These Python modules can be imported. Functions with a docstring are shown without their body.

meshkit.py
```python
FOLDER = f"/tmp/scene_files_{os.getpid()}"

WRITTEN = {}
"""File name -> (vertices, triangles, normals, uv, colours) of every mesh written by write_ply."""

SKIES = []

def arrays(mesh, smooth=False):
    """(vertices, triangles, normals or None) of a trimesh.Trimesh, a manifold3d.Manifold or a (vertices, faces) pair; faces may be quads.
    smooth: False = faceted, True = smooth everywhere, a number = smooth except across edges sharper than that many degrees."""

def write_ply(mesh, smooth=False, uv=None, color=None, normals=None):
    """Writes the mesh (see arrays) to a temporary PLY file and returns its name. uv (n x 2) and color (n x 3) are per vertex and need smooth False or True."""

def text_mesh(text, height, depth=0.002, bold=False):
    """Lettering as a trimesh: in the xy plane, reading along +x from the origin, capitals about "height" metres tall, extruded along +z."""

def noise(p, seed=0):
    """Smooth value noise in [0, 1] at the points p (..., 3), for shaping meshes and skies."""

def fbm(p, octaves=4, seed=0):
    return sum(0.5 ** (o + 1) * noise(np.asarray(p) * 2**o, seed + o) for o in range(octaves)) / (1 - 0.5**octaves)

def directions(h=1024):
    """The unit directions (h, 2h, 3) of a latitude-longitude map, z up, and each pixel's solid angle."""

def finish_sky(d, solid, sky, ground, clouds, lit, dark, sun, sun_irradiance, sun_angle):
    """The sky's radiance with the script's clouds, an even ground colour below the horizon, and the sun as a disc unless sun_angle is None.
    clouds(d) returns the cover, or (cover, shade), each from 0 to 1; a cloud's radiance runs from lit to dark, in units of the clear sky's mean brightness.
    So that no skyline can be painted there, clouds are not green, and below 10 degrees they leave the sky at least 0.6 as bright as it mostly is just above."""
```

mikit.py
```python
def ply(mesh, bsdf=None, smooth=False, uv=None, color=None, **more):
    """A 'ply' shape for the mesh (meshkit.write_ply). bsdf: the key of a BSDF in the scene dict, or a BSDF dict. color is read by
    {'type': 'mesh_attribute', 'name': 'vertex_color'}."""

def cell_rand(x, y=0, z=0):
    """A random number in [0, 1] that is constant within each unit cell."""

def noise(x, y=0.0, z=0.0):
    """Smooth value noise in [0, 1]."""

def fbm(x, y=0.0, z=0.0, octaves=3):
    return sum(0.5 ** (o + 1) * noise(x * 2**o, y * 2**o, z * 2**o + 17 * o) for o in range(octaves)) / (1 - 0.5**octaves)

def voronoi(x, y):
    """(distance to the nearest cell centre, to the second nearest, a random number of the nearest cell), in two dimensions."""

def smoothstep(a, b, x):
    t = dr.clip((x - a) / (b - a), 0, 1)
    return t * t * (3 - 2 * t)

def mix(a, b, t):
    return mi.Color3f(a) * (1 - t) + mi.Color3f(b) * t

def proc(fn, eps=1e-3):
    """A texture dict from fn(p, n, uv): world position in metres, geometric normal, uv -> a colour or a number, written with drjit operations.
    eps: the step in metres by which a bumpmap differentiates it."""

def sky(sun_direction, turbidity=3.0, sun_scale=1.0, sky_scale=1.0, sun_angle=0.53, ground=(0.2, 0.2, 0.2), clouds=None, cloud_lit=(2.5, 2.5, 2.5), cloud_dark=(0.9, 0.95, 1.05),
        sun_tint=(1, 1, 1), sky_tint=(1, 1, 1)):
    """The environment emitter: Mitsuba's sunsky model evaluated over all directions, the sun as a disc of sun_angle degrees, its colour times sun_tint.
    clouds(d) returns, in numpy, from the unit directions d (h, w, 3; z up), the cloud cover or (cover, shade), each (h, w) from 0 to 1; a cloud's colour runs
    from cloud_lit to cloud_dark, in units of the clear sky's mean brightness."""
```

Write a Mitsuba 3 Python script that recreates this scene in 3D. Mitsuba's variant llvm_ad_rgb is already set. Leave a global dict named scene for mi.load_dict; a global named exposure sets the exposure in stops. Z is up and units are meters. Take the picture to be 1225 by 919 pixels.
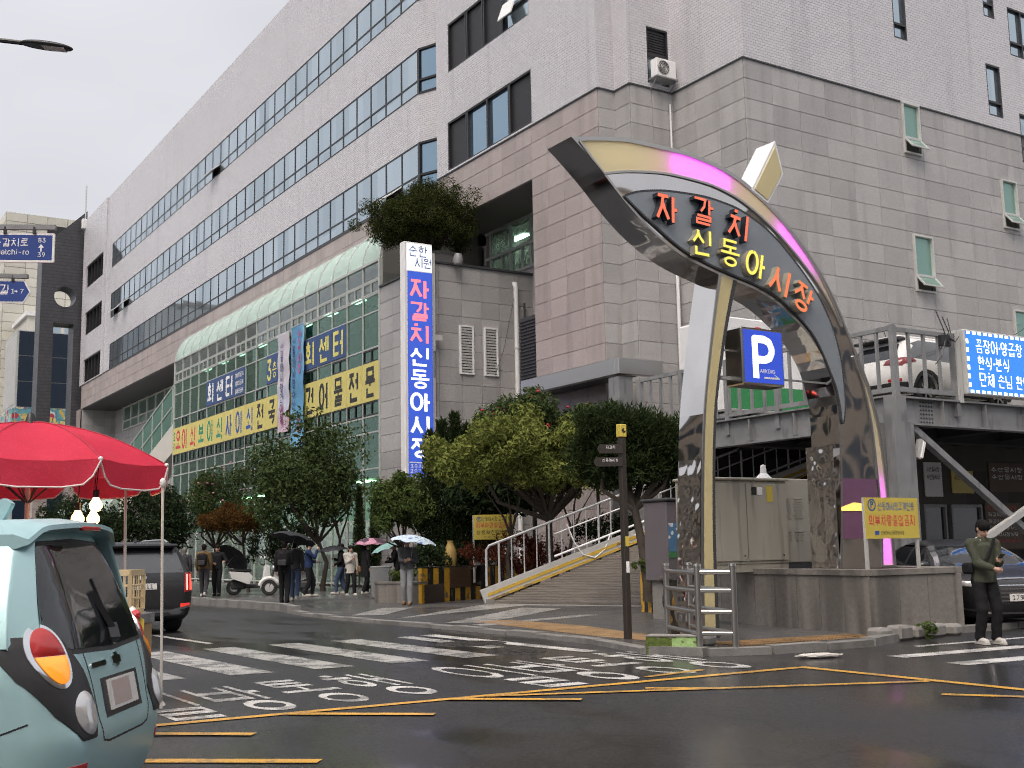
import math, random
import numpy as np, trimesh, shapely, manifold3d as m3
import shapely.geometry as sg, shapely.affinity as sa, shapely.ops as so
import drjit as dr, mitsuba as mi, mikit, meshkit
from mikit import proc, noise, fbm, voronoi, cell_rand, smoothstep, mix
T = mi.ScalarTransform4f
scene, labels = {}, {}
exposure = 2.08
CAM = np.array([0, 0, 1.42])
FW, UP = np.array([0.5304, 0.8356, 0.1420]), np.array([-0.0596, -0.1305, 0.9897])
scene['camera'] = {'type': 'perspective', 'fov': 47.65, 'near_clip': 0.1, 'far_clip': 2000.0,
    'to_world': T().look_at(origin=CAM.tolist(), target=(CAM + FW).tolist(), up=UP.tolist())}
def cloud_cover(d):
    n = meshkit.fbm(d * np.array([3.0, 3.0, 7.0]) + 5.0, 4, 3)
    return np.ones(d.shape[:2]), np.clip(0.72 - 0.62 * np.clip(d[..., 2], 0, 1) + (n - 0.5) * 0.55, 0, 1)   # overcast: brighter towards the zenith
scene['sky'] = mikit.sky((-0.45, -0.35, 0.82), turbidity=3, sun_scale=0.55, sun_angle=40, sun_tint=(.90, .95, 1.10), clouds=cloud_cover, cloud_lit=(2.45, 2.47, 2.62), cloud_dark=(1.16, 1.18, 1.28))

# ---------------------------------------------------------------- helpers
rng = np.random.default_rng(11)
def V(*a): return np.array(a, float)
def cat(*ms):
    vs, fs, n = [], [], 0
    for m in ms:
        v, f, _ = meshkit.arrays(m)
        vs.append(v); fs.append(f + n); n += len(v)
    return np.vstack(vs), np.vstack(fs)
BOXF = np.array([[0, 1, 3, 2], [4, 6, 7, 5], [0, 4, 5, 1], [2, 3, 7, 6], [0, 2, 6, 4], [1, 5, 7, 3]])
def box(x0, x1, y0, y1, z0, z1):
    v = np.array([[x, y, z] for x in sorted((x0, x1)) for y in sorted((y0, y1)) for z in sorted((z0, z1))], float)
    return v, np.vstack([BOXF[:, [0, 1, 2]], BOXF[:, [0, 2, 3]]])
def rbox(x0, x1, y0, y1, z0, z1, b=0.02):
    """box with chamfered edges"""
    c = V((x0 + x1) / 2, (y0 + y1) / 2, (z0 + z1) / 2); h = np.abs(V(x1 - x0, y1 - y0, z1 - z0)) / 2
    b = min(b, h.min() * 0.9); pts = []
    for s in np.ndindex(2, 2, 2):
        s = np.array(s) * 2 - 1
        for k in range(3):
            e = np.full(3, b); e[k] = 0
            pts.append(c + s * (h - e))
    m = trimesh.convex.convex_hull(np.array(pts))
    return np.array(m.vertices), np.array(m.faces)
def frame(d):
    d = np.asarray(d, float) / np.linalg.norm(d)
    a = np.cross(d, [0, 0, 1.0]) if abs(d[2]) < 0.98 else np.cross(d, [0, 1.0, 0])
    a /= np.linalg.norm(a)
    return d, a, np.cross(a, d)
def beam(p, q, w, h, up=None):
    p, q = np.asarray(p, float), np.asarray(q, float); d, a, u = frame(q - p)
    v = np.array([c + a * w / 2 * s + u * h / 2 * t for c in (p, q) for s in (-1, 1) for t in (-1, 1)])
    return v, np.vstack([BOXF[:, [0, 1, 2]], BOXF[:, [0, 2, 3]]])
def tube(pts, r, n=8, close=True):
    """swept tube through the points; r a number or one per point"""
    pts = np.asarray(pts, float); r = np.broadcast_to(np.asarray(r, float), (len(pts),))
    t = np.gradient(pts, axis=0) if len(pts) > 2 else np.repeat([pts[1] - pts[0]], 2, 0)
    _, a, b = frame(t[0]); v = []
    ang = np.arange(n) * 2 * np.pi / n
    for i in range(len(pts)):
        d = t[i] / (np.linalg.norm(t[i]) + 1e-12)
        a = a - d * (a @ d); a /= np.linalg.norm(a) + 1e-12; b = np.cross(d, a)
        v.append(pts[i] + r[i] * (np.cos(ang)[:, None] * a + np.sin(ang)[:, None] * b))
    v = np.vstack(v); f = []
    for i in range(len(pts) - 1):
        for k in range(n):
            k2 = (k + 1) % n
            f += [[i * n + k, i * n + k2, (i + 1) * n + k2], [i * n + k, (i + 1) * n + k2, (i + 1) * n + k]]
    if close:
        for k in range(1, n - 1):
            f += [[0, k + 1, k], [(len(pts) - 1) * n, (len(pts) - 1) * n + k, (len(pts) - 1) * n + k + 1]]
    return v, np.array(f)
def lathe(prof, n=20, c=(0, 0, 0)):
    prof = np.asarray(prof, float); ang = np.arange(n) * 2 * np.pi / n; m = len(prof)
    v = np.array([[r * math.cos(a) + c[0], r * math.sin(a) + c[1], z + c[2]] for a in ang for r, z in prof]); f = []
    for k in range(n):
        k2 = (k + 1) % n
        for i in range(m - 1): f += [[k * m + i, k2 * m + i, k2 * m + i + 1], [k * m + i, k2 * m + i + 1, k * m + i + 1]]
    return v, np.array(f)
def prism(poly, o, ex, ey, depth):
    """extrude a shapely polygon drawn in the frame (origin o, axes ex, ey); depth goes along -(ex x ey) from the drawn plane"""
    if not hasattr(poly, 'exterior') and not hasattr(poly, 'geoms'): poly = sg.Polygon(poly)
    ex, ey, o = V(*ex), V(*ey), V(*o); n = np.cross(ex, ey); out = []
    for g in getattr(poly, 'geoms', [poly]):
        if g.is_empty or g.area < 1e-9: continue
        m = trimesh.creation.extrude_polygon(g, depth, engine='earcut')
        v = np.asarray(m.vertices); out.append((o + v[:, :1] * ex + v[:, 1:2] * ey + (v[:, 2:] - depth) * n, np.asarray(m.faces)))
    return cat(*out)
def place(m, loc=(0, 0, 0), rot=0.0, s=1.0):
    v, f, _ = meshkit.arrays(m); c, q = math.cos(rot), math.sin(rot); v = np.asarray(v) * s
    return np.c_[v[:, 0] * c - v[:, 1] * q + loc[0], v[:, 0] * q + v[:, 1] * c + loc[1], v[:, 2] + loc[2]], f
def ball(c, r, sub=2):
    m = trimesh.creation.icosphere(sub, 1.0); return np.asarray(m.vertices) * np.asarray(r) + np.asarray(c), np.asarray(m.faces)
_count = {}
def numbered(k):
    n = _count.get(k, -1) + 1; _count[k] = n
    return k if n == 0 else f'{k}_{n:03d}'
def obj(name, mesh, mat, parent=None, smooth=False, **kw):
    """one entry of the scene; a part's key starts with its holder's"""
    k = numbered(f'{parent}__{name}' if parent else name)
    scene[k] = mikit.ply(mesh, mat, smooth=smooth, **kw)
    return k
def thing(name, label, cat_, group=None):
    k = numbered(name); labels[k] = {'label': label, 'category': cat_}
    if group: labels[k]['group'] = group
    return k
def tag(k, label, cat_=None, group=None):
    labels[k] = {'label': label}
    if cat_: labels[k]['category'] = cat_
    if group: labels[k]['group'] = group
    return k
def struct(name, mesh, mat, smooth=False):
    k = obj(name, mesh, mat, None, smooth); labels[k] = {'kind': 'structure'}; return k
def stuff(name, mesh, mat, parent=None, smooth=False, label=None, **kw):
    k = obj(name, mesh, mat, parent, smooth, **kw); labels[k] = {'kind': 'stuff'}
    if label: labels[k]['label'] = label
    return k

# ---------------------------------------------------------------- materials
def rgb(*c): return {'type': 'rgb', 'value': list(map(float, c))}
def mat(name, color, rough=0.6, metal=0.0, spec=0.5, bump=None, scale=1.0, **kw):
    b = {'type': 'principled', 'base_color': color if isinstance(color, dict) else (proc(color) if callable(color) else rgb(*color)),
         'roughness': proc(rough) if callable(rough) else float(rough), 'metallic': float(metal), 'specular': float(spec)}
    b.update(kw)
    if bump is not None: b = {'type': 'bumpmap', 'arbitrary': proc(bump, 2e-3), 'scale': float(scale), 'bsdf': b}
    scene[name] = {'type': 'twosided', 'bsdf': b}
    return name
def lamp(color, k=1.0): return {'type': 'area', 'radiance': rgb(*(np.array(color) * k))}
def wallh(p, n): return dr.select(dr.abs(n.x) > 0.6, p.y, p.x)
def tile_color(a, b, joint, w, h):
    def fn(p, n, uv):
        u, v = wallh(p, n) / w, p.z / h
        row = dr.floor(v); u = u + 0.5 * (row - 2 * dr.floor(row / 2))
        r = cell_rand(dr.floor(u), row, 3)
        fu, fv = u - dr.floor(u), v - row
        j = dr.maximum(dr.select((fu < 0.07), 1.0, 0.0), dr.select(fv < 0.2, 1.0, 0.0))
        c = mix(a, b, r * 0.55 + 0.45 * fbm(p.x * 0.5 + p.y * 0.5, p.z * 0.16, 3.0))
        st = smoothstep(0.60, 0.80, fbm(wallh(p, n) * 2.2, p.z * 0.12, 5.0))
        return mix(c, joint, j * 0.72) * (1 - 0.10 * st)
    return fn
mat('white_tile', tile_color((.50, .492, .515), (.60, .592, .615), (.24, .235, .245), 0.2, 0.095), 0.32, spec=0.5)
mat('dark_tile', tile_color((.045, .045, .05), (.07, .07, .075), (.025, .025, .03), 0.3, 0.3), 0.35)
def granite(c, k=0.16, s=1.0, stain=0.13):
    c = np.array(c)
    def fn(p, n, uv):
        g = noise(p.x * 55 * s, p.y * 55 * s, p.z * 55 * s) * 0.6 + noise(p.x * 19, p.y * 19, p.z * 19) * 0.4
        st = smoothstep(0.5, 0.8, fbm(wallh(p, n) * 3.0, p.z * 0.25, 1.0)) * stain
        return mi.Color3f(*map(float, c)) * (1 - k + 2 * k * g) * (1 - st)
    return fn
PK = [mat(f'pink_granite_{i}', granite(np.array((.35, .302, .287)) * s), 0.42) for i, s in enumerate((0.93, 1.0, 1.07))]
GK = [mat(f'grey_granite_{i}', granite(np.array((.36, .351, .345)) * s), 0.42) for i, s in enumerate((0.92, 1.0, 1.08))]
mat('joint', (.13, .125, .12), 0.9)
mat('ramp_stone', granite((.125, .11, .096), 0.3), 0.6)
mat('wall_granite', granite((.20, .185, .168), 0.22, 1.0, 0.5), 0.5)
mat('black_frame', (.02, .02, .023), 0.35)
mat('louver_black', (.018, .018, .02), 0.5)
mat('alu', (.55, .55, .53), 0.4, 0.3)
mat('alu_pale', (.43, .45, .43), 0.45, 0.1)
mat('steel_grey', lambda p, n, uv: mix((.19, .195, .20), (.27, .275, .28), fbm(p.x * 2 + p.y * 2, p.z * 3, 1.0)) * (1 - 0.25 * smoothstep(0.55, 0.75, fbm(p.x * 7 + p.y * 7, p.z * 1.3, 4.0))), 0.42, 0.1)
mat('steel_dark', (.055, .057, .06), 0.5, 0.2)
mat('sky_glass', lambda p, n, uv: mix((.40, .49, .54), (.54, .63, .68), cell_rand(dr.floor(p.y / 1.54 + 0.3), dr.floor(p.z / 4.23), dr.floor(p.x / 1.2))), 0.03, 0.9, 0.8)
mat('sky_glass_blue', (.30, .42, .52), 0.03, 0.9, 0.8)
scene['green_glass'] = {'type': 'thindielectric', 'int_ior': 1.75, 'specular_transmittance': rgb(.27, .44, .35), 'specular_reflectance': rgb(.58, .80, .68)}
scene['pale_glass'] = {'type': 'thindielectric', 'int_ior': 1.55, 'specular_transmittance': rgb(.46, .60, .54)}
scene['clear_glass'] = {'type': 'thindielectric', 'int_ior': 1.5}
scene['vault_sheet'] = {'type': 'principledthin', 'base_color': rgb(.62, .78, .72), 'roughness': 0.12, 'diff_trans': 0.8, 'spec_trans': 0.0, 'eta': 1.5}
mat('plaster', (.52, .51, .47), 0.8)
mat('dark_inside', (.32, .31, .29), 0.9)
mat('concrete', granite((.22, .21, .195), 0.12, 0.4, 0.35), 0.75)
mat('white_paint', (.72, .72, .72), 0.4)
mat('cream_paint', (.55, .53, .47), 0.5)
mat('black_plastic', (.018, .018, .02), 0.4)
mat('rubber', (.02, .02, .02), 0.75)
mat('steel', (.62, .60, .57), 0.16, 1.0)
mat('brushed', (.48, .47, .45), 0.32, 1.0)
mat('bark', lambda p, n, uv: mix((.035, .028, .022), (.085, .07, .055), fbm(p.x * 9, p.y * 9, p.z * 4)), 0.9)
mat('soil', (.06, .045, .035), 0.95)
mat('letter_black', (.02, .02, .02), 0.5)
mat('letter_white', (.78, .78, .78), 0.45)
mat('letter_red', (.55, .05, .06), 0.45)
mat('letter_blue', (.03, .08, .32), 0.45)
mat('letter_green', (.03, .25, .14), 0.45)
mat('sign_yellow', (.58, .46, .08), 0.4)
mat('banner_yellow', (.60, .53, .17), 0.6)
mat('banner_blue', (.04, .08, .20), 0.6)
def lit(name, color, k):
    mat(name, tuple(np.clip(np.array(color) * 0.5, 0, 0.8)), 0.35); return color, k
# ---------------------------------------------------------------- lettering: Hangul syllables composed of strokes
JAMO = {'ㄱ': [[(0, 1), (1, 1), (.92, .45), (.6, 0)]], 'ㄴ': [[(0, 1), (0, 0), (1, 0)]], 'ㄷ': [[(1, 1), (0, 1), (0, 0), (1, 0)]],
    'ㄹ': [[(0, 1), (1, 1), (1, .52), (0, .52), (0, 0), (1, 0)]], 'ㅁ': [[(0, 1), (1, 1), (1, 0), (0, 0), (0, 1)]],
    'ㅂ': [[(0, 1), (0, 0), (1, 0), (1, 1)], [(0, .52), (1, .52)]], 'ㅅ': [[(.5, 1), (.42, .55), (0, 0)], [(.5, .75), (.6, .45), (1, 0)]],
    'ㅇ': [[(.5 + .5 * math.sin(i * math.pi / 10), .5 + .5 * math.cos(i * math.pi / 10)) for i in range(21)]],
    'ㅈ': [[(.02, 1), (.98, 1)], [(.5, 1), (.4, .55), (0, 0)], [(.5, .7), (.62, .45), (1, 0)]],
    'ㅊ': [[(.34, 1.06), (.66, 1.06)], [(.02, .78), (.98, .78)], [(.5, .78), (.4, .45), (0, 0)], [(.5, .55), (.62, .36), (1, 0)]],
    'ㅋ': [[(0, 1), (1, 1), (.92, .45), (.6, 0)], [(0, .55), (.9, .55)]], 'ㅌ': [[(1, 1), (0, 1), (0, 0), (1, 0)], [(0, .5), (.95, .5)]],
    'ㅍ': [[(0, 1), (1, 1)], [(0, 0), (1, 0)], [(.3, 1), (.3, 0)], [(.7, 1), (.7, 0)]],
    'ㅎ': [[(.32, 1.05), (.68, 1.05)], [(0, .78), (1, .78)], [(.5 + .34 * math.sin(i * math.pi / 10), .28 + .29 * math.cos(i * math.pi / 10)) for i in range(21)]],
    'ㄲ': [[(0, 1), (.42, 1), (.38, .45), (.2, 0)], [(.55, 1), (1, 1), (.95, .45), (.76, 0)]]}
LEAD, TAIL = 'ㄱㄲㄴㄷㄸㄹㅁㅂㅃㅅㅆㅇㅈㅉㅊㅋㅌㅍㅎ', ' ㄱㄲㄳㄴㄵㄶㄷㄹㄺㄻㄼㄽㄾㄿㅀㅁㅂㅄㅅㅆㅇㅈㅊㅋㅌㅍㅎ'
VOW = 'ㅏㅐㅑㅒㅓㅔㅕㅖㅗㅘㅙㅚㅛㅜㅝㅞㅟㅠㅡㅢㅣ'
SIDE = {'ㅏ': ([.78], 1, 1), 'ㅐ': ([.68, .92], 1, 1), 'ㅑ': ([.78], 1, 2), 'ㅓ': ([.88], -1, 1), 'ㅔ': ([.74, .95], -1, 1), 'ㅕ': ([.88], -1, 2), 'ㅣ': ([.88], 0, 0)}
UNDER = {'ㅗ': (1, 1), 'ㅛ': (1, 2), 'ㅜ': (-1, 1), 'ㅠ': (-1, 2), 'ㅡ': (0, 0)}
MIXED = {'ㅘ': 'ㅗㅏ', 'ㅚ': 'ㅗㅣ', 'ㅝ': 'ㅜㅓ', 'ㅟ': 'ㅜㅣ', 'ㅢ': 'ㅡㅣ', 'ㅙ': 'ㅗㅐ', 'ㅞ': 'ㅜㅔ'}
def in_box(strokes, x0, x1, y0, y1): return [[(x0 + (x1 - x0) * x, y0 + (y1 - y0) * y) for x, y in s] for s in strokes]
def side_vowel(v, y0, y1, low):
    xs_, d, n = SIDE[v]; out = [[(x, y1), (x, low)] for x in xs_]; m = (y0 + y1) / 2
    for k in range(n):
        y = m + (k - (n - 1) / 2) * .26
        if len(xs_) == 2: out.append([(xs_[0], y), (xs_[1], y)] if d > 0 else [(xs_[0], y), (xs_[0] - .2, y)])
        else: out.append([(xs_[0], y), (xs_[0] + d * .2, y)])
    return out
def under_vowel(v, y, up, x0=.04, x1=.96):
    d, n = UNDER[v]; out = [[(x0, y), (x1, y)]]
    for k in range(n):
        x = (x0 + x1) / 2 + (k - (n - 1) / 2) * .34; out.append([(x, y), (x, y + d * up)])
    return out
_gp = {}
def glyph(c, bold=0.05):
    """a syllable as a polygon in a unit square; bold: half the stroke's width"""
    if (c, bold) in _gp: return _gp[c, bold]
    k = ord(c) - 0xAC00; l, v, t = LEAD[k // 588], VOW[k // 28 % 21], TAIL[k % 28]; key = (c, bold)
    busy = (t != ' ') + (t in 'ㄹㅂㅁ') * .8 + (t != ' ' and v in UNDER) * .8 + (l in 'ㄹㅌㅊㅎㄲ') * .6
    bold = bold * (1 - .11 * busy)
    lo = .40 if t != ' ' else 0.03; st = []
    if v in SIDE:
        st += in_box(JAMO[l], .06, .52 if len(SIDE[v][0]) == 2 or SIDE[v][1] < 0 else .58, lo + .06, .94)
        st += side_vowel(v, lo, .97, lo - .02 if t != ' ' else 0)
    elif v in UNDER:
        top = .60 if t != ' ' else .42
        if UNDER[v][0] == 1: st += in_box(JAMO[l], .2, .8, top + .12, .96) + under_vowel(v, top - .1 if t != ' ' else .16, .17 if t != ' ' else .24)
        else: st += in_box(JAMO[l], .2, .8, top + .06, .96) + under_vowel(v, top - .08 if t != ' ' else .32, .15 if t != ' ' else .3)
    else:
        a, b = MIXED[v]; y = .5 if t != ' ' else .2
        st += in_box(JAMO[l], .1, .55, y + .22, .94) + under_vowel(a, y, .16, .02, .66) + side_vowel(b, lo, .97, .34 if t != ' ' else 0)
    if t != ' ':
        st += in_box(JAMO[t], .2 if t not in 'ㅇ' else .26, .84 if t not in 'ㅇ' else .78, .03, .31)
    g = so.unary_union([sg.LineString(s).buffer(bold, 3, cap_style=2 if s[0] != s[-1] else 1, join_style=2) for s in st])
    _gp[key] = g
    return g
def words(text, o, ex, ey, size, depth=0.01, wide=1.0, bold=0.055, step=1.12, vertical=False):
    """a line of characters, size metres tall, starting at o along ex (or down -ey), proud of the plane by depth"""
    ex, ey, o = V(*ex), V(*ey), V(*o); out = []; x = 0.0
    n = np.cross(ex, ey)
    for c in text:
        adv = step
        if c == ' ': adv = step * .4
        elif c == '·': adv = step * .3; out.append(prism(sg.box(.05 * size, .42 * size, .19 * size, .56 * size), o + ex * x * size * wide + n * depth, ex, ey, depth))
        elif ord(c) >= 0xAC00:
            off = -ey * x * size if vertical else ex * x * size * wide
            out.append(prism(sa.scale(glyph(c, bold), wide * size, size, origin=(0, 0)), o + off + n * depth, ex, ey, depth))
        else:
            m = meshkit.text_mesh(c, size * .95, depth, bold=bold > .05); w = np.ptp(m.vertices[:, 0])
            v = np.asarray(m.vertices) - [m.vertices[:, 0].min(), 0, 0]
            off = -ey * x * size if vertical else ex * x * size * wide
            out.append((o + off + v[:, :1] * ex * wide + v[:, 1:2] * ey + v[:, 2:] * n, np.asarray(m.faces)))
            if not vertical: adv = w / size + .14
        x += adv
    return cat(*out)
# ================================================================ ground, road, pavement
def wet(p): return smoothstep(0.36, 0.66, fbm(p.x * 0.55 + 0.25 * p.y, p.y * 0.16, 7.0) * 0.75 + 0.25 * noise(p.x * 3.1, p.y * 1.1, 2.0))
def asphalt(p, n, uv):
    g = noise(p.x * 130, p.y * 130, 1.0) * 0.55 + noise(p.x * 48, p.y * 48, 3.0) * 0.45
    patch = fbm(p.x * 0.42, p.y * 0.18, 9.0)
    crack = smoothstep(0.03, 0.0, dr.abs(fbm(p.x * 0.8, p.y * 0.8, 2.0) - 0.5)) * smoothstep(0.5, 0.62, noise(p.x * 0.5, p.y * 0.5, 8.0))
    return mix((.009, .009, .010), (.034, .0335, .034), g) * (0.7 + 0.55 * patch) * (1 - 0.25 * crack)
mat('asphalt', asphalt, lambda p, n, uv: 0.42 - 0.33 * wet(p) + 0.10 * noise(p.x * 60, p.y * 60, 2.0), spec=0.45,
    bump=lambda p, n, uv: (noise(p.x * 110, p.y * 110, 5.0) * 0.7 + noise(p.x * 45, p.y * 45, 6.0) * 0.5) * (1 - 0.75 * wet(p)), scale=0.0032)
def worn(c, amount=0.5):
    c = tuple(c)
    def fn(p, n, uv):
        w = smoothstep(0.46, 0.64, fbm(p.x * 5, p.y * 5, 2.0) * 0.7 + 0.3 * noise(p.x * 40, p.y * 40, 1.0)) * amount
        return mix(c, (.07, .07, .07), w) * (0.86 + 0.2 * noise(p.x * 90, p.y * 90, 4.0))
    return fn
mat('road_white', worn((.50, .495, .48), 0.7), lambda p, n, uv: 0.42 - 0.2 * wet(p), spec=0.5)
mat('road_white_worn', worn((.34, .335, .32), 0.8), lambda p, n, uv: 0.42 - 0.2 * wet(p), spec=0.5)
mat('road_yellow', worn((.58, .31, .05), 0.5), lambda p, n, uv: 0.42 - 0.2 * wet(p), spec=0.5)
def paving(p, n, uv):
    u, v = p.x / 0.2, p.y / 0.1
    r = cell_rand(dr.floor(u), dr.floor(v), 2)
    j = dr.select((u - dr.floor(u) < 0.04) | (v - dr.floor(v) < 0.08), 0.55, 1.0)
    band = smoothstep(0.5, 0.52, fbm(p.x * 0.3, p.y * 0.3, 3.0))
    return mix((.040, .039, .040), (.080, .078, .077), r * 0.6 + 0.4 * band) * j
mat('paving', paving, lambda p, n, uv: 0.5 - 0.3 * wet(p), spec=0.5)
mat('paving_pale', worn((.25, .245, .235), 0.6), lambda p, n, uv: 0.45 - 0.25 * wet(p), spec=0.5)
mat('kerb_stone', granite((.19, .185, .175), 0.2, 1.0, 0.3), 0.45)
def tactile(p, n, uv):
    u, v = p.x / 0.3, p.y / 0.3
    j = dr.select((u - dr.floor(u) < 0.03) | (v - dr.floor(v) < 0.03), 0.5, 1.0)
    return mix((.20, .125, .06), (.29, .185, .095), cell_rand(dr.floor(u), dr.floor(v), 4)) * j * (0.8 + 0.3 * fbm(p.x * 3, p.y * 3, 1.0))
mat('tactile_tile', tactile, 0.4)
S_ = 420.0
struct('road', (np.array([[-S_, -S_, 0], [S_, -S_, 0], [S_, S_, 0], [-S_, S_, 0]], float), np.array([[0, 1, 2, 3]])), 'asphalt')
def sheet(poly, z, name='', matn=None):
    g = poly if hasattr(poly, 'geoms') or hasattr(poly, 'exterior') else sg.Polygon(poly)
    out = []
    for q in getattr(g, 'geoms', [g]):
        if q.is_empty: continue
        v, f = trimesh.creation.triangulate_polygon(q, engine='earcut'); out.append((np.c_[v, np.full(len(v), z)], np.asarray(f)))
    v, f = cat(*out)
    n = np.cross(v[f[:, 1]] - v[f[:, 0]], v[f[:, 2]] - v[f[:, 0]])[:, 2]
    f = f.copy(); f[n < 0] = f[n < 0][:, ::-1]
    return v, f
# pavement west of the market, its raised front part and the corner under the arch
PAVE = sg.Polygon([(10.86, 120), (10.9, 34), (11.05, 28.6), (10.62, 26.2), (10.45, 23.2), (10.62, 19.5), (10.68, 16.2), (10.5, 14.0), (10.05, 12.75), (10.3, 11.9), (10.75, 11.45), (12.2, 11.3), (13.2, 11.3), (13.8, 11.5), (14.2, 11.95), (80, 11.95), (80, 120)])
PZ = 0.06
edge = PAVE.buffer(-0.16)
struct('pavement', sheet(edge, PZ), 'paving')
# kerb stones, 0.9 m each, lowered at the crossing
k_line = [(10.94, 62), (10.94, 34), (11.09, 28.6), (10.66, 26.2), (10.49, 23.2), (10.66, 19.5), (10.72, 16.2), (10.54, 14.0), (10.09, 12.75), (10.34, 11.94), (10.78, 11.5), (12.22, 11.36), (13.2, 11.36), (13.76, 11.56), (14.16, 12.03), (19, 12.03)]
kl = sg.LineString(k_line); L = 0.0; kerb = None
while L < kl.length - 0.1:
    a, b = np.array(kl.interpolate(L + 0.006).coords[0]), np.array(kl.interpolate(min(L + 0.9, kl.length) - 0.006).coords[0])
    y = (a + b)[1] / 2
    h = 0.19 if y > 26.5 else (0.07 if y > 15.5 else (0.07 if y > 12.5 else 0.10))
    h += 0.01 * math.sin(L * 3.1)
    d = (b - a) / np.linalg.norm(b - a); nn = V(-d[1], d[0]) * 0.11
    q = np.array([[*(a - nn), 0], [*(a + nn), 0], [*(b + nn), 0], [*(b - nn), 0]])
    t = q.copy(); t[:, 2] = h + 0.004; t[:, :2] = (t[:, :2] - t[:, :2].mean(0)) * 0.985 + t[:, :2].mean(0)
    v = np.vstack([q, t]); f = np.array([[4, 5, 6, 7], [0, 1, 5, 4], [1, 2, 6, 5], [2, 3, 7, 6], [3, 0, 4, 7]])
    if kerb is None: kerb = 'kerb'; labels['kerb'] = {'kind': 'structure'}; _count['kerb'] = 0
    obj('kerb_stone', (v, f), 'kerb_stone', kerb)
    L += 0.9
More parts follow.
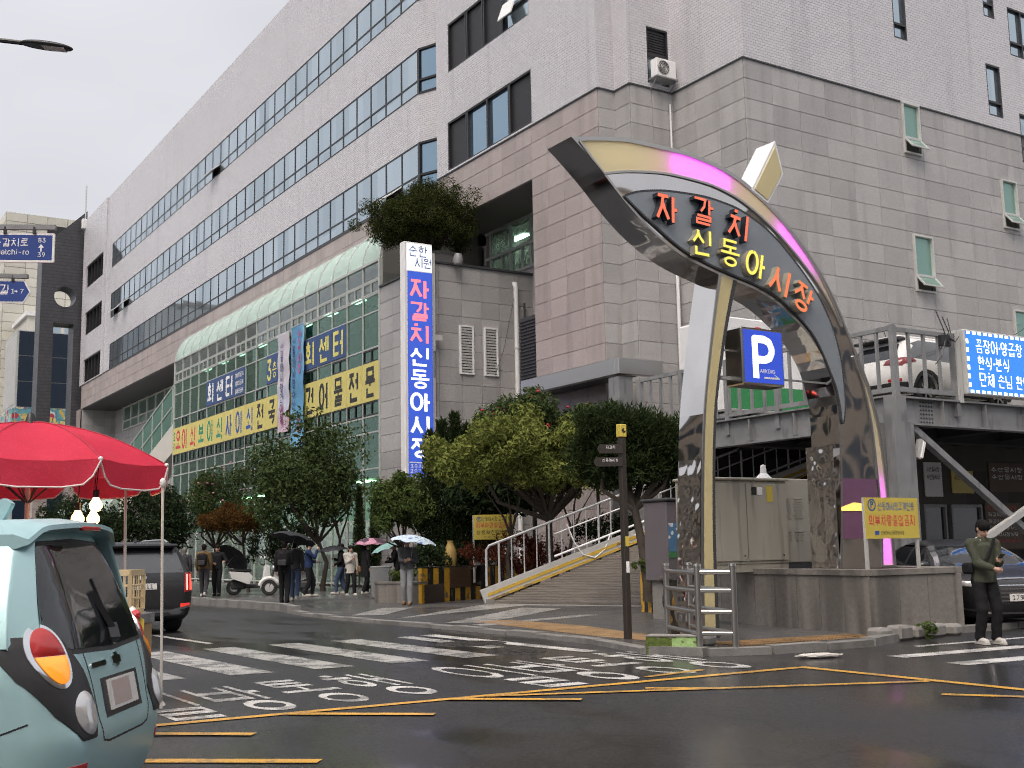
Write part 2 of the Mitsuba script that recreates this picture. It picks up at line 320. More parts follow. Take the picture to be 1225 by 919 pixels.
# raised crossing in pale and dark paving, tactile strips
xs = [sg.Polygon([(11.0, 22.0), (11.9, 22.0), (15.9, 26.3), (15.9, 24.6)]), sg.Polygon([(11.0, 19.9), (11.6, 19.4), (15.6, 22.6), (15.2, 23.7)]), sg.Polygon([(10.9, 24.0), (11.5, 23.6), (13.6, 26.2), (12.9, 26.6)]), sg.Polygon([(11.2, 18.6), (14.5, 19.7), (14.5, 20.1), (11.0, 19.0)])]
for x in xs: struct('crossing_paving', sheet(x, PZ + 0.004), 'paving_pale')
struct('tactile_paving', sheet([(11.6, 19.9), (12.4, 19.75), (12.35, 17.2), (11.75, 14.6), (11.75, 13.0), (11.0, 13.1), (11.0, 15.0)], PZ + 0.004), 'tactile_tile')
struct('tactile_paving', sheet([(11.2, 12.9), (12.3, 12.75), (14.0, 12.35), (13.6, 11.9), (12.4, 12.0), (11.3, 12.3)], PZ + 0.004), 'tactile_tile')
ridge = []
for i in range(36):
    x = 11.3 + 2.5 * i / 35; ridge.append(box(x - 0.012, x + 0.012, 12.02 - (x - 11.3) * 0.01, 12.75 - (x - 11.3) * 0.12, PZ + 0.004, PZ + 0.016))
k = stuff('tactile_ridges', cat(*ridge), 'tactile_tile', label='brown guiding ridges on the tactile paving in front of the planter')
labels[k]['category'] = 'tactile paving'
# road markings
def mark(poly, m='road_white', z=0.004): return struct('road_marking', sheet(poly, z), m)
for i, x in enumerate((5.05, 6.12, 7.19, 8.26)):
    mark([(x - 0.42, 18.1), (x + 0.10, 18.1), (x + 0.22, 13.85), (x - 0.32, 13.85)], 'road_white_worn')
mark([(3.6, 17.9), (4.1, 17.9), (4.2, 13.9), (3.7, 13.9)], 'road_white_worn')
mark([(9.02, 18.0), (9.30, 18.0), (9.28, 14.9), (8.95, 14.9)], 'road_white_worn')
mark([(9.50, 18.1), (9.80, 18.1), (9.87, 13.4), (9.60, 13.4)])
mark([(5.95, 21.9), (6.07, 21.9), (6.22, 19.1), (6.10, 19.1)])
def line(a, b, w, m='road_yellow', z=0.008):
    a, b = V(*a), V(*b); d = (b - a) / np.linalg.norm(b - a); n = V(-d[1], d[0]) * w / 2
    return mark([a - n, b - n, b + n, a + n], m, z)
line((2.0, 10.27), (10.19, 9.93), 0.13)
line((10.24, 9.96), (10.16, 2.6), 0.13)
line((6.0, 10.05), (10.1, 8.06), 0.11, z=0.012)
line((5.6, 10.07), (6.55, 9.2), 0.13, z=0.016)
line((4.0, 10.14), (5.0, 9.25), 0.13, z=0.012)
line((2.4, 10.0), (3.33, 9.19), 0.13, z=0.012)
line((1.6, 9.1), (3.28, 7.74), 0.14)
line((7.6, 9.55), (8.1, 9.1), 0.11)
line((9.35, 7.32), (10.1, 6.2), 0.12)
line((8.25, 10.35), (9.2, 10.5), 0.1)
for (a, b, w) in (((12.0, 10.05), (17.5, 9.6), 0.3), ((11.8, 9.0), (17.5, 8.5), 0.34), ((13.4, 10.85), (18.5, 10.6), 0.12)):
    line(a, b, w, 'road_white', 0.004)
# round iron cover in the road
mat('iron', lambda p, n, uv: mix((.02, .02, .02), (.07, .065, .06), dr.select((cell_rand(dr.floor(p.x * 22), dr.floor(p.y * 22), 1) > 0.45), 1.0, 0.0)), 0.4, 0.6)
struct('manhole_cover', lathe([(0, .006), (0.42, .006), (0.44, .0)], 32, (8.95, 14.15, 0)), 'iron')
struct('manhole_cover', lathe([(0, .005), (0.55, .005), (0.56, .0)], 32, (9.25, 15.9, 0)), 'iron')
# ================================================================ the market building
X0, YT, ZD = 22.05, 24.944, 16.42
mk = thing('market_building', 'long grey tiled market hall with ribbon windows and a green glass front', 'building')
def wallbox(*a): TILE.append(box(*a))
TILE = []
# long facade: tile bands between ribbon windows
BANDS = [(16.5, 18.55), (20.68, 22.72), (24.90, 26.90)]
zs = [ZD + 0.0] + [z for b in BANDS for z in b] + [31.35]
for z0, z1 in zip(zs[0::2], zs[1::2]): TILE.append(box(X0, X0 + 0.4, 41.7, 95.3, z0, z1))
TILE.append(box(X0, X0 + 12, 95.3, 97.2, ZD, 31.35))
for z0, z1 in zip(zs[0::2], zs[1::2]):      # end block with three dark louvred openings
    TILE.append(box(X0 - 0.12, X0 + 12, 97.2, 105.6, z0, z1))
for z0, z1 in BANDS:
    TILE.append(box(X0 - 0.12, X0 + 12, 97.2, 98.0, z0, z1)); TILE.append(box(X0 - 0.12, X0 + 12, 104.2, 105.6, z0, z1))
    lv = obj('louver', cat(box(X0 + 0.25, X0 + 0.4, 98.0, 104.2, z0, z1), *[box(X0 + 0.0, X0 + 0.28, 98 + i * 1.24 - 0.06, 98 + i * 1.24 + 0.06, z0, z1) for i in range(6)], box(X0, X0 + 0.28, 98.0, 104.2, z0, z0 + 0.1), box(X0, X0 + 0.28, 98.0, 104.2, z1 - 0.1, z1)), 'louver_black', mk)
# chamfered end beside the tower
def slab(pts, z0, z1): return prism(sg.Polygon(pts), (0, 0, z1), (1, 0, 0), (0, 1, 0), z1 - z0)
for z0, z1 in zip(zs[0::2], zs[1::2]): TILE.append(slab([(X0, 41.7), (22.85, 39.9), (23.3, 39.9), (23.3, 41.7)], z0, z1))
for z0, z1 in BANDS:
    obj('window_pane', cat(slab([(X0 + 0.06, 41.7), (22.89, 39.9), (23.0, 39.9), (X0 + .2, 41.75)], z0, z1)), 'sky_glass_blue', mk)
    obj('window_frame', cat(*[beam((X0 + .03, 41.68, z), (22.86, 39.9, z), 0.1, 0.09) for z in (z0 + 0.04, z0 + 0.62, z1 - 0.04)], box(X0 - .02, X0 + 0.06, 41.62, 41.72, z0, z1)), 'black_frame', mk)
# body behind
obj('wall', cat(box(X0 + 0.4, 60, 41.7, 105.5, 16.4, 31.2), box(24.9, 60, 40, 105.4, 0, 14.3)), 'dark_inside', mk)
nb = 35; ys = [41.75 + 1.542 * i for i in range(nb)]
yend = 95.3
for bi, (z0, z1) in enumerate(BANDS):
    fr = []
    for z, h in ((z0 + 0.035, .07), (z0 + 0.62, .08), (z1 - 0.035, .07)): fr.append(box(X0 - 0.012, X0 + 0.06, 41.7, yend, z - h / 2, z + h / 2))
    for y in ys + [yend - 0.05]: fr.append(box(X0 - 0.016, X0 + 0.06, y - 0.035, y + 0.035, z0, z1))
    obj('window_frame', cat(*fr), 'black_frame', mk)
    tilt = {(0, 1), (1, 33), (1, 31), (2, 17)}
    for i in range(nb):
        a, b = ys[i] + 0.035, (ys + [yend])[i + 1] - 0.035
        e = rng.uniform(-.004, .004, 4)
        v = np.array([[X0 + .012 + e[0], a, z0 + .66], [X0 + .012 + e[1], b, z0 + .66], [X0 + .012 + e[2], b, z1 - .07], [X0 + .012 + e[3], a, z1 - .07]])
        obj('window_pane', (v[[0, 3, 2, 1]], np.array([[0, 1, 2, 3]])), 'sky_glass', mk)
        o = 0.5 if (bi, i) in tilt else 0.0
        v = np.array([[X0 + .012 - o, a, z0 + .07 + o * .25], [X0 + .012 - o, b, z0 + .07 + o * .25], [X0 + .012, b, z0 + .58], [X0 + .012, a, z0 + .58]])
        if o:
            obj('open_sash', cat((v, np.array([[0, 1, 2, 3]])), beam(v[0], v[3], .06, .05), beam(v[1], v[2], .06, .05), beam(v[0], v[1], .06, .05)), 'white_paint', mk)
        else: obj('window_pane', (v[[0, 3, 2, 1]], np.array([[0, 1, 2, 3]])), 'sky_glass', mk)
# ---- stone panels
panels = {'pink': [], 'grey': []}
def cell(p, q): return p, q
def panel_wall(kind, o, ud, nd, U, Zs, holes=(), skip=None):
    """panels over a wall: origin o at z=0, along ud, outward normal nd; U the column edges, Zs the row edges; holes (u0,u1,z0,z1)"""
    ud, nd, o = V(*ud), V(*nd), V(*o)
    for u0, u1 in zip(U[:-1], U[1:]):
        for z0, z1 in zip(Zs[:-1], Zs[1:]):
            cut = [(u0, u1, z0, z1)]
            for h in holes:
                new = []
                for (a, b, c, d) in cut:
                    if h[1] <= a or h[0] >= b or h[3] <= c or h[2] >= d: new.append((a, b, c, d)); continue
                    if h[0] > a: new.append((a, h[0], c, d))
                    if h[1] < b: new.append((h[1], b, c, d))
                    aa, bb = max(a, h[0]), min(b, h[1])
                    if h[2] > c: new.append((aa, bb, c, h[2]))
                    if h[3] < d: new.append((aa, bb, h[3], d))
                cut = new
            for (a, b, c, d) in cut:
                if b - a < 0.03 or d - c < 0.03: continue
                a, b, c, d = a + .006, b - .006, c + .006, d - .006
                t = 0.03 + rng.uniform(0, .004)
                pts = [o + ud * a + V(0, 0, c), o + ud * b + V(0, 0, c), o + ud * b + V(0, 0, d), o + ud * a + V(0, 0, d)]
                bev = 0.008; ctr = sum(pts) / 4
                inn = [p + np.sign((ctr - p) @ ud) * bev * ud + np.sign((ctr - p)[2]) * V(0, 0, bev) + nd * t for p in pts]
                v = np.array([p + nd * (t - bev) for p in pts] + inn + [p for p in pts])
                f = np.array([[4, 5, 6, 7], [0, 1, 5, 4], [1, 2, 6, 5], [2, 3, 7, 6], [3, 0, 4, 7], [8, 9, 1, 0], [9, 10, 2, 1], [10, 11, 3, 2], [11, 8, 0, 3]])
                if np.cross(ud, V(0, 0, 1)) @ nd < 0: f = f[:, ::-1]
                dist = np.linalg.norm(ctr - CAM); size = (b - a) * abs(nd @ (ctr - CAM)) / dist ** 2
                panels[kind].append((size if d > 4.2 else 0, (v, f)))
rows = [ZD - 0.655 * i for i in range(26)][::-1]
def arange(a, b, s):
    n = max(1, round(abs(b - a) / s)); return list(np.linspace(a, b, n + 1))
BACK = []
# tower right wall (faces -Y)
WIN = [(31.76, 32.46, 18.75, 21.5), (36.93, 37.58, 20.78, 22.9), (38.39, 40.4, 19.56, 21.5), (36.78, 37.63, 16.9, 18.9), (31.84, 32.73, 14.6, 16.42), (37.07, 37.98, 12.65, 14.5), (31.95, 32.96, 9.78, 11.75), (37.19, 38.3, 7.9, 9.65), (38.6, 39.6, 15.4, 17.3)]
panel_wall('grey', (24.55, YT, 0), (1, 0, 0), (0, -1, 0), [0, 1.18] + list(1.18 + 1.19 * np.arange(1, 17)), rows, [(a - 24.55, b - 24.55, c, d) for a, b, c, d in WIN])
# tower stepped left faces
panel_wall('grey', (24.55, 28.315, 0), (0, -1, 0), (-1, 0, 0), arange(0, 28.315 - YT, 1.1), rows)
panel_wall('grey', (22.74, 28.315, 0), (1, 0, 0), (0, -1, 0), arange(0, 1.81, 0.95), rows)
panel_wall('grey', (22.74, 29.13, 0), (0, -1, 0), (-1, 0, 0), [0, .815], rows)
panel_wall('grey', (X0, 29.13, 0), (1, 0, 0), (0, -1, 0), [0, .69], rows)
RH = (2.8, 9.0, 6.2, 14.43)
panel_wall('pink', (X0, 29.13, 0), (0, 1, 0), (-1, 0, 0), arange(0, 10.94, 1.03), rows, [(33.1 - 29.13, 40.1 - 29.13, -1, 14.43)])
rec = 24.3
panel_wall('grey', (rec, 33.1, 0), (0, 1, 0), (-1, 0, 0), arange(0, 6.5, 1.1), rows, [(0, 7, 12.3, 20)])
panel_wall('pink', (X0, 41.72, 0), (0, 1, 0), (-1, 0, 0), arange(0, 63.4, 1.10), [14.35, 15.05, 15.74, ZD])
# block beside the glass front
panel_wall('grey', (20.0, 36.65, 0), (1, 0, 0), (0, -1, 0), [0, .12, 1.1, 1.95, 2.76, 3.48, 4.3], [11.95 - .64 * i for i in range(18)][::-1])
panel_wall('grey', (20.0, 41.2, 0), (0, -1, 0), (-1, 0, 0), arange(0, 4.55, 1.14), [11.95 - .665 * i for i in range(18)][::-1])
# far pier, recess end wall and low wall under the recess windows
panel_wall('pink', (X0 - .1, 104.8, 0), (0, 1, 0), (-1, 0, 0), [0, .9, 1.8], [14.35 - .7 * i for i in range(20)][::-1])
panel_wall('grey', (X0, 104.7, 0), (1, 0, 0), (0, -1, 0), arange(0, 2.9, .95), [14.35 - .7 * i for i in range(20)][::-1])
panel_wall('grey', (24.9, 69.5, 0), (0, 1, 0), (-1, 0, 0), arange(0, 35.2, 1.3), [12.2 - .7 * i for i in range(17)][::-1])
for kind, nm, mats in (('pink', 'pink_stone_panel', PK), ('grey', 'grey_stone_panel', GK)):
    P = sorted(panels[kind], key=lambda x: -x[0])
    for s, m in P[:296]: obj(nm, m, mats[rng.integers(3)], mk)
    for i in range(3): stuff(nm + 's_beyond', cat(*[m for _, m in P[296 + i::3]]), mats[i], mk)
# dark backing behind the panel joints
tw = [(X0, 29.13), (22.74, 29.13), (22.74, 28.315), (24.55, 28.315), (24.55, YT), (60, YT), (60, 40.07)]
low = [(X0, 29.13), (22.74, 29.13), (22.74, 28.315), (24.55, 28.315), (24.55, YT), (60, YT), (60, 40.07), (rec, 40.07), (rec, 33.1), (X0, 33.1)]
obj('wall', cat(slab(low, 0, 14.43), slab(tw + [(X0, 40.07)], 14.43, ZD - 0.004), slab([(X0, 104.8), (60, 104.8), (60, 106.6), (X0 - .1, 106.6)], 0, 14.35), box(20, 24.3, 36.65, 41.2, 0, 11.95), box(X0, 24.9, 41.72, 105, 14.35, ZD - .004)), 'joint', mk)
obj('soffit', box(X0 + .02, 24.9, 69.5, 104.7, 14.28, 14.346), 'steel_dark', mk)
# tower tile above the divider, with its openings
TW = sg.Polygon(tw + [(X0, 40.07)])
VENT = [(33.03, 39.17, 16.54, 18.56), (34.99, 39.08, 20.65, 22.72), (33.08, 34.99, 20.65, 22.72)]
def cutwall(u0, u1, z0, z1, holes, mk_box):
    g = sg.box(u0, z0, u1, z1).difference(so.unary_union([sg.box(h[0], h[2], h[1], h[3]) for h in holes]))
    return mk_box(g)
TILE.append(cutwall(29.13, 40.07, ZD, 31.35, VENT, lambda g: prism(g, (X0 - .03, 0, 0), (0, 1, 0), (0, 0, 1), -0.4)))
TILE.append(cutwall(24.55, 60, ZD, 31.35, WIN, lambda g: prism(g, (0, YT - .03, 0), (1, 0, 0), (0, 0, 1), 0.4)))
TILE.append(cutwall(22.74, 24.6, ZD, 31.35, [(23.5, 24.42, 16.62, 18.6)], lambda g: prism(g, (0, 28.285, 0), (1, 0, 0), (0, 0, 1), 0.4)))
TILE += [box(24.52, 25, YT + .3, 28.6, ZD, 31.35), box(22.71, 23, 28.3, 29.4, ZD, 31.35), box(X0, 23, 29.1, 29.5, ZD, 31.35), box(X0 + .01, 25, 39.7, 40.07, ZD, 31.35)]
obj('tile_wall', cat(*TILE), 'white_tile', mk)
obj('wall', cat(slab([(X0 + .45, 29.6), (23.2, 29.5), (23.2, 28.75), (25, 28.75), (25.05, YT + .42), (59, YT + .42), (59, 39.6), (X0 + .45, 39.6)], ZD, 31.3)), 'dark_inside', mk)
obj('roof', cat(slab([(X0 + .1, 29.6), (25, 29), (25, YT + .1), (59.5, YT + .1), (59.5, 105), (X0 + .1, 105)], 31.0, 31.3)), 'concrete', mk)
# thin dark drip edge between tile and stone
de = [(X0 - .05, 40.07), (X0 - .05, 29.08), (22.69, 29.08), (22.69, 28.265), (24.5, 28.265), (24.5, YT - .05), (60, YT - .05)]
drip = []
for a, b in zip(de[:-1], de[1:]):
    s0 = 0
    if a[1] == b[1] and a[1] < 25:
        drip += [beam((*a, ZD), (31.8, a[1], ZD), .05, .05), beam((32.77, a[1], ZD), (*b, ZD), .05, .05)]
    else: drip.append(beam((*a, ZD), (*b, ZD), .05, .05))
drip.append(box(X0 - .06, X0 + .01, 41.7, 105.6, ZD - .03, ZD + .05))
obj('drip_edge', cat(*drip), 'steel_dark', mk)
# tower openings
def louver_panel(y0, y1, z0, z1):
    n = int((z1 - z0) / .09)
    k = obj('louver', cat(box(X0 + .18, X0 + .2, y0, y1, z0, z1), box(X0 - .01, X0 + .2, y0, y0 + .07, z0, z1), box(X0 - .01, X0 + .2, y1 - .07, y1, z0, z1), box(X0 - .01, X0 + .2, y0, y1, z0, z0 + .07), box(X0 - .01, X0 + .2, y0, y1, z1 - .07, z1)), 'black_frame', mk)
    stuff('louver_slats', cat(*[beam((X0 + .1, y0 + .07, z0 + .1 + .09 * i), (X0 + .1, y1 - .07, z0 + .1 + .09 * i), .012, .09) for i in range(n - 1)]), 'louver_black', k)
louver_panel(37.7, 39.17, 16.54, 18.56); louver_panel(33.03, 34.55, 16.54, 18.56)
obj('window_frame', cat(*[box(X0, X0 + .2, y - .05, y + .05, 16.54, 18.56) for y in (34.6, 36.15, 37.65)], box(X0, X0 + .2, 34.55, 37.7, 16.54, 16.6), box(X0, X0 + .2, 34.55, 37.7, 18.5, 18.56)), 'black_frame', mk)
for a, b in ((34.65, 36.1), (36.2, 37.6)): obj('window_pane', box(X0 + .12, X0 + .13, a, b, 16.6, 18.5), 'sky_glass_blue', mk)
for a, b in ((37.65, 39.08), (36.35, 37.6), (34.95, 36.3)): louver_panel(a, b, 20.65, 22.72)
obj('window_frame', cat(box(X0, X0 + .15, 33.08, 33.14, 20.65, 22.72), box(X0, X0 + .15, 33.08, 34.9, 20.65, 20.72), box(X0, X0 + .15, 33.08, 34.9, 21.4, 21.46), box(X0, X0 + .15, 34.9, 34.99, 20.65, 22.72)), 'black_frame', mk)
obj('window_pane', box(X0 + .12, X0 + .13, 33.14, 34.9, 20.72, 22.7), 'sky_glass', mk)
obj('open_sash', beam((X0 - .25, 34.4, 21.05), (X0 + .0, 34.4, 21.75), .9, .05), 'white_paint', mk)
for i, (a, b, c, d) in enumerate(WIN):
    dark = i not in (4, 5, 6, 7); fm = 'black_frame' if dark else 'alu'
    y = YT + .06 if dark else YT - .035; zt = c + (0.55 if d - c > 1.5 else 0.4)
    fr = [box(a, a + .06, y - .08, y + .1, c, d), box(b - .06, b, y - .08, y + .1, c, d), box(a + .06, b - .06, y - .08, y + .1, c, c + .06), box(a + .06, b - .06, y - .08, y + .1, d - .06, d), box(a + .06, b - .06, y - .08, y + .1, zt - .04, zt + .04)]
    if i == 2: fr.append(box(a + .8, a + .86, y - .07, y + .1, c + .06, d - .06))
    w = obj('side_window', cat(*fr), fm, mk)
    gl = 'sky_glass' if dark else 'green_sash'
    obj('pane', box(a + .06, b - .06, y + .03, y + .04, zt + .04, d - .06), gl, w)
    if dark: obj('pane', box(a + .06, b - .06, y + .03, y + .04, c + .06, zt - .04), gl, w)
    elif i != 7:
        lo = V(0, -.40, c + .16); hi = V(0, -.10, zt - .04)
        obj('open_sash', cat(beam((a + .04, YT + lo[1], lo[2]), (a + .04, YT + hi[1], hi[2]), .06, .05), beam((b - .04, YT + lo[1], lo[2]), (b - .04, YT + hi[1], hi[2]), .06, .05), beam((a, YT + lo[1], lo[2]), (b, YT + lo[1], lo[2]), .06, .05)), 'alu', w)
        obj('sash_pane', cat((np.array([[a + .06, YT + lo[1], lo[2]], [b - .06, YT + lo[1], lo[2]], [b - .06, YT + hi[1], hi[2]], [a + .06, YT + hi[1], hi[2]]]), np.array([[0, 1, 2, 3]]))), gl, w)
mat('green_sash', (.22, .36, .31), 0.05, 0.6, 0.8)
# window with a screen over the air conditioner
obj('window_frame', cat(box(23.5, 23.56, 28.3, 28.45, 16.62, 18.6), box(24.36, 24.42, 28.3, 28.45, 16.62, 18.6), box(23.56, 24.36, 28.3, 28.45, 17.6, 17.66), box(23.56, 24.36, 28.3, 28.45, 18.54, 18.6), *[box(23.56, 24.36, 28.36, 28.42, 17.7 + .09 * i, 17.75 + .09 * i) for i in range(9)]), 'black_frame', mk)
obj('window_pane', box(23.56, 24.36, 28.46, 28.47, 16.62, 18.54), 'sky_glass', mk)
# recess windows behind the roof tree
fr = [box(rec - .1, rec + .1, 33.1, 40, z - .06, z + .06) for z in (12.35, 13.3, 14.38)] + [box(rec - .1, rec + .1, y - .05, y + .05, 12.3, 14.43) for y in (33.2, 35.2, 36.6, 38.1, 39.6)] + [box(rec - .08, rec + .08, y - .03, y + .03, 12.35, 13.3) for y in (34.2, 35.9, 37.3, 38.8)]
obj('recess_window', cat(*fr), 'alu_pale', mk)
for a, b in ((33.25, 35.15), (35.25, 36.55), (36.65, 38.05), (38.15, 39.55)): obj('recess_pane', box(rec, rec + .01, a, b, 12.4, 14.3), 'pale_glass', mk)
obj('room', cat(box(rec + 3, rec + 3.1, 33.1, 40, 12, 14.4), box(rec + .2, rec + 3, 33.1, 40, 14.3, 14.4), box(rec + .2, rec + 3, 33.0, 33.1, 12, 14.4), box(rec + .2, rec + 3, 40, 40.1, 12, 14.4), box(rec + .2, rec + 3, 33.1, 40, 12.2, 12.3)), 'plaster', mk)
for y in (34.6, 37.2, 39.2): obj('ceiling_light', box(rec + 1.0, rec + 1.25, y - .5, y + .5, 14.22, 14.27), 'white_paint', mk, emitter=lamp((1, 1, .95), 9))
# windows of the recess at the far end
WY = list(np.linspace(86.5, 101.6, 7))
obj('recess_window', cat(*[box(24.78, 24.92, a + .12, b - .12, z - .05, z + .05) for a, b in zip(WY[:-1], WY[1:]) for z in (12.3, 13.0, 15.2 - 1.0)], *[box(24.78, 24.92, y - .14, y + .14, 12.25, 14.3) for y in WY]), 'plaster', mk)
for i, (a, b) in enumerate(zip(WY[:-1], WY[1:])): obj('recess_pane', box(24.86, 24.87, a + .14, b - .14, 12.35, 14.25), 'green_sash', mk)

# ---- green glass front with its vaulted top
GX, GA, GB = 20.0, 41.25, 69.55
GY = [GA + (GB - GA) * i / 18 for i in range(19)]
GZ = [0.2, 2.7, 4.75, 6.2, 6.85, 7.5, 9.0, 9.62, 11.08, 11.8, 12.4, 13.12]
fr = [box(GX - .04, GX + .06, y - .03, y + .03, 0, 13.15) for y in GY]
for y0, y1 in zip(GY[:-1], GY[1:]):
    for z in GZ: fr.append(box(GX - .03, GX + .05, y0 + .03, y1 - .03, z - .03, z + .03))
fr.append(box(GX - .06, GX + .09, GA - .06, GA + .06, 0, 13.15)); fr.append(box(GX - .06, GX + .09, GB - .02, GB + .1, 0, 13.15))
obj('curtain_frame', cat(*fr), 'alu_pale', mk)
for i, (y0, y1) in enumerate(zip(GY[:-1], GY[1:])):
    for j, (z0, z1) in enumerate(zip(GZ[:-1], GZ[1:])):
        e = rng.uniform(-.004, .004, 2)
        opn = j in (7 - 1, 9) or j == 4
        casement = (j == 9) or (j == 6 and i % 2 == 0) or j == 4
        m = box(GX + .01, GX + .018, y0 + .035, y1 - .035, z0 + .035, z1 - .035)
        m[0][:, 0] += np.where(m[0][:, 1] > (y0 + y1) / 2, e[0], e[1])
        obj('green_pane', m, 'pale_glass' if j in (0, 9, 10) else 'green_glass', mk)
        if casement and (y1 - y0) > .5:
            ym = (y0 + y1) / 2
            obj('sash', cat(*[box(GX - .035, GX - .005, a, b, c, d) for a, b, c, d in ((y0 + .05, y0 + .1, z0 + .05, z1 - .05), (ym - .03, ym + .03, z0 + .05, z1 - .05), (y1 - .1, y1 - .05, z0 + .05, z1 - .05), (y0 + .05, y1 - .05, z0 + .05, z0 + .1), (y0 + .05, y1 - .05, z1 - .1, z1 - .05))]), 'black_frame' if j != 9 else 'alu_pale', mk)
# vault
ang = np.linspace(0, np.pi / 2, 9)
prof = [(GX + 2.05 * (1 - math.cos(a)), 13.15 + 2.0 * math.sin(a)) for a in ang]
for y0, y1 in zip(GY[:-1], GY[1:]):
    v = np.array([[x, y, z] for x, z in prof for y in (y0 + .03, y1 - .03)]); n = len(prof)
    obj('vault_panel', (v, np.array([[2 * i, 2 * i + 1, 2 * i + 3, 2 * i + 2] for i in range(n - 1)])), 'vault_sheet', mk, smooth=True)
for y in GY:
    obj('vault_rib', tube([(x - .01, y, z + .01) for x, z in prof], .035, 6), 'alu_pale', mk)
obj('vault_gutter', cat(box(GX - .06, GX + .1, GA, GB, 13.1, 13.19), box(X0 - .25, X0 + .02, GA, GB, 15.1, 15.2)), 'alu_pale', mk)
# rooms behind the glass: slabs, back wall, lamps
obj('floor_slab', cat(*[box(GX + .15, 25.0, GA, GB, z - .3, z + .3) for z in (4.9, 8.85)], box(GX + .1, 25, GA, GB, -.1, .18)), 'slab_dark', mk)
mat('slab_dark', (.09, .09, .085), 0.8)
obj('room', cat(box(24.6, 24.8, GA, GB, 0, 14.3), box(GX + .1, 24.6, GB, GB + .08, 0, 13.1), box(GX + .1, 24.6, GA - .1, GA - .02, 0, 14.3), box(22.2, 24.6, GA, GB, 13.6, 13.7)), 'room_wall', mk)
obj('shop_wall', box(23.2, 23.3, GA, GB, .18, 4.55), 'shop_goods', mk)
mat('shop_goods', lambda p, n, uv: mix(mix((.30, .29, .24), (.55, .54, .46), cell_rand(dr.floor(p.y / 1.3), dr.floor(p.z / .7), 5)), (.10, .09, .08), dr.select(cell_rand(dr.floor(p.y / .45), dr.floor(p.z / .35), 9) > .72, 1.0, 0.0)), 0.7)
mat('room_wall', lambda p, n, uv: mix((.03, .035, .035), (.16, .16, .145), cell_rand(dr.floor(p.y / 0.8), dr.floor(p.z / 0.9), 3)), 0.8)
for i in range(9):
    obj('ceiling_light', box(21.4, 21.7, 43 + i * 3.1, 44.0 + i * 3.1, 12.55, 12.6), 'white_paint', mk, emitter=lamp((1, .98, .9), 6))
    obj('ceiling_light', box(21.6, 21.9, 42.5 + i * 3.1, 44.1 + i * 3.1, 4.5, 4.55), 'white_paint', mk, emitter=lamp((1, .93, .66), 15))
# sloping glazed gallery running down from the glass front
ga, gb = V(20.6, 69.8, 12.6), V(20.6, 97.0, 5.0)
gd = (gb - ga)
nseg = 12
for i in range(nseg):
    a, b = ga + gd * (i / nseg), ga + gd * ((i + 1) / nseg)
    for (lo, hi) in ((-1.25, -.05), (-2.5, -1.3)):
        v = np.array([a + V(0, .06, lo), b + V(0, -.06, lo), b + V(0, -.06, hi), a + V(0, .06, hi)])
        obj('gallery_pane', (v, np.array([[0, 1, 2, 3]])), 'gallery_glass', mk)
mat('gallery_glass', (.05, .17, .12), 0.06, 0.25, 0.8)
obj('gallery_frame', cat(*[beam(ga + gd * (i / nseg) + V(0, 0, -2.5), ga + gd * (i / nseg), .08, .08) for i in range(nseg + 1)], *[beam(ga + V(0, 0, z), gb + V(0, 0, z), .1, .08) for z in (0, -1.27, -2.5)]), 'alu_pale', mk)
obj('gallery_base', cat(beam(ga + V(0.5, 0, -3.4), gb + V(.5, 0, -3.4), 1.2, 1.7), beam(ga + V(1.2, 0, .1), gb + V(1.2, 0, .1), 1.3, .08)), 'cream_paint', mk)
obj('gallery_pier', box(20.3, 22, 69.65, 70.6, 0, 8.6), 'joint', mk)
# entrance canopy
obj('canopy', cat(*[tube([(19.6 + 2.2 * (1 - math.cos(a)), y, 4.6 + 1.6 * math.sin(a)) for a in ang], .05, 5) for y in range(84, 103, 3)]), 'alu_pale', mk)
obj('canopy_sheet', (np.array([[19.6 + 2.2 * (1 - math.cos(a)), y, 4.6 + 1.6 * math.sin(a)] for a in ang for y in (84, 102)]), np.array([[2 * i, 2 * i + 1, 2 * i + 3, 2 * i + 2] for i in range(8)])), 'vault_sheet', mk, smooth=True)
# block: coping, roof planter, louvres, awning
obj('coping', cat(box(19.9, 24.3, 36.55, 36.85, 11.95, 12.03), box(19.9, 20.2, 36.85, 41.2, 11.95, 12.03)), 'steel_dark', mk)
for x0 in (20.97, 22.03):
    z0, z1 = 7.88, 9.71
    k = obj('wall_vent', cat(box(x0, x0 + .06, 36.55, 36.64, z0, z1), box(x0 + .54, x0 + .6, 36.55, 36.64, z0, z1), box(x0 + .06, x0 + .54, 36.55, 36.64, z0, z0 + .06), box(x0 + .06, x0 + .54, 36.55, 36.64, z1 - .06, z1)), 'white_paint', mk)
    for i in range(16): obj('slat', beam((x0 + .06, 36.58, z0 + .13 + i * .105), (x0 + .54, 36.58, z0 + .13 + i * .105), .012, .07), 'alu', k)
    obj('backing', box(x0 + .06, x0 + .54, 36.60, 36.612, z0 + .06, z1 - .06), 'louver_black', k)
obj('side_door_grille', cat(box(X0 + .05, X0 + .07, 33.15, 34.2, 6.2, 9.6), *[box(X0 + .0, X0 + .06, 33.15, 34.2, 6.2 + .12 * i, 6.24 + .12 * i) for i in range(28)]), 'steel_dark', mk)
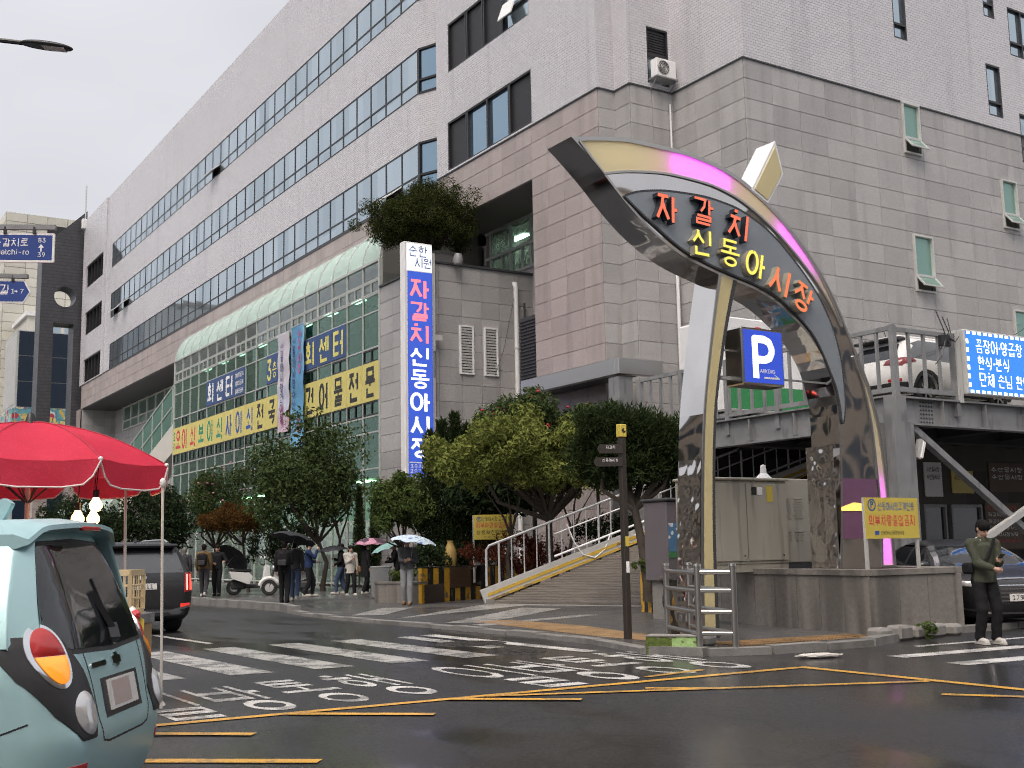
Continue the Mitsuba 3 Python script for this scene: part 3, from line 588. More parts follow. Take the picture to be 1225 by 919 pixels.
# ================================================================ the steel entrance arch
from scipy.interpolate import PchipInterpolator
def smooth_line(pts, n=60):
    pts = np.asarray(pts, float); t = np.r_[0, np.cumsum(np.linalg.norm(np.diff(pts, axis=0), axis=1))]
    q = np.linspace(0, t[-1], n); return np.c_[PchipInterpolator(t, pts[:, 0])(q), PchipInterpolator(t, pts[:, 1])(q)]
EX, EZ, AY = (1, 0, 0), (0, 0, 1), 13.4
OUT = [(9.62, 7.46), (10.17, 7.56), (10.8, 7.63), (11.71, 7.62), (12.33, 7.55), (12.9, 7.40), (13.45, 7.12), (13.84, 6.87), (14.17, 6.6), (14.49, 6.29), (14.81, 5.92), (15.11, 5.45), (15.4, 4.86), (15.62, 4.45), (15.84, 3.95), (16.02, 3.25), (16.1, 2.42), (16.17, .98)]
INN = [(14.8, .98), (14.9, 2.12), (14.96, 3.09), (14.96, 3.6), (14.87, 4.1), (14.71, 4.46), (14.39, 4.86), (13.92, 5.2), (13.6, 5.38), (13.17, 5.53), (12.68, 5.63), (12.29, 5.72), (11.68, 5.9), (11.05, 6.24), (10.54, 6.65), (10.21, 6.97), (9.62, 7.46)]
BO = [(9.79, 7.42), (10.16, 7.49), (10.8, 7.56), (11.7, 7.55), (12.29, 7.48), (12.82, 7.34), (13.37, 7.07), (13.76, 6.82), (14.09, 6.54), (14.4, 6.24), (14.71, 5.88), (15.01, 5.4), (15.29, 4.83), (15.52, 4.42), (15.74, 3.93), (15.92, 3.22), (16.0, 2.42), (16.07, 1.05)]
BI = [(15.82, 1.05), (15.86, 2.12), (15.84, 2.6), (15.78, 3.4), (15.63, 4.1), (15.4, 4.65), (15.19, 5.05), (14.95, 5.42), (14.62, 5.82), (14.4, 6.03), (14.07, 6.32), (13.67, 6.62), (13.21, 6.89), (12.79, 7.06), (12.24, 7.17), (11.53, 7.2), (10.78, 7.13), (10.19, 7.0)]
GPT = [(10.59, 6.69), (10.89, 6.8), (11.48, 6.89), (12.08, 6.91), (12.75, 6.84), (13.31, 6.65), (13.73, 6.4), (14.1, 6.09), (14.4, 5.8), (14.71, 5.42), (14.98, 4.87), (15.09, 4.38), (15.12, 3.82), (15.05, 3.44)]
GPB = [(15.03, 3.5), (14.97, 3.94), (14.82, 4.3), (14.49, 4.86), (13.99, 5.27), (13.66, 5.46), (13.21, 5.61), (12.72, 5.72), (12.32, 5.81), (11.76, 5.98), (11.16, 6.31), (10.62, 6.67)]
def shape2(a, b): return sg.Polygon(np.vstack([smooth_line(a), smooth_line(b)])).buffer(0)
def dents(p, n, uv): return fbm(p.x * 1.1, p.y * 1.1, p.z * 0.8, 2)
mat('mirror_steel', lambda p, n, uv: mix((.68, .66, .64), (.72, .70, .68), noise(p.x * 40, p.y * 40, p.z * 40)), 0.05, 1.0, bump=dents, scale=0.11)
def ripples(p, n, uv): return fbm(p.x * 4.5 + p.y * 4.5, p.y * 3.0, p.z * 3.6, 2)
mat('rippled_steel', (.70, .68, .66), 0.07, 1.0, bump=ripples, scale=0.05)
ar = thing('market_arch', 'tall leaf shaped mirror steel entrance arch with yellow and magenta light bands', 'gate')
whole = shape2(OUT, INN)
band = shape2(BO, BI)
obj('arch_body', prism(whole, (0, AY + .12, 0), EX, EZ, 0.50), 'mirror_steel', ar)
obj('front_plate', prism(whole.difference(band.buffer(.004)), (0, AY, 0), EX, EZ, 0.12), 'mirror_steel', ar)
obj('lamp_tray', prism(band, (0, AY + .11, 0), EX, EZ, .008), 'white_paint', ar)
mat('acrylic_yellow', (.55, .475, .26), 0.25)
mat('acrylic_pink', (.6, .15, .6), 0.3)
PINK = (.27, .02, .50)
cuts = {'yellow': [sg.box(9, 6.5, 11.5, 8), sg.box(12.78, 6.0, 13.72, 8), sg.box(15.02, 2.6, 17, 5.36)], 'pink': [sg.box(11.5, 6.5, 12.78, 8), sg.box(13.72, 5.36, 15.4, 7), sg.box(15, .9, 17, 2.6)]}
scene['acrylic_sheet'] = {'type': 'principledthin', 'base_color': rgb(.80, .73, .52), 'roughness': .2, 'diff_trans': .8, 'spec_trans': 0.0, 'eta': 1.45}
tri_ = sheet(band, 0.0); 
v_ = np.c_[tri_[0][:, 0], np.full(len(tri_[0]), AY - .01), tri_[0][:, 1]]
obj('light_band', (v_, tri_[1]), 'acrylic_sheet', ar)
for c in cuts['pink']: obj('led_strip', prism(band.intersection(c).buffer(-.055), (0, AY + .095, 0), EX, EZ, .006), 'acrylic_pink', ar, emitter=lamp(PINK, 4.2))
for c in cuts['yellow']: obj('led_strip', prism(band.intersection(c).buffer(-.055), (0, AY + .095, 0), EX, EZ, .006), 'white_paint', ar, emitter=lamp((.10, .09, .055), 1.0))
edge_t = band.buffer(.035).difference(band).intersection(whole)
obj('band_trim', prism(edge_t, (0, AY - .03, 0), EX, EZ, .03), 'brushed', ar)
gp = shape2(GPT, GPB)
obj('edge_trim', prism(whole.difference(whole.buffer(-.04)), (0, AY - .012, 0), EX, EZ, .012), 'brushed', ar)
mat('sign_grey', lambda p, n, uv: mix((.22, .25, .28), (.27, .30, .33), fbm(p.x * 2, p.z * 2, 1.0)), 0.35, 0.2)
obj('letter_panel', prism(gp, (0, AY - .03, 0), EX, EZ, .03), 'sign_grey', ar)
obj('letter_panel_trim', prism(gp.buffer(.03).difference(gp), (0, AY - .035, 0), EX, EZ, .035), 'steel_dark', ar)
mat('letter_side', (.015, .02, .03), 0.35)
mat('letter_side_pale', (.30, .28, .22), 0.4)
LET = [('자', 11.29, 6.57, 0.43, -2, 0), ('갈', 12.03, 6.63, .43, -4, 0), ('치', 12.77, 6.5, .45, -10, 0), ('신', 11.98, 6.13, .42, -2, 1), ('동', 12.56, 6.02, .43, -5, 1), ('아', 13.10, 5.9, .43, -12, 1), ('시', 13.63, 5.69, .46, -18, 2), ('장', 14.14, 5.46, .46, -26, 2)]
for i, (c, x, z, s, rot, kind) in enumerate(LET):
    g = sa.translate(sa.rotate(sa.scale(glyph(c, .075), s, s, origin=(0, 0)), rot, origin=(s / 2, s / 2)), x - s / 2, z - s / 2)
    k = obj('letter', prism(g, (0, AY - .15, 0), EX, EZ, .115), 'letter_side' if kind == 0 else 'letter_side_pale', ar)
    col = ((.85, .17, .09), (.9, .78, .12), (.88, .20, .08))[kind]
    fm = mat(f'letter_face_{kind}', col, 0.4) if f'letter_face_{kind}' not in scene else f'letter_face_{kind}'
    obj('face', prism(g.buffer(-.006), (0, AY - .154, 0), EX, EZ, .004), fm, k, emitter=lamp(col, .13))
# slanting leg with its yellow strip
def edge_line(pts): return smooth_line(pts, 26)
LL_ = edge_line([(11.75, .0), (11.80, 1.07), (11.86, 2.1), (11.97, 3.39), (12.16, 4.5), (12.42, 5.70)]); LR_ = edge_line([(12.10, .0), (12.10, 1.07), (12.13, 2.1), (12.23, 3.39), (12.46, 4.5), (12.80, 5.62)])
def strip_(a, b, top=5.62):
    p = np.vstack([LL_ + (LR_ - LL_) * a, (LL_ + (LR_ - LL_) * b)[::-1]]); return sg.Polygon(p).buffer(0)
obj('leg', prism(strip_(0, 1), (0, AY, 0), EX, EZ, .55), 'mirror_steel', ar)
obj('leg_strip', prism(strip_(.16, .80), (0, AY - .015, 0), EX, EZ, .015), 'acrylic_yellow', ar)
obj('leg_trim', prism(strip_(.80, 1.0), (0, AY - .02, 0), EX, EZ, .02), 'steel_dark', ar)
obj('leg_trim', prism(strip_(0.0, .16), (0, AY - .02, 0), EX, EZ, .02), 'brushed', ar)
wv = np.array([[np.interp(z, LL_[:, 1], LL_[:, 0]) - .006, y, z] for z in np.linspace(.05, 2.75, 12) for y in (AY + .01, AY + .54)])
obj('leg_cladding', (wv, np.array([[2 * q, 2 * q + 2, 2 * q + 3, 2 * q + 1] for q in range(11)])), 'rippled_steel', ar)
obj('right_leg_cladding', prism(sg.Polygon([(13.42, 1.0), (14.0, 1.0), (14.0, 3.05), (13.42, 3.05)]), (14.79, 0, 0), (0, 1, 0), (0, 0, 1), -.03), 'rippled_steel', ar)
spear = [(13.22, 7.2), (13.82, 8.14), (13.97, 7.58), (13.58, 7.02)]
obj('spear_tip', prism(spear, (0, AY - .02, 0), EX, EZ, .45), 'white_paint', ar)
obj('spear_face', prism(sg.Polygon(spear).buffer(-.045), (0, AY - .035, 0), EX, EZ, .015), 'acrylic_yellow', ar)
mat('mauve_sheet', (.20, .10, .18), 0.3, 0.3)
obj('leg_sheet', prism([(14.87, 1.5), (15.78, 1.5), (15.8, 2.5), (14.95, 2.5)], (0, AY - .01, 0), EX, EZ, .01), 'mauve_sheet', ar)
obj('leg_lamp', prism([(14.9, 2.02), (15.2, 2.1), (15.5, 2.08), (15.8, 2.0), (15.8, 1.96), (14.9, 1.96)], (0, AY - .02, 0), EX, EZ, .01), 'acrylic_yellow', ar, emitter=lamp((.9, .45, .05), .35))
# parking sign box hung in the arch
pk = thing('parking_sign', 'square blue illuminated parking sign box with a large white letter hung inside the arch', 'sign')
obj('box', rbox(12.66, 13.57, 13.2, 13.6, 3.92, 4.84, .02), 'steel', pk)
mat('sign_blue', (.02, .05, .4), 0.3)
obj('face', prism(sg.box(12.70, 3.96, 13.53, 4.80), (0, 13.192, 0), EX, EZ, .006), 'sign_blue', pk, emitter=lamp((.006, .014, .09), 1.0))
P_ = sg.LineString([(12.93, 4.03), (12.93, 4.66), (13.13, 4.66), (13.24, 4.62), (13.29, 4.52), (13.29, 4.46), (13.24, 4.37), (13.13, 4.33), (12.97, 4.33)]).buffer(.062, 4, cap_style=2, join_style=1)
obj('letter', prism(P_, (0, 13.186, 0), EX, EZ, .004), 'letter_white', pk, emitter=lamp((.2, .2, .22)))
obj('arrow', cat(prism(sg.Polygon([(13.1, 4.06), (13.38, 4.06), (13.30, 4.12), (13.44, 4.05), (13.44, 4.03), (13.1, 4.03)]), (0, 13.186, 0), EX, EZ, .004), words('ARKING', (13.02, 13.19, 4.12), EX, EZ, .065, .004, bold=0)), 'letter_white', pk)
obj('bracket', cat(beam((12.2, 13.5, 4.05), (12.66, 13.5, 4.05), .06, .06), beam((12.4, 13.5, 4.5), (12.66, 13.5, 4.5), .03, .03), beam((12.4, 13.5, 4.05), (12.4, 13.5, 4.5), .03, .03)), 'steel_grey', pk)
obj('tie_rod', beam((13.57, 13.5, 4.1), (14.9, 13.5, 4.1), .03, .03), 'steel_grey', pk)

# ---- granite planter under the arch
pl = thing('planter', 'stained granite planter wall with a stone coping around the foot of the arch', 'planter')
PW = [V(15.9, 20.0), V(14.46, 15.05), V(13.97, 12.1), V(15.85, 12.0), V(16.75, 14.8)]
inner = sg.Polygon([tuple(p) for p in PW] + [(18.3, 20)])
obj('soil', sheet(inner.buffer(-.1), .97), 'soil', pl)
for a, b in zip(PW[:-1], PW[1:]):
    d = b - a; Ln = np.linalg.norm(d); d = d / Ln; nrm = V(-d[1], d[0]); nrm = nrm if nrm @ (CAM[:2] - a) > 0 else -nrm
    n = round(Ln / .62)
    for i in range(n):
        p, q = a + d * (Ln * i / n + .004), a + d * (Ln * (i + 1) / n - .004); o = rng.uniform(0, .006)
        pts = [p + nrm * o, q + nrm * o, q - nrm * .12, p - nrm * .12]
        obj('stone_panel', prism(sg.Polygon(pts).buffer(0), (0, 0, .93), (1, 0, 0), (0, 1, 0), .93), 'wall_granite', pl)
    n = round(Ln / 1.1)
    for i in range(n):
        p, q = a + d * (Ln * i / n + .003), a + d * (Ln * (i + 1) / n - .003)
        obj('coping_stone', prism(sg.Polygon([p + nrm * .03, q + nrm * .03, q - nrm * .3, p - nrm * .3]).buffer(0), (0, 0, 1.02 + rng.uniform(0, .006)), (1, 0, 0), (0, 1, 0), .088), 'wall_granite', pl)
# rubble kerb stones at the corner
for i, (x, y, w, h) in enumerate(((13.7, 11.72, .3, .2), (14.1, 11.7, .32, .22), (14.5, 11.75, .3, .18), (14.95, 11.78, .36, .2), (15.4, 11.8, .3, .17))):
    obj('base_stone', place(rbox(-w / 2, w / 2, -.14, .14, 0, h, .04), (x, y, 0), -.1 + .1 * i), 'concrete', pl)
sw = thing('striped_wall_end', 'short granite wall end with peeling yellow and black hazard stripes behind the sign pole', 'wall')
def stripe(p, n, uv):
    u = (p.x * 0.55 + p.y * 0.9) * 2.4 + 0.25 * noise(p.x * 5, p.y * 5, p.z * 5)
    y = dr.select(u - dr.floor(u) > 0.5, 1.0, 0.0)
    ch = smoothstep(.62, .68, fbm(p.x * 4, p.y * 4, p.z * 3))
    return mix(mix((.02, .018, .016), (.50, .27, .03), y), (.11, .10, .09), ch)
mat('hazard', stripe, 0.5)
d = (PW[0] - PW[1]) / np.linalg.norm(PW[0] - PW[1]); nw = V(-.957, .289)
for i in range(5):
    a, b = PW[0] + d * (-.95 + .19 * i), PW[0] + d * (-.95 + .19 * (i + 1)); 
    obj('stripe', prism(sg.Polygon([a + nw * .02, b + nw * .02, b + nw * .008, a + nw * .008]), (0, 0, 1.0), (1, 0, 0), (0, 1, 0), .94), ('hazard_yellow', 'hazard_black')[i % 2 if i < 4 else 0], sw)
def chips(c):
    def fn(p, n, uv): return mix(c, (.13, .115, .10), smoothstep(.60, .66, fbm(p.x * 6 + p.y * 6, p.y * 3, p.z * 4)) * .8) * (0.8 + 0.3 * noise(p.x * 30, p.y * 30, p.z * 30))
    return fn
mat('hazard_yellow', chips((.62, .35, .03)), 0.5)
mat('hazard_black', chips((.02, .018, .016)), 0.5)

# ---- stainless barrier, weathered post, mossy block, sign pole
bar = thing('steel_barrier', 'stainless steel pipe barrier with four rails around the foot of the arch', 'barrier')
PP = [V(10.47, 11.97, 0), V(10.80, 11.64, 0), V(11.34, 13.15, 0), V(11.02, 13.28, 0)]
for p in PP:
    k = obj('post', tube([p, p + V(0, 0, 1.16)], .045, 12), 'brushed', bar, smooth=40)
    obj('post_cap', lathe([(0, 1.2), (.05, 1.19), (.055, 1.16), (.045, 1.155)], 12, p), 'steel', k, smooth=40)
for (i, j) in ((0, 1), (1, 2), (3, 0)):
    for z in (.28, .56, .84, 1.08):
        obj('rail', tube([PP[i] + V(0, 0, z), PP[j] + V(0, 0, z)], .032, 10), 'brushed', bar, smooth=40)
obj('kerb_foot', place(rbox(-.13, .13, -.1, .1, 0, .13, .03), (11.05, 12.5, .06), .3), 'kerb_stone', bar)
wp = thing('weathered_post', 'leaning weathered wooden post with peeling black and yellow paint', 'post')
def peel(p, n, uv): return mix((.035, .028, .022), mix((.48, .24, .02), (.14, .10, .05), noise(p.x * 20, p.y * 20, p.z * 9)), smoothstep(.5, .56, noise(p.x * 9, p.y * 9, p.z * 5)))
mat('peeling', peel, 0.7)
zz = np.linspace(0, 1, 12)
obj('shaft', tube([V(11.38, 13.57, .05) + V(-.15, -.03, .88) * t + V(.02 * math.sin(t * 9), .015 * math.cos(t * 7), 0) for t in zz], .075 + .02 * np.sin(zz * 12), 9), 'peeling', wp, smooth=50)
obj('cap', ball((11.225, 13.535, .95), (.1, .1, .06), 1), 'bark', wp, smooth=True)
mb = thing('concrete_block', 'low concrete block half dark moss and half pale green paint at the kerb', 'block')
a, b = V(10.03, 12.56), V(10.43, 11.99); d = (b - a) / np.linalg.norm(b - a); n_ = V(-d[1], d[0]) * -1
n_ = V(.82, .57)
def moss(p, n, uv):
    c = mix((.035, .06, .012), (.12, .16, .03), noise(p.x * 40, p.y * 40, p.z * 40))
    return mix(c, (.16, .15, .13), smoothstep(.52, .6, fbm(p.x * 11, p.y * 11, p.z * 11)))
def mossg(p, n, uv): return mix(mix((.22, .36, .12), (.36, .52, .22), noise(p.x * 25, p.y * 25, p.z * 25)), (.10, .12, .05), smoothstep(.56, .64, fbm(p.x * 12, p.y * 12, p.z * 12)))
mat('moss_dark', moss, 0.9); mat('moss_green', mossg, 0.8)
for i, (s0, s1, m) in enumerate(((0, .36, 'moss_dark'), (.36, .69, 'moss_green'))):
    obj('half', prism(sg.Polygon([a + d * s0, a + d * s1, a + d * s1 + n_ * .28, a + d * s0 + n_ * .28]), (0, 0, .235), (1, 0, 0), (0, 1, 0), .24), m, mb)
obj('top', prism(sg.Polygon([a - d * .01 - n_ * .01, a + d * .70 - n_ * .01, a + d * .70 + n_ * .29, a - d * .01 + n_ * .29]), (0, 0, .25), (1, 0, 0), (0, 1, 0), .015), 'concrete', mb)
sp = thing('direction_post', 'slim dark brown pedestrian signpost with a yellow cube on top and two black arms', 'signpost')
mat('dark_brown', (.03, .024, .02), 0.45)
px, py = 11.0, 14.2
obj('pole', rbox(px - .05, px + .05, py - .05, py + .05, .03, 3.12, .012), 'dark_brown', sp)
k = obj('top_cube', rbox(px - .06, px + .06, py - .06, py + .06, 3.12, 3.32, .01), 'sign_yellow', sp)
obj('pictogram', prism(sg.Point(px, 3.22).buffer(.035).difference(sg.Point(px + .02, 3.235).buffer(.02)), (0, py - .066, 0), EX, EZ, .004), 'letter_black', k)
va = V(-.80, .6, 0); vn = V(0, 0, 1)
for z, t1, t2, x1 in ((2.94, 'BIFF', '→', .36), (2.74, '신동아시장', '', .42)):
    o_ = V(px - .04, py - .075, z)
    k = obj('arm', prism(sg.Polygon([(-x1, -.07), (0, -.07), (0, .07), (-x1, .07), (-x1 - .03, 0)]), o_, (.84, -.54, 0), EZ, .03), 'dark_brown', sp)
    obj('lettering', words('신동아시장' if z < 2.9 else '자갈치', o_ + V(.84, -.54, 0) * (-x1 + .1) + V(0, 0, -.0), (.84, -.54, 0), EZ, .045, .003, bold=.05), 'letter_white', k)
obj('sticker', cat(prism(sg.box(px - .03, 1.05, px + .03, 1.22), (0, py - .055, 0), EX, EZ, .004)), 'letter_white', sp)
obj('sticker', cat(prism(sg.box(px - .03, 1.45, px + .04, 1.6), (0, py - .055, 0), EX, EZ, .004)), 'sign_yellow', sp)

# ---- cabinets and signs on the planter
mat('cabinet_paint', lambda p, n, uv: mix((.33, .31, .26), (.40, .38, .32), fbm(p.x * 3, p.z * .7, 2.0)) * (1 - .25 * smoothstep(.6, .78, fbm(p.x * 9, p.z * .8, 4.0))), 0.5)
cb = thing('utility_cabinet', 'wide grey beige two door utility cabinet behind the arch', 'cabinet')
obj('case', rbox(13.3, 15.3, 15.0, 15.7, 1.1, 2.55, .015), 'cabinet_paint', cb)
obj('plinth', box(13.32, 15.28, 15.02, 15.7, .97, 1.1), 'cabinet_paint', cb)
for i in range(2):
    k = obj('door', rbox(13.34 + .97 * i, 14.28 + .97 * i, 14.975, 15.0, 1.16, 2.50, .006), 'cabinet_paint', cb)
    obj('lock', ball((14.2 + .93 * i, 14.965, 1.25), .015, 1), 'letter_black', k)
obj('sticker', prism(sg.box(14.78, 2.18, 14.93, 2.46), (0, 14.97, 0), EX, EZ, .002), 'sign_yellow', cb)
obj('sticker', prism(sg.box(14.42, 2.3, 14.54, 2.44), (0, 14.97, 0), EX, EZ, .002), 'letter_black', cb)
obj('sticker', prism(sg.box(14.56, 2.3, 14.68, 2.44), (0, 14.97, 0), EX, EZ, .002), 'letter_white', cb)
obj('lid', rbox(13.26, 15.34, 14.95, 15.72, 2.55, 2.6, .015), 'cabinet_paint', cb)
c2 = thing('utility_cabinet', 'narrow louvred utility cabinet standing right of the two door cabinet', 'cabinet')
obj('case', rbox(15.36, 16.4, 15.25, 15.9, 1.1, 2.62, .015), 'cabinet_paint', c2)
obj('plinth', box(15.38, 16.38, 15.27, 15.9, .97, 1.1), 'steel_dark', c2)
for zz0 in (1.5, 1.9, 2.1):
    for xx in (15.42, 15.72):
        for q in range(4): obj('vent_slot', box(xx, xx + .22, 15.235, 15.25, zz0 + q * .05, zz0 + q * .05 + .02), 'cabinet_paint', c2)
vent = thing('roof_vent', 'small white cowl vent on top of the utility cabinet', 'vent')
obj('cowl', lathe([(0, .28), (.05, .26), (.06, .12), (.15, .03), (.16, 0), (0, 0)], 16, (15.15, 15.4, 2.6)), 'white_paint', vent, smooth=40)
def mural(p, n, uv):
    z = p.z
    c = mix((.05, .13, .24), (.10, .22, .36), fbm(p.x * 4, p.z * 4, 1.0))
    c = mix(c, (.6, .6, .62), smoothstep(.62, .68, noise(p.x * 13, p.z * 13, 3.0)) * smoothstep(1.5, 1.6, z))
    c = mix(c, (.05, .18, .07), dr.select(z < 1.33 + .03 * noise(p.x * 6, 1.0, 1.0), 1.0, 0.0))
    return c
mat('mural', mural, 0.5)
mu = thing('mural_box', 'dark street box with a blue flower mural left of the arch', 'cabinet')
obj('case', rbox(14.42, 16.0, 17.3, 18.0, .78, 2.3, .02), 'mauve_case', mu)
obj('mural', prism(sg.box(14.45, 1.22, 15.9, 1.88), (0, 17.29, 0), EX, EZ, .008), 'mural', mu)
obj('lid', rbox(14.38, 16.04, 17.25, 18.05, 2.3, 2.36, .02), 'steel_dark', mu)
obj('base', box(14.5, 15.9, 17.4, 17.9, .0, .78), 'concrete', mu)
mat('mauve_case', (.13, .115, .125), 0.5)
def board(key, o, ex, w, h, rows_, posts, legs, label, frame_m='alu'):
    """a flat sign of width w and height h with lines of lettering and two legs; o its lower left corner"""
    ex = V(*ex); o = V(*o); nn = np.cross(ex, EZ)
    k = thing(key, label, 'sign')
    obj('board', prism(sg.box(0, 0, w, h), o, ex, EZ, .02), 'sign_yellow', k)
    for (t, x, z, s, m, wd, b) in rows_: obj('lettering', words(t, o + ex * x + V(0, 0, z), ex, EZ, s, .003, wide=wd, bold=b), m, k)
    for x in posts: obj('leg', beam(o + ex * x - nn * .04 + V(0, 0, h), o + ex * x - nn * .04 - V(0, 0, legs), .045, .045), frame_m, k)
    return k
k = board('parking_notice', (14.31, 12.38, 1.49), (.999, .03, 0), 1.29, .64, [('신동아시장', .30, .44, .125, 'letter_blue', .72, .06), ('고객전용', .80, .44, .125, 'letter_blue', .72, .06), ('외부차량출입금지', .07, .20, .165, 'letter_red', .77, .065), ('신동아수산물종합시장', .34, .06, .06, 'letter_black', .85, .05)], (.02, 1.27), .52, 'yellow parking notice with red lettering at the right leg of the arch')
def pmark(o, ex, s, k):
    o, ex = V(*o), V(*ex); g = sg.Point(s / 2, s / 2).buffer(s / 2, 8); g = g.difference(g.buffer(-.1 * s))
    p_ = sg.LineString([(.40 * s, .22 * s), (.40 * s, .76 * s), (.56 * s, .76 * s), (.64 * s, .66 * s), (.62 * s, .54 * s), (.42 * s, .5 * s)]).buffer(.05 * s, 3, cap_style=2)
    obj('parking_mark', prism(g.union(p_), o - np.cross(ex, EZ) * -.003, ex, EZ, .003), 'letter_blue', k)
pmark((14.37, 12.38, 1.92), (.999, .03, 0), .19, k)
obj('emblem', prism(sg.box(.2, .06, .3, .12), (14.31, 12.377, 1.49), (.999, .03, 0), EZ, .003), 'letter_blue', k)
ye = V(.844, -.536, 0)
k = board('parking_notice', (16.84, 28.72, 1.74), ye, 1.13, .70, [('신동아시장', .24, .52, .125, 'letter_black', .64, .06), ('고객전용', .71, .52, .125, 'letter_black', .62, .06), ('외부차량출입금지', .06, .33, .15, 'letter_red', .77, .065), ('승용차진입금지', .07, .14, .125, 'letter_black', 1.02, .06), ('신동아수산물종합시장', .3, .035, .06, 'letter_black', .8, .05)], (.0, 1.10), 1.2, 'yellow parking notice on posts above the black and yellow striped planter')
pmark((16.91, 28.67, 2.25), ye, .14, k)

# ---- planters at the foot of the ramp
p2 = thing('planter', 'low granite planter with ground plants left of the striped planter', 'planter')
A_, B_ = V(14.18, 29.67), V(14.77, 27.97); dd = (B_ - A_) / np.linalg.norm(B_ - A_); nn_ = V(.94, .34)
for i in range(4):
    p, q = A_ + dd * (1.70 * i / 4 + .004), A_ + dd * (1.70 * (i + 1) / 4 - .004)
    obj('stone_panel', prism(sg.Polygon([p, q, q + nn_ * .1, p + nn_ * .1]), (0, 0, .58), (1, 0, 0), (0, 1, 0), .58), 'wall_granite', p2)
obj('stone_panel', prism(sg.Polygon([A_ + nn_ * .1, A_ + nn_ * 1.0, A_ + nn_ * 1.0 + dd * .1, A_ + nn_ * .1 + dd * .1]), (0, 0, .575), (1, 0, 0), (0, 1, 0), .575), 'wall_granite', p2)
obj('coping', prism(sg.Polygon([A_ - nn_ * .03, B_ - nn_ * .03, B_ + nn_ * .25, A_ + nn_ * .25]), (0, 0, .64), (1, 0, 0), (0, 1, 0), .058), 'wall_granite', p2)
obj('soil', prism(sg.Polygon([A_ + nn_ * .1, B_ + nn_ * .1, B_ + nn_ * .9, A_ + nn_ * .9]), (0, 0, .55), (1, 0, 0), (0, 1, 0), .5), 'soil', p2)
p3 = thing('planter', 'tall planter wall painted in black and yellow hazard stripes beside the ramp', 'planter')
A_, B_ = V(14.77, 27.97), V(20.2, 30.4); dd = (B_ - A_) / np.linalg.norm(B_ - A_); nn_ = V(-dd[1], dd[0])
Ln = np.linalg.norm(B_ - A_); n = 24
for i in range(n):
    p, q = A_ + dd * (Ln * i / n + .001), A_ + dd * (Ln * (i + 1) / n - .001)
    m = ('hazard_yellow', 'hazard_black')[i % 2]
    z0 = 0.0
    if 5 <= i <= 10: obj('stripe', prism(sg.Polygon([p, q, q + nn_ * .12, p + nn_ * .12]), (0, 0, .42), (1, 0, 0), (0, 1, 0), .42), m, p3)
    else: obj('stripe', prism(sg.Polygon([p, q, q + nn_ * .12, p + nn_ * .12]), (0, 0, .99), (1, 0, 0), (0, 1, 0), .99), m, p3)
p, q = A_ + dd * (Ln * 5 / n + .002), A_ + dd * (Ln * 9 / n - .002)
obj('rusty_plate', prism(sg.Polygon([p - nn_ * .02, q - nn_ * .02, q + nn_ * .12, p + nn_ * .12]), (0, 0, .985), (1, 0, 0), (0, 1, 0), .56), 'rust', p3)
mat('rust', lambda p, n, uv: mix((.05, .03, .018), (.11, .06, .03), fbm(p.x * 8, p.y * 8, p.z * 14)), 0.8)
obj('soil', prism(sg.Polygon([A_ + nn_ * .12, B_ + nn_ * .12, B_ + nn_ * 2, A_ + V(.75, 1.7)]), (0, 0, .93), (1, 0, 0), (0, 1, 0), .9), 'soil', p3)
for i in range(4):
    p, q = A_ + V(.75, 1.7) * (.07 + .25 * i), A_ + V(.75, 1.7) * (.07 + .25 * i + .245)
    obj('stone_panel', prism(sg.Polygon([p - dd * .06, q - dd * .06, q + dd * .06, p + dd * .06]), (0, 0, .96), (1, 0, 0), (0, 1, 0), .96), 'wall_granite', p3)
obj('coping', prism(sg.Polygon([A_ - nn_ * .01, B_ - nn_ * .01, B_ + nn_ * .2, A_ + nn_ * .2]), (0, 0, 1.02), (1, 0, 0), (0, 1, 0), .03), 'hazard_black', p3)

# ---- ramp up to the parking deck with its railing
rh, rn = V(.91, -.415, 0), V(.38, -.925, 0)
S0 = V(15.43, 25.93, .28); SL = .36
def rp(a, b, z=0): return S0 + rh * a + rn * b + V(0, 0, SL * a + z)
rv = []
nr = 56
ra = thing('ramp', 'steep ribbed concrete ramp climbing behind the planter', 'ramp')
for i in range(nr):
    a0, a1 = .15 + i * .165, .15 + (i + 1) * .165
    wd = 5.2 if a1 < 5.0 else 1.8; nb2 = 44 if wd > 2 else 16; bs = np.linspace(.14, wd, nb2 + 1); v = []
    for b in bs:
        w1, w2, w3 = (float(meshkit.noise(np.array([b * 2.6, i * 3.7 + q * 11.0, 1.0]))) - .5 for q in range(3))
        v += [rp(a0 + .03 + .05 * w1, b, -.25), rp(a0 + .045 + .05 * w1, b, -.20 + .025 * w3), rp(a1 - .03 + .04 * w2, b, -.20 + .02 * w2), rp(a1 - .005, b, -.25)]
    f = [[4 * j + q, 4 * j + q + 1, 4 * j + q + 5, 4 * j + q + 4] for j in range(nb2) for q in range(3)]
    obj('rib', (np.array(v), np.array(f)), 'ramp_stone', ra)
for a_, e_, w_, th in ((-.2, 5.0, 5.2, None), (5.0, 9.6, 1.8, .3)):
    q_ = np.array([rp(a_, .1, -.26), rp(a_, w_, -.26), rp(e_, w_, -.26), rp(e_, .1, -.26)]); b_ = q_.copy(); b_[:, 2] = -.2 if th is None else b_[:, 2] - th
    obj('slab', (np.vstack([q_, b_]), np.array([[0, 3, 2, 1], [0, 1, 5, 4], [1, 2, 6, 5], [2, 3, 7, 6], [3, 0, 4, 7], [4, 5, 6, 7]])), 'concrete', ra)
kb = thing('ramp_railing', 'white painted steel railing with balusters climbing along the yellow striped ramp kerb', 'railing')
obj('kerb_beam', beam(rp(0, 0, -.02), rp(10.2, 0, -.02), .22, .34), 'alu', kb)
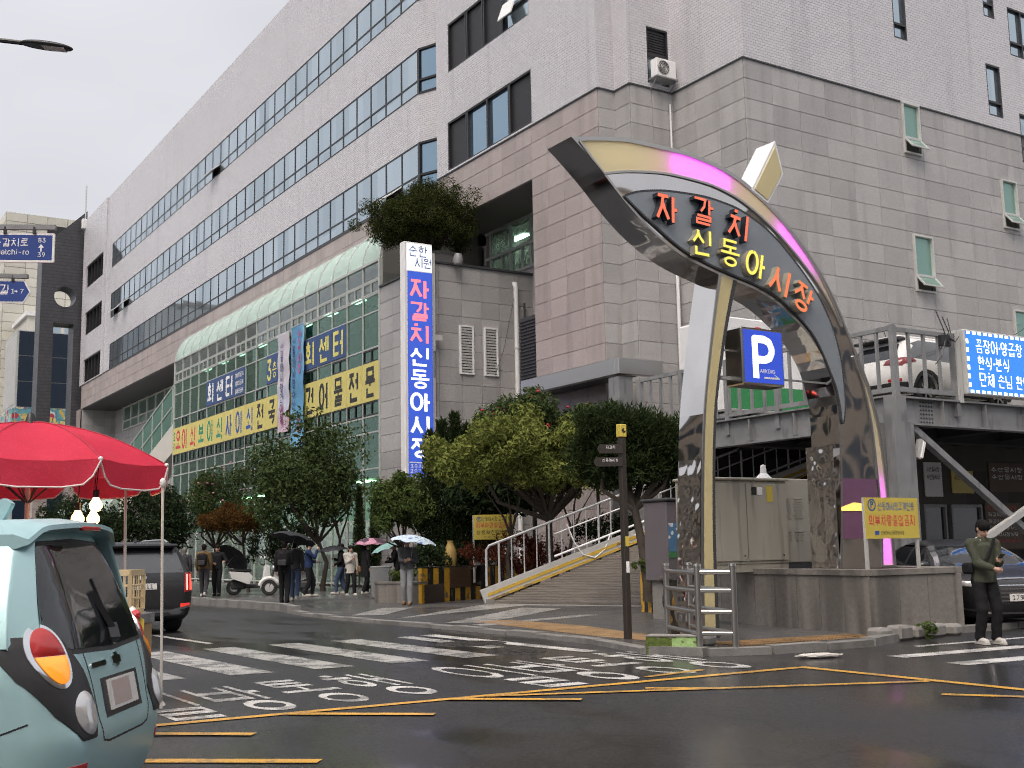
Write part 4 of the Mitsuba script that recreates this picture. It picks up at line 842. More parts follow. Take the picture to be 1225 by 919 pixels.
mat('kerb_yellow', chips((.55, .36, .05)), 0.5)
obj('yellow_stripe', cat(beam(rp(0, .175, .02), rp(10.2, .175, .02), .012, .08), beam(rp(0, .175, -.12), rp(10.2, .175, -.12), .012, .06)), 'kerb_yellow', kb)
obj('foot', box(*(lambda p: (p[0] - .1, p[0] + .1, p[1] - .1, p[1] + .1, .0, .2))(rp(.1, .1))), 'concrete', kb)
mat('rail_paint', (.50, .51, .52), 0.35, 0.2)
obj('handrail', tube([rp(.12, 0, .2), rp(.12, 0, 1.12), rp(.2, 0, 1.2)] + [rp(a, 0, 1.2) for a in np.linspace(.4, 10, 12)], .035, 8), 'rail_paint', kb, smooth=50)
obj('lower_rail', tube([rp(1.9, 0, .85), rp(10, 0, .85)], .022, 6), 'rail_paint', kb)
obj('lower_rail', tube([rp(1.9, 0, .28), rp(10, 0, .28)], .03, 6), 'rail_paint', kb)
for i in range(30): obj('baluster', tube([rp(.45 + .33 * i, 0, .15), rp(.45 + .33 * i, 0, 1.2)], .018 if i % 4 else .03, 6), 'rail_paint', kb)
hz = thing('water_hose', 'white hose looped over the ramp railing', 'hose')
obj('tube', tube([rp(2.2, .05, 1.0), rp(2.3, .15, .5), rp(2.5, .17, .1), rp(2.8, .2, -.1), rp(3.1, .16, .0), rp(3.3, .1, .3)], .022, 6), 'white_paint', hz, smooth=True)
hz = thing('water_hose', 'white hose hanging over the yellow kerb higher up the ramp', 'hose')
obj('tube', tube([rp(3.9, .05, 1.1), rp(4.0, .15, .5), rp(4.1, .18, .15), rp(3.9, .17, .05)], .022, 6), 'white_paint', hz, smooth=True)

# ---- steel parking deck
DZ = 4.45
dk = thing('parking_deck', 'grey steel parking deck on columns with railings beside the market', 'parking deck')
DX, DY = 19.6, 16.0
obj('deck_floor', cat(box(DX + .1, 50, DY + .1, 24.8, DZ - .12, DZ - .02)), 'concrete', dk)
def ibeam(p, q, h=.55, w=.28, t=.03):
    p, q = V(*p), V(*q); z = V(0, 0, h / 2)
    return cat(beam(p, q, t, h - .05), beam(p + z, q + z, w, .035), beam(p - z, q - z, w, .035))
obj('front_girder', ibeam((DX, DY, 4.15), (50, DY, 4.15), .56), 'steel_grey', dk)
obj('side_girder', ibeam((DX, DY, 4.15), (DX, 24.9, 4.15), .62), 'steel_grey', dk)
for x in np.arange(21.0, 36, 1.45): obj('stiffener', box(x - .015, x + .015, DY - .13, DY + .13, 3.9, 4.4), 'steel_grey', dk)
for y in np.arange(17.3, 24.5, 1.45): obj('stiffener', box(DX - .13, DX + .13, y - .015, y + .015, 3.9, 4.4), 'steel_grey', dk)
bolts = [ball((x, DY - .02, z), .022, 1) for x in np.arange(20.38, 20.75, .09) for z in np.arange(3.94, 4.4, .085)]
stuff('bolts', cat(*bolts), 'steel_dark', dk)
for y in (18.5, 21, 23.5): obj('cross_girder', ibeam((DX, y, 4.05), (48, y, 4.05), .4), 'steel_dark', dk)
for x in np.arange(21.8, 46, 2.4): obj('joist', ibeam((x, DY, 4.12), (x, 24.8, 4.12), .3, .15), 'steel_dark', dk)
for (x, y) in ((DX, DY), (28.5, DY), (37, DY), (DX + 6.5, 23.0)):
    obj('column', cat(box(x - .16, x + .16, y - .16, y + .16, 0, 3.9 if (x, y) != (DX, DY) else 4.45), box(x - .3, x + .3, y - .2, y - .17, 0, 3.9), box(x - .3, x + .3, y + .17, y + .2, 0, 3.9)), 'steel_grey', dk)
obj('brace', cat(beam((20.0, DY, 3.85), (24.6, DY, 1.1), .16, .14)), 'steel_grey', dk)
obj('brace', cat(beam((21.3, DY - .1, 1.15), (28.3, DY - .1, 5.0 - 1.0), .12, .14)), 'alu', dk)
def railing(a, b, h0, h1, name, n=None, bars=.42):
    a, b = V(*a), V(*b); L_ = np.linalg.norm(b - a); n = n or max(1, round(L_ / 1.7))
    for i in range(n + 1):
        p = a + (b - a) * i / n; obj('rail_post', beam(p + V(0, 0, -.35), p + V(0, 0, h1 + .06), .12, .12), 'steel_grey', dk)
    obj('rail_top', cat(beam(a + V(0, 0, h1), b + V(0, 0, h1), .09, .09)), 'steel_grey', dk)
    obj('rail_bottom', cat(beam(a + V(0, 0, h0), b + V(0, 0, h0), .08, .10)), 'steel_grey', dk)
    m = int(L_ / bars)
    for i in range(1, m): 
        p = a + (b - a) * i / m; obj('rail_bar', beam(p + V(0, 0, h0), p + V(0, 0, h1), .06, .06), 'steel_grey', dk)
railing((DX, DY - .05, DZ), (DX, 24.4, DZ), .15, 1.45, 'l', 5)
railing((DX, DY - .05, DZ), (21.55, DY - .05, DZ), .15, 1.42, 'f', 1)
railing((25.9, DY - .05, DZ), (36, DY - .05, DZ), .15, 1.42, 'g')
# cable clutter on the railing corner
cl = thing('cable_bundle', 'tangle of black cables and a junction box hung on the deck railing', 'cable')
obj('box', rbox(21.0, 21.3, DY - .22, DY - .1, 5.6, 5.85, .02), 'black_plastic', cl)
for i in range(7):
    a_ = V(21.15, DY - .2, 5.8); e_ = a_ + V(rng.uniform(-.5, .6), rng.uniform(-.05, .05), rng.uniform(-.9, .6))
    obj('cable', tube([a_, (a_ + e_) / 2 + V(rng.uniform(-.1, .1), -.05, -.12), e_], .012, 5), 'black_plastic', cl)
# lit blue advertisement board
ad = thing('blue_sign_board', 'bright blue restaurant sign board with white lettering and a dashed light border on the deck', 'sign')
AX0, AX1, AZ0, AZ1, AYY = 21.75, 25.7, 4.62, 5.98, DY - .25
obj('box', rbox(AX0 - .05, AX1 + .05, AYY, AYY + .22, AZ0 - .04, AZ1 + .04, .02), 'alu', ad)
mat('board_blue', (.02, .16, .55), 0.4)
obj('face', prism(sg.box(AX0, AZ0, AX1, AZ1), (0, AYY - .004, 0), EX, EZ, .004), 'board_blue', ad, emitter=lamp((.008, .045, .16)))
g = []
for i, t in enumerate(('꼼장어·양곱창', '한식·분식', '단체 손님 환영')):
    obj('lettering', words(t, (AX0 + .32 + .03 * i, AYY - .006, AZ1 - .46 - .37 * i), EX, EZ, .30, .004, wide=.80, bold=.06), 'letter_white', ad, emitter=lamp((.26, .26, .27)))
n = 20
for i in range(n):
    x = AX0 + .04 + (AX1 - AX0 - .08) * i / n
    for z in (AZ0, AZ1 - .06): obj('border_lamp', box(x, x + .11, AYY - .012, AYY - .004, z, z + .06), 'letter_white', ad, emitter=lamp((.4, .4, .42)))
for i in range(6):
    z = AZ0 + .12 + 1.16 * i / 6
    for x in (AX0, AX1 - .07): obj('border_lamp', box(x, x + .07, AYY - .012, AYY - .004, z, z + .1), 'letter_white', ad, emitter=lamp((.4, .4, .42)))
obj('post', box(21.55, 21.68, DY - .15, DY, 4.4, 6.0), 'alu', ad)
# shop fronts in the shade under the deck
sh = thing('shop_front', 'dark shop front with posters in the shade under the deck', 'shop')
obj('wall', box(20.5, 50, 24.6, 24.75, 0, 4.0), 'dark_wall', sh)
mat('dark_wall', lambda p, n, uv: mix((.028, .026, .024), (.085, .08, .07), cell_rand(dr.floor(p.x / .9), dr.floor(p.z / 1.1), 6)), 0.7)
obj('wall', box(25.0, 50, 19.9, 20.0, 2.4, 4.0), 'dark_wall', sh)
for (a, b) in ((25.2, 26.1), (26.3, 27.6), (29.6, 30.8)):
    k = obj('door', cat(box(a, a + .07, 19.86, 19.99, .0, 2.4), box(b - .07, b, 19.86, 19.99, .0, 2.4), box(a, b, 19.86, 19.99, 2.33, 2.4), box(a, b, 19.86, 19.99, .0, .1)), 'steel_grey', sh)
    obj('pane', box(a + .07, b - .07, 19.93, 19.94, .1, 2.33), 'sash_dark', k)
mat('sash_dark', (.02, .022, .024), 0.06, 0.1, 0.8)
obj('menu_board', box(27.7, 29.3, 19.85, 19.9, 1.2, 2.45), 'menu_brown', sh)
mat('menu_brown', (.12, .085, .06), 0.6)
for i in range(6): obj('menu_lettering', words('자갈치시장식당', (27.8, 19.846, 2.26 - .18 * i), EX, EZ, .11, .003, wide=1.5), 'letter_red' if i in (0, 5) else 'letter_white', sh)
for i, (x, z, w, h, m) in enumerate(((25.3, 2.6, .7, .9, 'letter_white'), (26.4, 2.7, .9, .6, 'sign_yellow'), (28.0, 2.75, 1.6, .8, 'menu_brown'), (30.0, 2.6, .6, .9, 'letter_blue'), (31.0, 2.7, 1.2, .7, 'letter_red'))):
    k = obj('poster', box(x, x + w, 19.86, 19.89, z, z + h), m, sh)
    obj('lettering', cat(*[words('수산물시장', (x + .08, 19.855, z + h - .25 - .2 * q), EX, EZ, .13, .003, wide=(w - .16) / (.13 * 5.6)) for q in range(int(h / .25) - 1)]), 'letter_black' if m in ('letter_white', 'sign_yellow') else 'letter_white', k)
for i in range(5):
    bx_ = thing('stacked_box', f'cardboard box, {("first", "second", "third", "fourth", "fifth")[i]} from the left before the shop under the deck', 'box')
    obj('carton', rbox(23.0 + .75 * i, 23.6 + .75 * i, 18.9, 19.4, 0, .45 + .2 * (i % 3), .01), 'carton', bx_)
    obj('tape', box(23.27 + .75 * i, 23.33 + .75 * i, 18.893, 18.897, .02, .43 + .2 * (i % 3)), 'plank_tape', bx_)
mat('carton', (.26, .18, .10), .8); mat('plank_tape', (.40, .33, .22), .4)
lp = thing('bulkhead_lamp', 'small lit bulkhead lamp fixed to the deck column', 'lamp')
obj('case', beam((20.05, DY - .1, 3.15), (20.2, DY - .1, 3.55), .12, .1), 'alu', lp)
obj('lens', beam((20.12, DY - .15, 3.16), (20.25, DY - .15, 3.5), .06, .06), 'letter_white', lp, emitter=lamp((1, .85, .45), .6))
# ================================================================ buildings beyond and across the street
fb = thing('gate_tower', 'dark tiled gate like building frame with a round hole beyond the market', 'building')
poly = sg.Polygon([(18.55, 12.9), (18.6, 28.9), (22.3, 32.6), (22.4, 12.9)]).difference(sg.box(19.72, 0, 21.42, 22.1)).difference(sg.Point(20.62, 24.5).buffer(.92, 12))
obj('frame', prism(poly, (0, 106.3, 0), EX, EZ, 2.2), 'dark_tile', fb)
for a, b in ((18.55, 19.72), (21.42, 22.4)):
    for i in range(18):
        for j in range(2 if b - a > 1 else 1):
            w = (b - a) / (2 if b - a > 1 else 1)
            obj('stone_panel', box(a + w * j + .01, a + w * (j + 1) - .01, 106.3, 108.5, 12.88 - .72 * (i + 1) + .012, 12.88 - .72 * i - .012), PK[(i + j) % 3], fb)
cr = thing('tower_block', 'tall cream panelled block rising far behind the dark gate tower', 'building')
obj('wall', box(21.9, 40, 150, 170, 0, 44), 'joint', cr)
CP = [mat(f'cream_panel_{i}', (.55 * s, .54 * s, .47 * s), 0.6) for i, s in enumerate((.92, 1.0, 1.06))]
for i in range(6):
    for j in range(26):
        if (i == 2 and j % 5 == 1): continue
        obj('facade_panel', box(21.9 + 2.4 * i + .03, 21.9 + 2.4 * (i + 1) - .03, 149.9, 150, 44 - 1.15 * (j + 1) + .03, 44 - 1.15 * j - .03), CP[rng.integers(3)], cr)
for i in range(7):
    for j in range(24):
        obj('side_panel', box(21.8, 21.9, 150 + 2.8 * i + .03, 150 + 2.8 * (i + 1) - .03, 44 - 1.25 * (j + 1) + .03, 44 - 1.25 * j - .03), CP[rng.integers(3)], cr)
for j in range(5): obj('window', box(26.75, 29.0, 149.93, 149.97, 44 - 1.15 * (5 * j + 2) + .05, 44 - 1.15 * (5 * j + 1) - .05), 'louver_black', cr)
low_ = thing('annex_building', 'low cream annex with a white cornice above the dark glass shop', 'building')
obj('wall', box(23.2, 32, 140, 149, 0, 29.2), 'cream_paint', low_)
obj('cornice', cat(box(22.9, 32.3, 139.7, 149, 29.2, 29.7)), 'white_paint', low_)
for i in range(4): obj('window', box(24.0 + 1.6 * i, 25.2 + 1.6 * i, 139.95, 139.99, 26.6, 28.4), 'sky_glass', low_)
gs = thing('glass_shop_building', 'dark glass shop building with a colourful painted sign band beyond the market', 'building')
obj('wall', box(20.9, 34, 132.2, 139.5, 0, 26), 'alu_pale', gs)
for i in range(5):
    for j, (z0, z1) in enumerate(((0, 4.2), (4.3, 8.4), (8.5, 13.2), (17.7, 20.4), (20.5, 23.2), (23.3, 25.9))):
        obj('pane', box(21.1 + 1.7 * i, 22.75 + 1.7 * i, 132.1, 132.2, z0, z1), 'night_glass', gs)
mat('night_glass', (.018, .03, .05), 0.06, 0.15, 0.8)
def doodle(p, n, uv):
    a = noise(p.x * 1.5 + p.y * 1.5, p.z * 1.3, 3.0); b_ = noise(p.x * 3.1 + p.y * 3.1, p.z * 2.8, 8.0)
    c = mix((.10, .25, .30), (.16, .42, .44), b_)
    c = mix(c, (.55, .56, .58), smoothstep(.60, .63, a)); c = mix(c, (.55, .40, .10), smoothstep(.68, .7, b_))
    c = mix(c, (.40, .05, .08), smoothstep(.74, .76, noise(p.x * 1.1 + p.y, p.z * 1.2, 15.0)))
    return mix(c, (.03, .04, .08), smoothstep(.03, .0, dr.abs(a - .45)))
mat('doodle', doodle, 0.5)
sb = thing('painted_sign_band', 'colourful painted sign band with large cream characters across the glass shop front', 'sign')
obj('band', cat(box(20.95, 29.6, 131.9, 132.05, 13.3, 17.6)), 'doodle', sb)
obj('side_band', box(20.7, 20.88, 132.2, 139.5, 13.2, 17.6), 'doodle', sb)
mat('letter_cream', (.62, .5, .20), 0.5)
obj('lettering', words('자갈치', (21.4, 131.9, 14.6), EX, EZ, 2.0, .06, bold=.085, step=1.0), 'letter_cream', sb)
for i in range(6): obj('side_pane', box(20.84, 20.9, 132.5 + 1.15 * i, 133.5 + 1.15 * i, 18, 25.5), 'alu', gs)
wn = thing('red_notice_panel', 'red notice panel with white lettering on the market wall beside the sloping gallery', 'sign')
obj('panel', box(24.8, 24.86, 88.0, 92.5, 6.4, 9.2), 'letter_red', wn)
obj('lettering', cat(*[words('수산물시장', (24.79, 92.2, 8.3 - .8 * i), (0, -1, 0), EZ, .6, .01, wide=1.1) for i in range(3)]), 'letter_white', wn)
# the street's other side and the blocks behind the viewer: outside the frame, mirrored by windows, steel and wet asphalt
mat('far_wall', tile_color((.40, .32, .25), (.50, .42, .34), (.25, .20, .16), 0.5, 0.25), 0.6)
mat('far_wall_b', tile_color((.32, .33, .34), (.40, .41, .42), (.2, .2, .2), 0.9, 0.4), 0.6)
mat('far_wall_c', tile_color((.46, .44, .38), (.55, .52, .45), (.3, .3, .28), 1.2, 0.6), 0.6)
def block(x0, x1, y0, y1, h, m, label, fl=3.6, bay=3.0, faces='s'):
    k = thing('city_block', label, 'building')
    obj('wall', box(x0, x1, y0, y1, 0, h), m, k)
    obj('parapet', box(x0 - .2, x1 + .2, y0 - .2, y1 + .2, h, h + .8), 'concrete', k)
    for f in range(1, int(h / fl)):
        z0 = f * fl + .8; z1 = z0 + 1.8
        if 'e' in faces:
            n = int((y1 - y0) / bay)
            for i in range(n): obj('window', box(x1, x1 + .06, y0 + bay * i + .6, y0 + bay * (i + 1) - .6, z0, z1), 'night_glass', k)
        if 'n' in faces:
            n = int((x1 - x0) / bay)
            for i in range(n): obj('window', box(x0 + bay * i + .6, x0 + bay * (i + 1) - .6, y1, y1 + .06, z0, z1), 'night_glass', k)
    return k
block(-40, -14, 222, 290, 50, 'far_wall_b', 'tall grey tower across the street, mirrored in the market ribbon windows', 4, 8, 'e')
block(-32, -10, 20, 75, 11, 'far_wall', 'brown tiled three storey row across the street, outside the view', 3.6, 3.4, 'e')
block(8, 24, -30, -15, 12, 'far_wall', 'brown tiled block across the junction, mirrored in the steel arch', 3.6, 3.3, 'n')
block(25.5, 37, -30, -15.5, 9, 'far_wall_c', 'cream rendered block across the junction, mirrored in the steel arch', 3.0, 2.6, 'n')
block(38, 62, -30, -14, 17, 'far_wall', 'tall brown tiled block across the junction, mirrored in the steel arch', 3.6, 3.3, 'n')
block(-26, 4, -30, -14, 13, 'far_wall_b', 'grey tiled block behind the junction, outside the view', 3.6, 3.3, 'n')
# ================================================================ signs on the market
vs = thing('vertical_sign', 'tall illuminated blue vertical sign with coral and white characters on the corner of the market', 'sign')
VX0, VX1, VZ0, VZ1, VY = 18.50, 19.66, 3.95, 12.5, 36.2
obj('case', rbox(VX0, VX1, VY, VY + .35, VZ0, VZ1, .03), 'white_paint', vs)
obj('blue_face', prism(sg.box(VX0 + .13, VZ0 + .06, VX1 - .03, 11.42), (0, VY - .006, 0), EX, EZ, .006), 'sign_blue', vs, emitter=lamp((.010, .022, .10)))
obj('white_face', prism(sg.box(VX0 + .10, 11.44, VX1 - .03, VZ1 - .05), (0, VY - .006, 0), EX, EZ, .006), 'white_paint', vs, emitter=lamp((.13, .14, .15)))
for t, x, z, s in (('순한', VX0 + .17, 11.98, .40), ('시원', VX0 + .42, 11.58, .36)): obj('lettering', words(t, (x, VY - .01, z), EX, EZ, s, .004, bold=.045, step=1.05, wide=.95), 'letter_blue', vs)
mat('letter_coral', (.75, .15, .18), 0.4)
for i, c in enumerate('자갈치신동아시장'):
    col = (.30, .055, .07) if i < 3 else (.27, .27, .28)
    obj('character', words(c, (VX0 + .21, VY - .012, 10.46 - .82 * i - (0 if i < 3 else .0)), EX, EZ, .66, .005, wide=1.2, bold=.075), 'letter_coral' if i < 3 else 'letter_white', vs, emitter=lamp(col))
obj('divider', prism(sg.box(VX0 + .16, 4.50 + .02, VX1 - .06, 4.56), (0, VY - .012, 0), EX, EZ, .005), 'letter_white', vs)
for i, t in enumerate(('3층회센터', '2층건어물', '1층어패류')): obj('lettering', words(t, (VX0 + .2, VY - .012, 4.34 - .17 * i), EX, EZ, .14, .004, wide=1.15, bold=.06), 'letter_white', vs)
obj('bracket', cat(box(VX1, VX1 + .12, VY + .05, VY + .3, 8.6, 12.2), box(VX1, VX1 + .1, VY + .05, VY + .3, 4.6, 7.6), box(VX1, 20.1, VY + .1, VY + .25, 9, 9.2), box(VX1, 20.1, VY + .1, VY + .25, 6, 6.2)), 'alu', vs)
# window banners: each printed sheet fills one bay of the curtain wall
EYm = (0, -1, 0); BX = 19.93
bn = thing('yellow_banner', 'long yellow banner with coloured characters across the green glass front', 'banner')
row = {0: ('문', 'letter_black'), 1: ('전', 'letter_black'), 2: ('물', 'letter_black'), 3: ('어', 'letter_black'), 4: ('건', 'letter_black'), 7: ('국', 'letter_black'), 8: ('전', 'letter_black'), 9: ('소!', 'letter_blue'), 10: ('이', 'letter_blue'), 11: ('사', 'letter_blue'), 12: ('소!', 'letter_green'), 13: ('이', 'letter_green'), 14: ('보', 'letter_green'), 15: ('소!', 'letter_red'), 16: ('이', 'letter_red'), 17: ('오', 'letter_red')}
for i in range(18):
    y1, y0 = GY[i + 1] - .01, GY[i] + .01
    k = obj('sheet', box(BX, BX + .012, y0, y1, 7.46, 9.03), 'banner_yellow', bn)
    if i in row:
        t, m = row[i]; w = .82 if len(t) == 1 else .62
        obj('character', words(t, (BX - .003, y1 - (.28 if i != 17 else .62), 7.66), EYm, EZ, 1.16, .006, wide=w, bold=.075 if m != 'letter_black' else .085), m, k)
    if i == 17: obj('character', cat(words('2', (BX - .003, y1 - .14, 8.3), EYm, EZ, .5, .006), words('층', (BX - .003, y1 - .12, 7.7), EYm, EZ, .42, .006, wide=.9)), 'letter_green', k)
def window_sign(chars, bays, m, label):
    k = thing('window_sign', label, 'sign')
    for c, i in zip(chars, bays):
        y1, y0 = GY[i + 1] - .02, GY[i] + .02
        s = obj('sheet', box(BX, BX + .012, y0, y1, 9.66, 11.05), 'banner_blue', k)
        if c == '*': obj('small_print', cat(*[words('활어모듬회', (BX - .003, y1 - .12, 10.6 - .42 * q), EYm, EZ, .25, .006, wide=.9) for q in range(3)]), m, s)
        elif c == '3': obj('character', cat(words('3', (BX - .003, y1 - .12, 9.85), EYm, EZ, 1.05, .006, wide=.72), words('층', (BX - .003, y1 - .78, 9.9), EYm, EZ, .75, .006, wide=.8, bold=.06)), m, s)
        else: obj('character', words(c, (BX - .003, y1 - .22, 9.8), EYm, EZ, 1.08, .006, wide=.98, bold=.08), m, s)
mat('letter_yellow', (.68, .62, .16), 0.5)
window_sign('터센회', (2, 3, 4), 'letter_yellow', 'blue window sign with big yellow characters near the right end of the glass front')
window_sign('3', (7,), 'letter_yellow', 'blue window sheet with a yellow floor number left of the hanging banners')
window_sign('*터센회', (10, 11, 12, 13), 'letter_white', 'blue window sign with big white characters in the left half of the glass front')
def hang(y0, y1, z0, z1, m, label, text):
    k = thing('hanging_banner', label, 'banner')
    n = 14; v = np.array([[19.78 + .03 * math.sin(i * 1.7 + y0), y, z0 + (z1 - z0) * i / n] for i in range(n + 1) for y in (y0, y1)]); v[0, 2] -= .05
    f = np.array([[2 * i, 2 * i + 1, 2 * i + 3, 2 * i + 2] for i in range(n)]); b_ = v + [.015, 0, 0]
    obj('cloth', cat((v, f), (b_, f[:, ::-1])), m, k, smooth=True)
    obj('rod', tube([(19.78, y0 - .08, z1), (19.78, y1 + .08, z1)], .025, 6), 'alu', k)
    for (t, y, z, s, mm) in text: obj('lettering', words(t, (19.735, y, z), EYm, EZ, s, .004, wide=.95, vertical=True, bold=.06, step=1.15), mm, k)
def wash(a, b, c):
    return lambda p, n, uv: mix(mix(a, b, smoothstep(8.6, 7.6, p.z + .5 * noise(p.y * 2, p.z, 1.0))), c, smoothstep(.5, .75, noise(p.y * 1.4, p.z * .8, 4.0)))
mat('banner_white', wash((.52, .50, .56), (.56, .42, .50), (.48, .50, .62)), 0.6)
mat('banner_sky', wash((.10, .28, .48), (.12, .34, .52), (.22, .44, .62)), 0.6)
mat('letter_navy', (.04, .05, .16), 0.5); mat('letter_pink', (.55, .08, .22), 0.5)
hang(50.45, 51.9, 7.1, 11.75, 'banner_white', 'long white and pink cloth banner hanging on the glass front', [('신동아시장건어물', 51.5, 10.9, .42, 'letter_navy'), ('수산물', 51.4, 7.95 + .9, .5, 'letter_pink')][:1] + [('신동', 51.45, 7.9, .42, 'letter_pink')])
hang(48.7, 50.2, 6.3, 11.85, 'banner_sky', 'long sky blue cloth banner hanging right of the white banner', [('신동아시장수산', 50.0, 10.9, .42, 'letter_navy'), ('전국시장', 49.35, 11.1, .44, 'letter_pink'), ('전문', 49.35, 7.2, .44, 'letter_red')])
# ---- fittings on the walls
def ac_unit(o, rot, label):
    k = thing('air_conditioner', label, 'air conditioner'); o = V(*o)
    def pl_(m): return place(m, o, rot)
    obj('case', pl_(rbox(-.42, .42, -.16, .16, 0, .62, .025)), 'white_paint', k)
    ring = [tube([(-.12 + r * math.cos(a), -.17, .31 + r * math.sin(a)) for a in np.linspace(0, 2 * np.pi, 25)], .007, 4, False) for r in (.06, .12, .18, .24)]
    stuff('grille', pl_(cat(*ring, *[beam((-.12 + .03 * math.cos(a), -.17, .31 + .03 * math.sin(a)), (-.12 + .25 * math.cos(a), -.17, .31 + .25 * math.sin(a)), .008, .008) for a in np.arange(0, 6.28, .52)])), 'alu', k)
    obj('fan_opening', pl_(prism(sg.Point(-.12, .31).buffer(.25), (0, -.163, 0), EX, EZ, .004)), 'louver_black', k)
    obj('tray', pl_(cat(box(-.46, .46, -.2, .3, -.05, -.01), beam((-.4, -.15, -.04), (-.4, .25, -.4), .03, .03), beam((.4, -.15, -.04), (.4, .25, -.4), .03, .03))), 'steel_grey', k)
ac_unit((23.98, 28.05, 16.75), 0, 'white air conditioner on a tray below the high tower window')
ac_unit((22.7, 33.0, 6.4), 0, 'white air conditioner beside the downpipe behind the red camellia')
dp = thing('downpipe', 'white downpipe in the corner of the tower and the low block', 'pipe')
obj('pipe', tube([(23.42, 36.5, 11.4), (23.42, 36.48, 0)], .09, 10), 'white_paint', dp, smooth=50)
obj('elbow', tube([(23.42, 36.75, 11.55), (23.42, 36.52, 11.5), (23.42, 36.5, 11.35)], .095, 10), 'white_paint', dp, smooth=50)
obj('thin_pipe', tube([(23.8, 36.5, 10.8), (23.8, 36.5, 5)], .04, 8), 'steel_dark', dp)
for z in (3, 6, 9): obj('clip', lathe([(.1, -.03), (.12, -.03), (.12, .03), (.1, .03)], 10, (23.42, 36.5, z)), 'alu', dp)
d2 = thing('downpipe', 'thin white downpipe on the tower wall left of the arch leg', 'pipe')
obj('pipe', tube([(24.35, 28.2, 10.5), (24.35, 28.2, 3)], .06, 8), 'white_paint', d2, smooth=50)
obj('upper_pipe', tube([(24.35, 28.22, 16), (24.35, 28.22, 10.5)], .035, 8), 'white_paint', d2, smooth=50)
fl = thing('floodlight', 'grey floodlight fixed to the parapet right of the blue vertical sign', 'lamp')
obj('head', lathe([(0, -.18), (.16, -.18), (.2, .0), (.13, .22), (0, .24)], 14, (20.78, 36.3, 12.1)), 'steel_grey', fl, smooth=40)
obj('arm', beam((20.78, 36.3, 12.25), (20.78, 36.7, 12.1), .05, .05), 'steel_grey', fl)
fl = thing('floodlight', 'small lit wall lamp left of the lower end of the vertical sign', 'lamp')
obj('arm', beam((20.0, 38.0, 6.0), (19.75, 38.0, 6.05), .03, .03), 'alu', fl)
obj('head', rbox(19.6, 19.8, 37.85, 38.15, 5.9, 6.0, .02), 'white_paint', fl, emitter=lamp((1, .95, .8), .7))
aw = thing('entrance_awning', 'brushed steel entrance awning on the pink tower wall', 'awning')
obj('fascia', cat(rbox(20.9, 21.1, 27.2, 32.4, 6.55, 7.05, .02), rbox(20.9, 22.6, 27.0, 27.2, 6.55, 7.05, .02)), 'brushed', aw)
obj('top', box(21.1, 22.0, 27.2, 32.4, 6.9, 6.97), 'steel_grey', aw)
obj('soffit', box(21.1, 22.0, 27.2, 32.4, 6.6, 6.65), 'steel_dark', aw)
obj('return_post', cat(rbox(20.95, 21.5, 27.1, 27.6, 0, 6.5, .02)), 'steel_grey', aw)
ca = thing('wall_cable', 'thin black cable slanting across the low block', 'cable')
obj('cable', tube([(22.4, 36.45, 7.9), (22.8, 36.45, 8.9), (23.3, 36.45, 10.9)], .012, 5), 'black_plastic', ca)
for i, (p, q) in enumerate((((21.2, 15.9, 5.9), (38.0, 24.8, 9.2)), ((21.3, 15.9, 5.8), (30.5, 24.8, 6.6)))):
    wr = thing('overhead_wire', ('thin black wire running from the deck railing to the tower wall at right', 'thin black wire from the deck railing to the tower wall behind the white crossover')[i], 'wire')
    P_0, P_1 = V(*p), V(*q); obj('wire', tube([P_0 + (P_1 - P_0) * t - V(0, 0, 1.6 * t * (1 - t)) for t in np.linspace(0, 1, 14)], .012, 5), 'black_plastic', wr)
an = thing('antenna', 'thin lightning rod with a lamp at the far roof corner', 'antenna')
obj('rod', tube([(21.9, 105.2, 31), (21.9, 105.2, 34.6)], .06, 6), 'alu', an)
obj('lamp', rbox(21.6, 22.0, 105.0, 105.4, 30.6, 31.5, .05), 'white_paint', an)
ph = obj('roof_house', prism(sg.Polygon([(98, 31.3), (105.4, 31.3), (103.5, 32.6), (98, 32.6)]), (26, 0, 0), (0, 1, 0), (0, 0, 1), -3), 'white_tile', mk)
# ---- street signs and lamp at upper left
rs = thing('road_sign', 'blue road name sign with a street number arrow hanging from a grey bar', 'sign')
rx = V(.85, -.5, -.02); rx = rx / np.linalg.norm(rx)
o = V(2.27, 12.39, 4.47) - rx * 1.6
mat('road_sign_blue', (.02, .05, .22), 0.35)
obj('plate', prism(sg.box(0, 0, 1.6, .29).buffer(.01), o, rx, EZ, .02), 'white_paint', rs)
obj('face', prism(sg.box(.012, .012, 1.588, .278), o + np.cross(rx, EZ) * .002, rx, EZ, .002), 'road_sign_blue', rs)
nn2 = np.cross(rx, EZ)
obj('lettering', words('자갈치로', o + rx * .98 + V(0, 0, .155) + nn2 * .003, rx, EZ, .085, .002, step=1.1), 'letter_white', rs)
def text_line(t, o, ex, h): 
    m = meshkit.text_mesh(t, h); v = np.asarray(m.vertices); return V(*o) + v[:, :1] * V(*ex) + v[:, 1:2] * V(0, 0, 1) + v[:, 2:] * np.cross(ex, EZ), np.asarray(m.faces)
for t, x, z, h in (('galchi-ro', 1.02, .07, .055), ('83', 1.44, .20, .048), ('39', 1.44, .045, .048)): obj('lettering', text_line(t, o + rx * x + V(0, 0, z) + nn2 * .003, rx, h), 'letter_white', rs)
ax = 1.475
obj('arrow', prism(sg.LineString([(ax, .11), (ax, .17)]).buffer(.008).union(sg.Polygon([(ax - .03, .145), (ax, .18), (ax + .03, .145), (ax + .018, .14), (ax, .16), (ax - .018, .14)])), o + nn2 * .005, rx, EZ, .002), 'letter_white', rs)
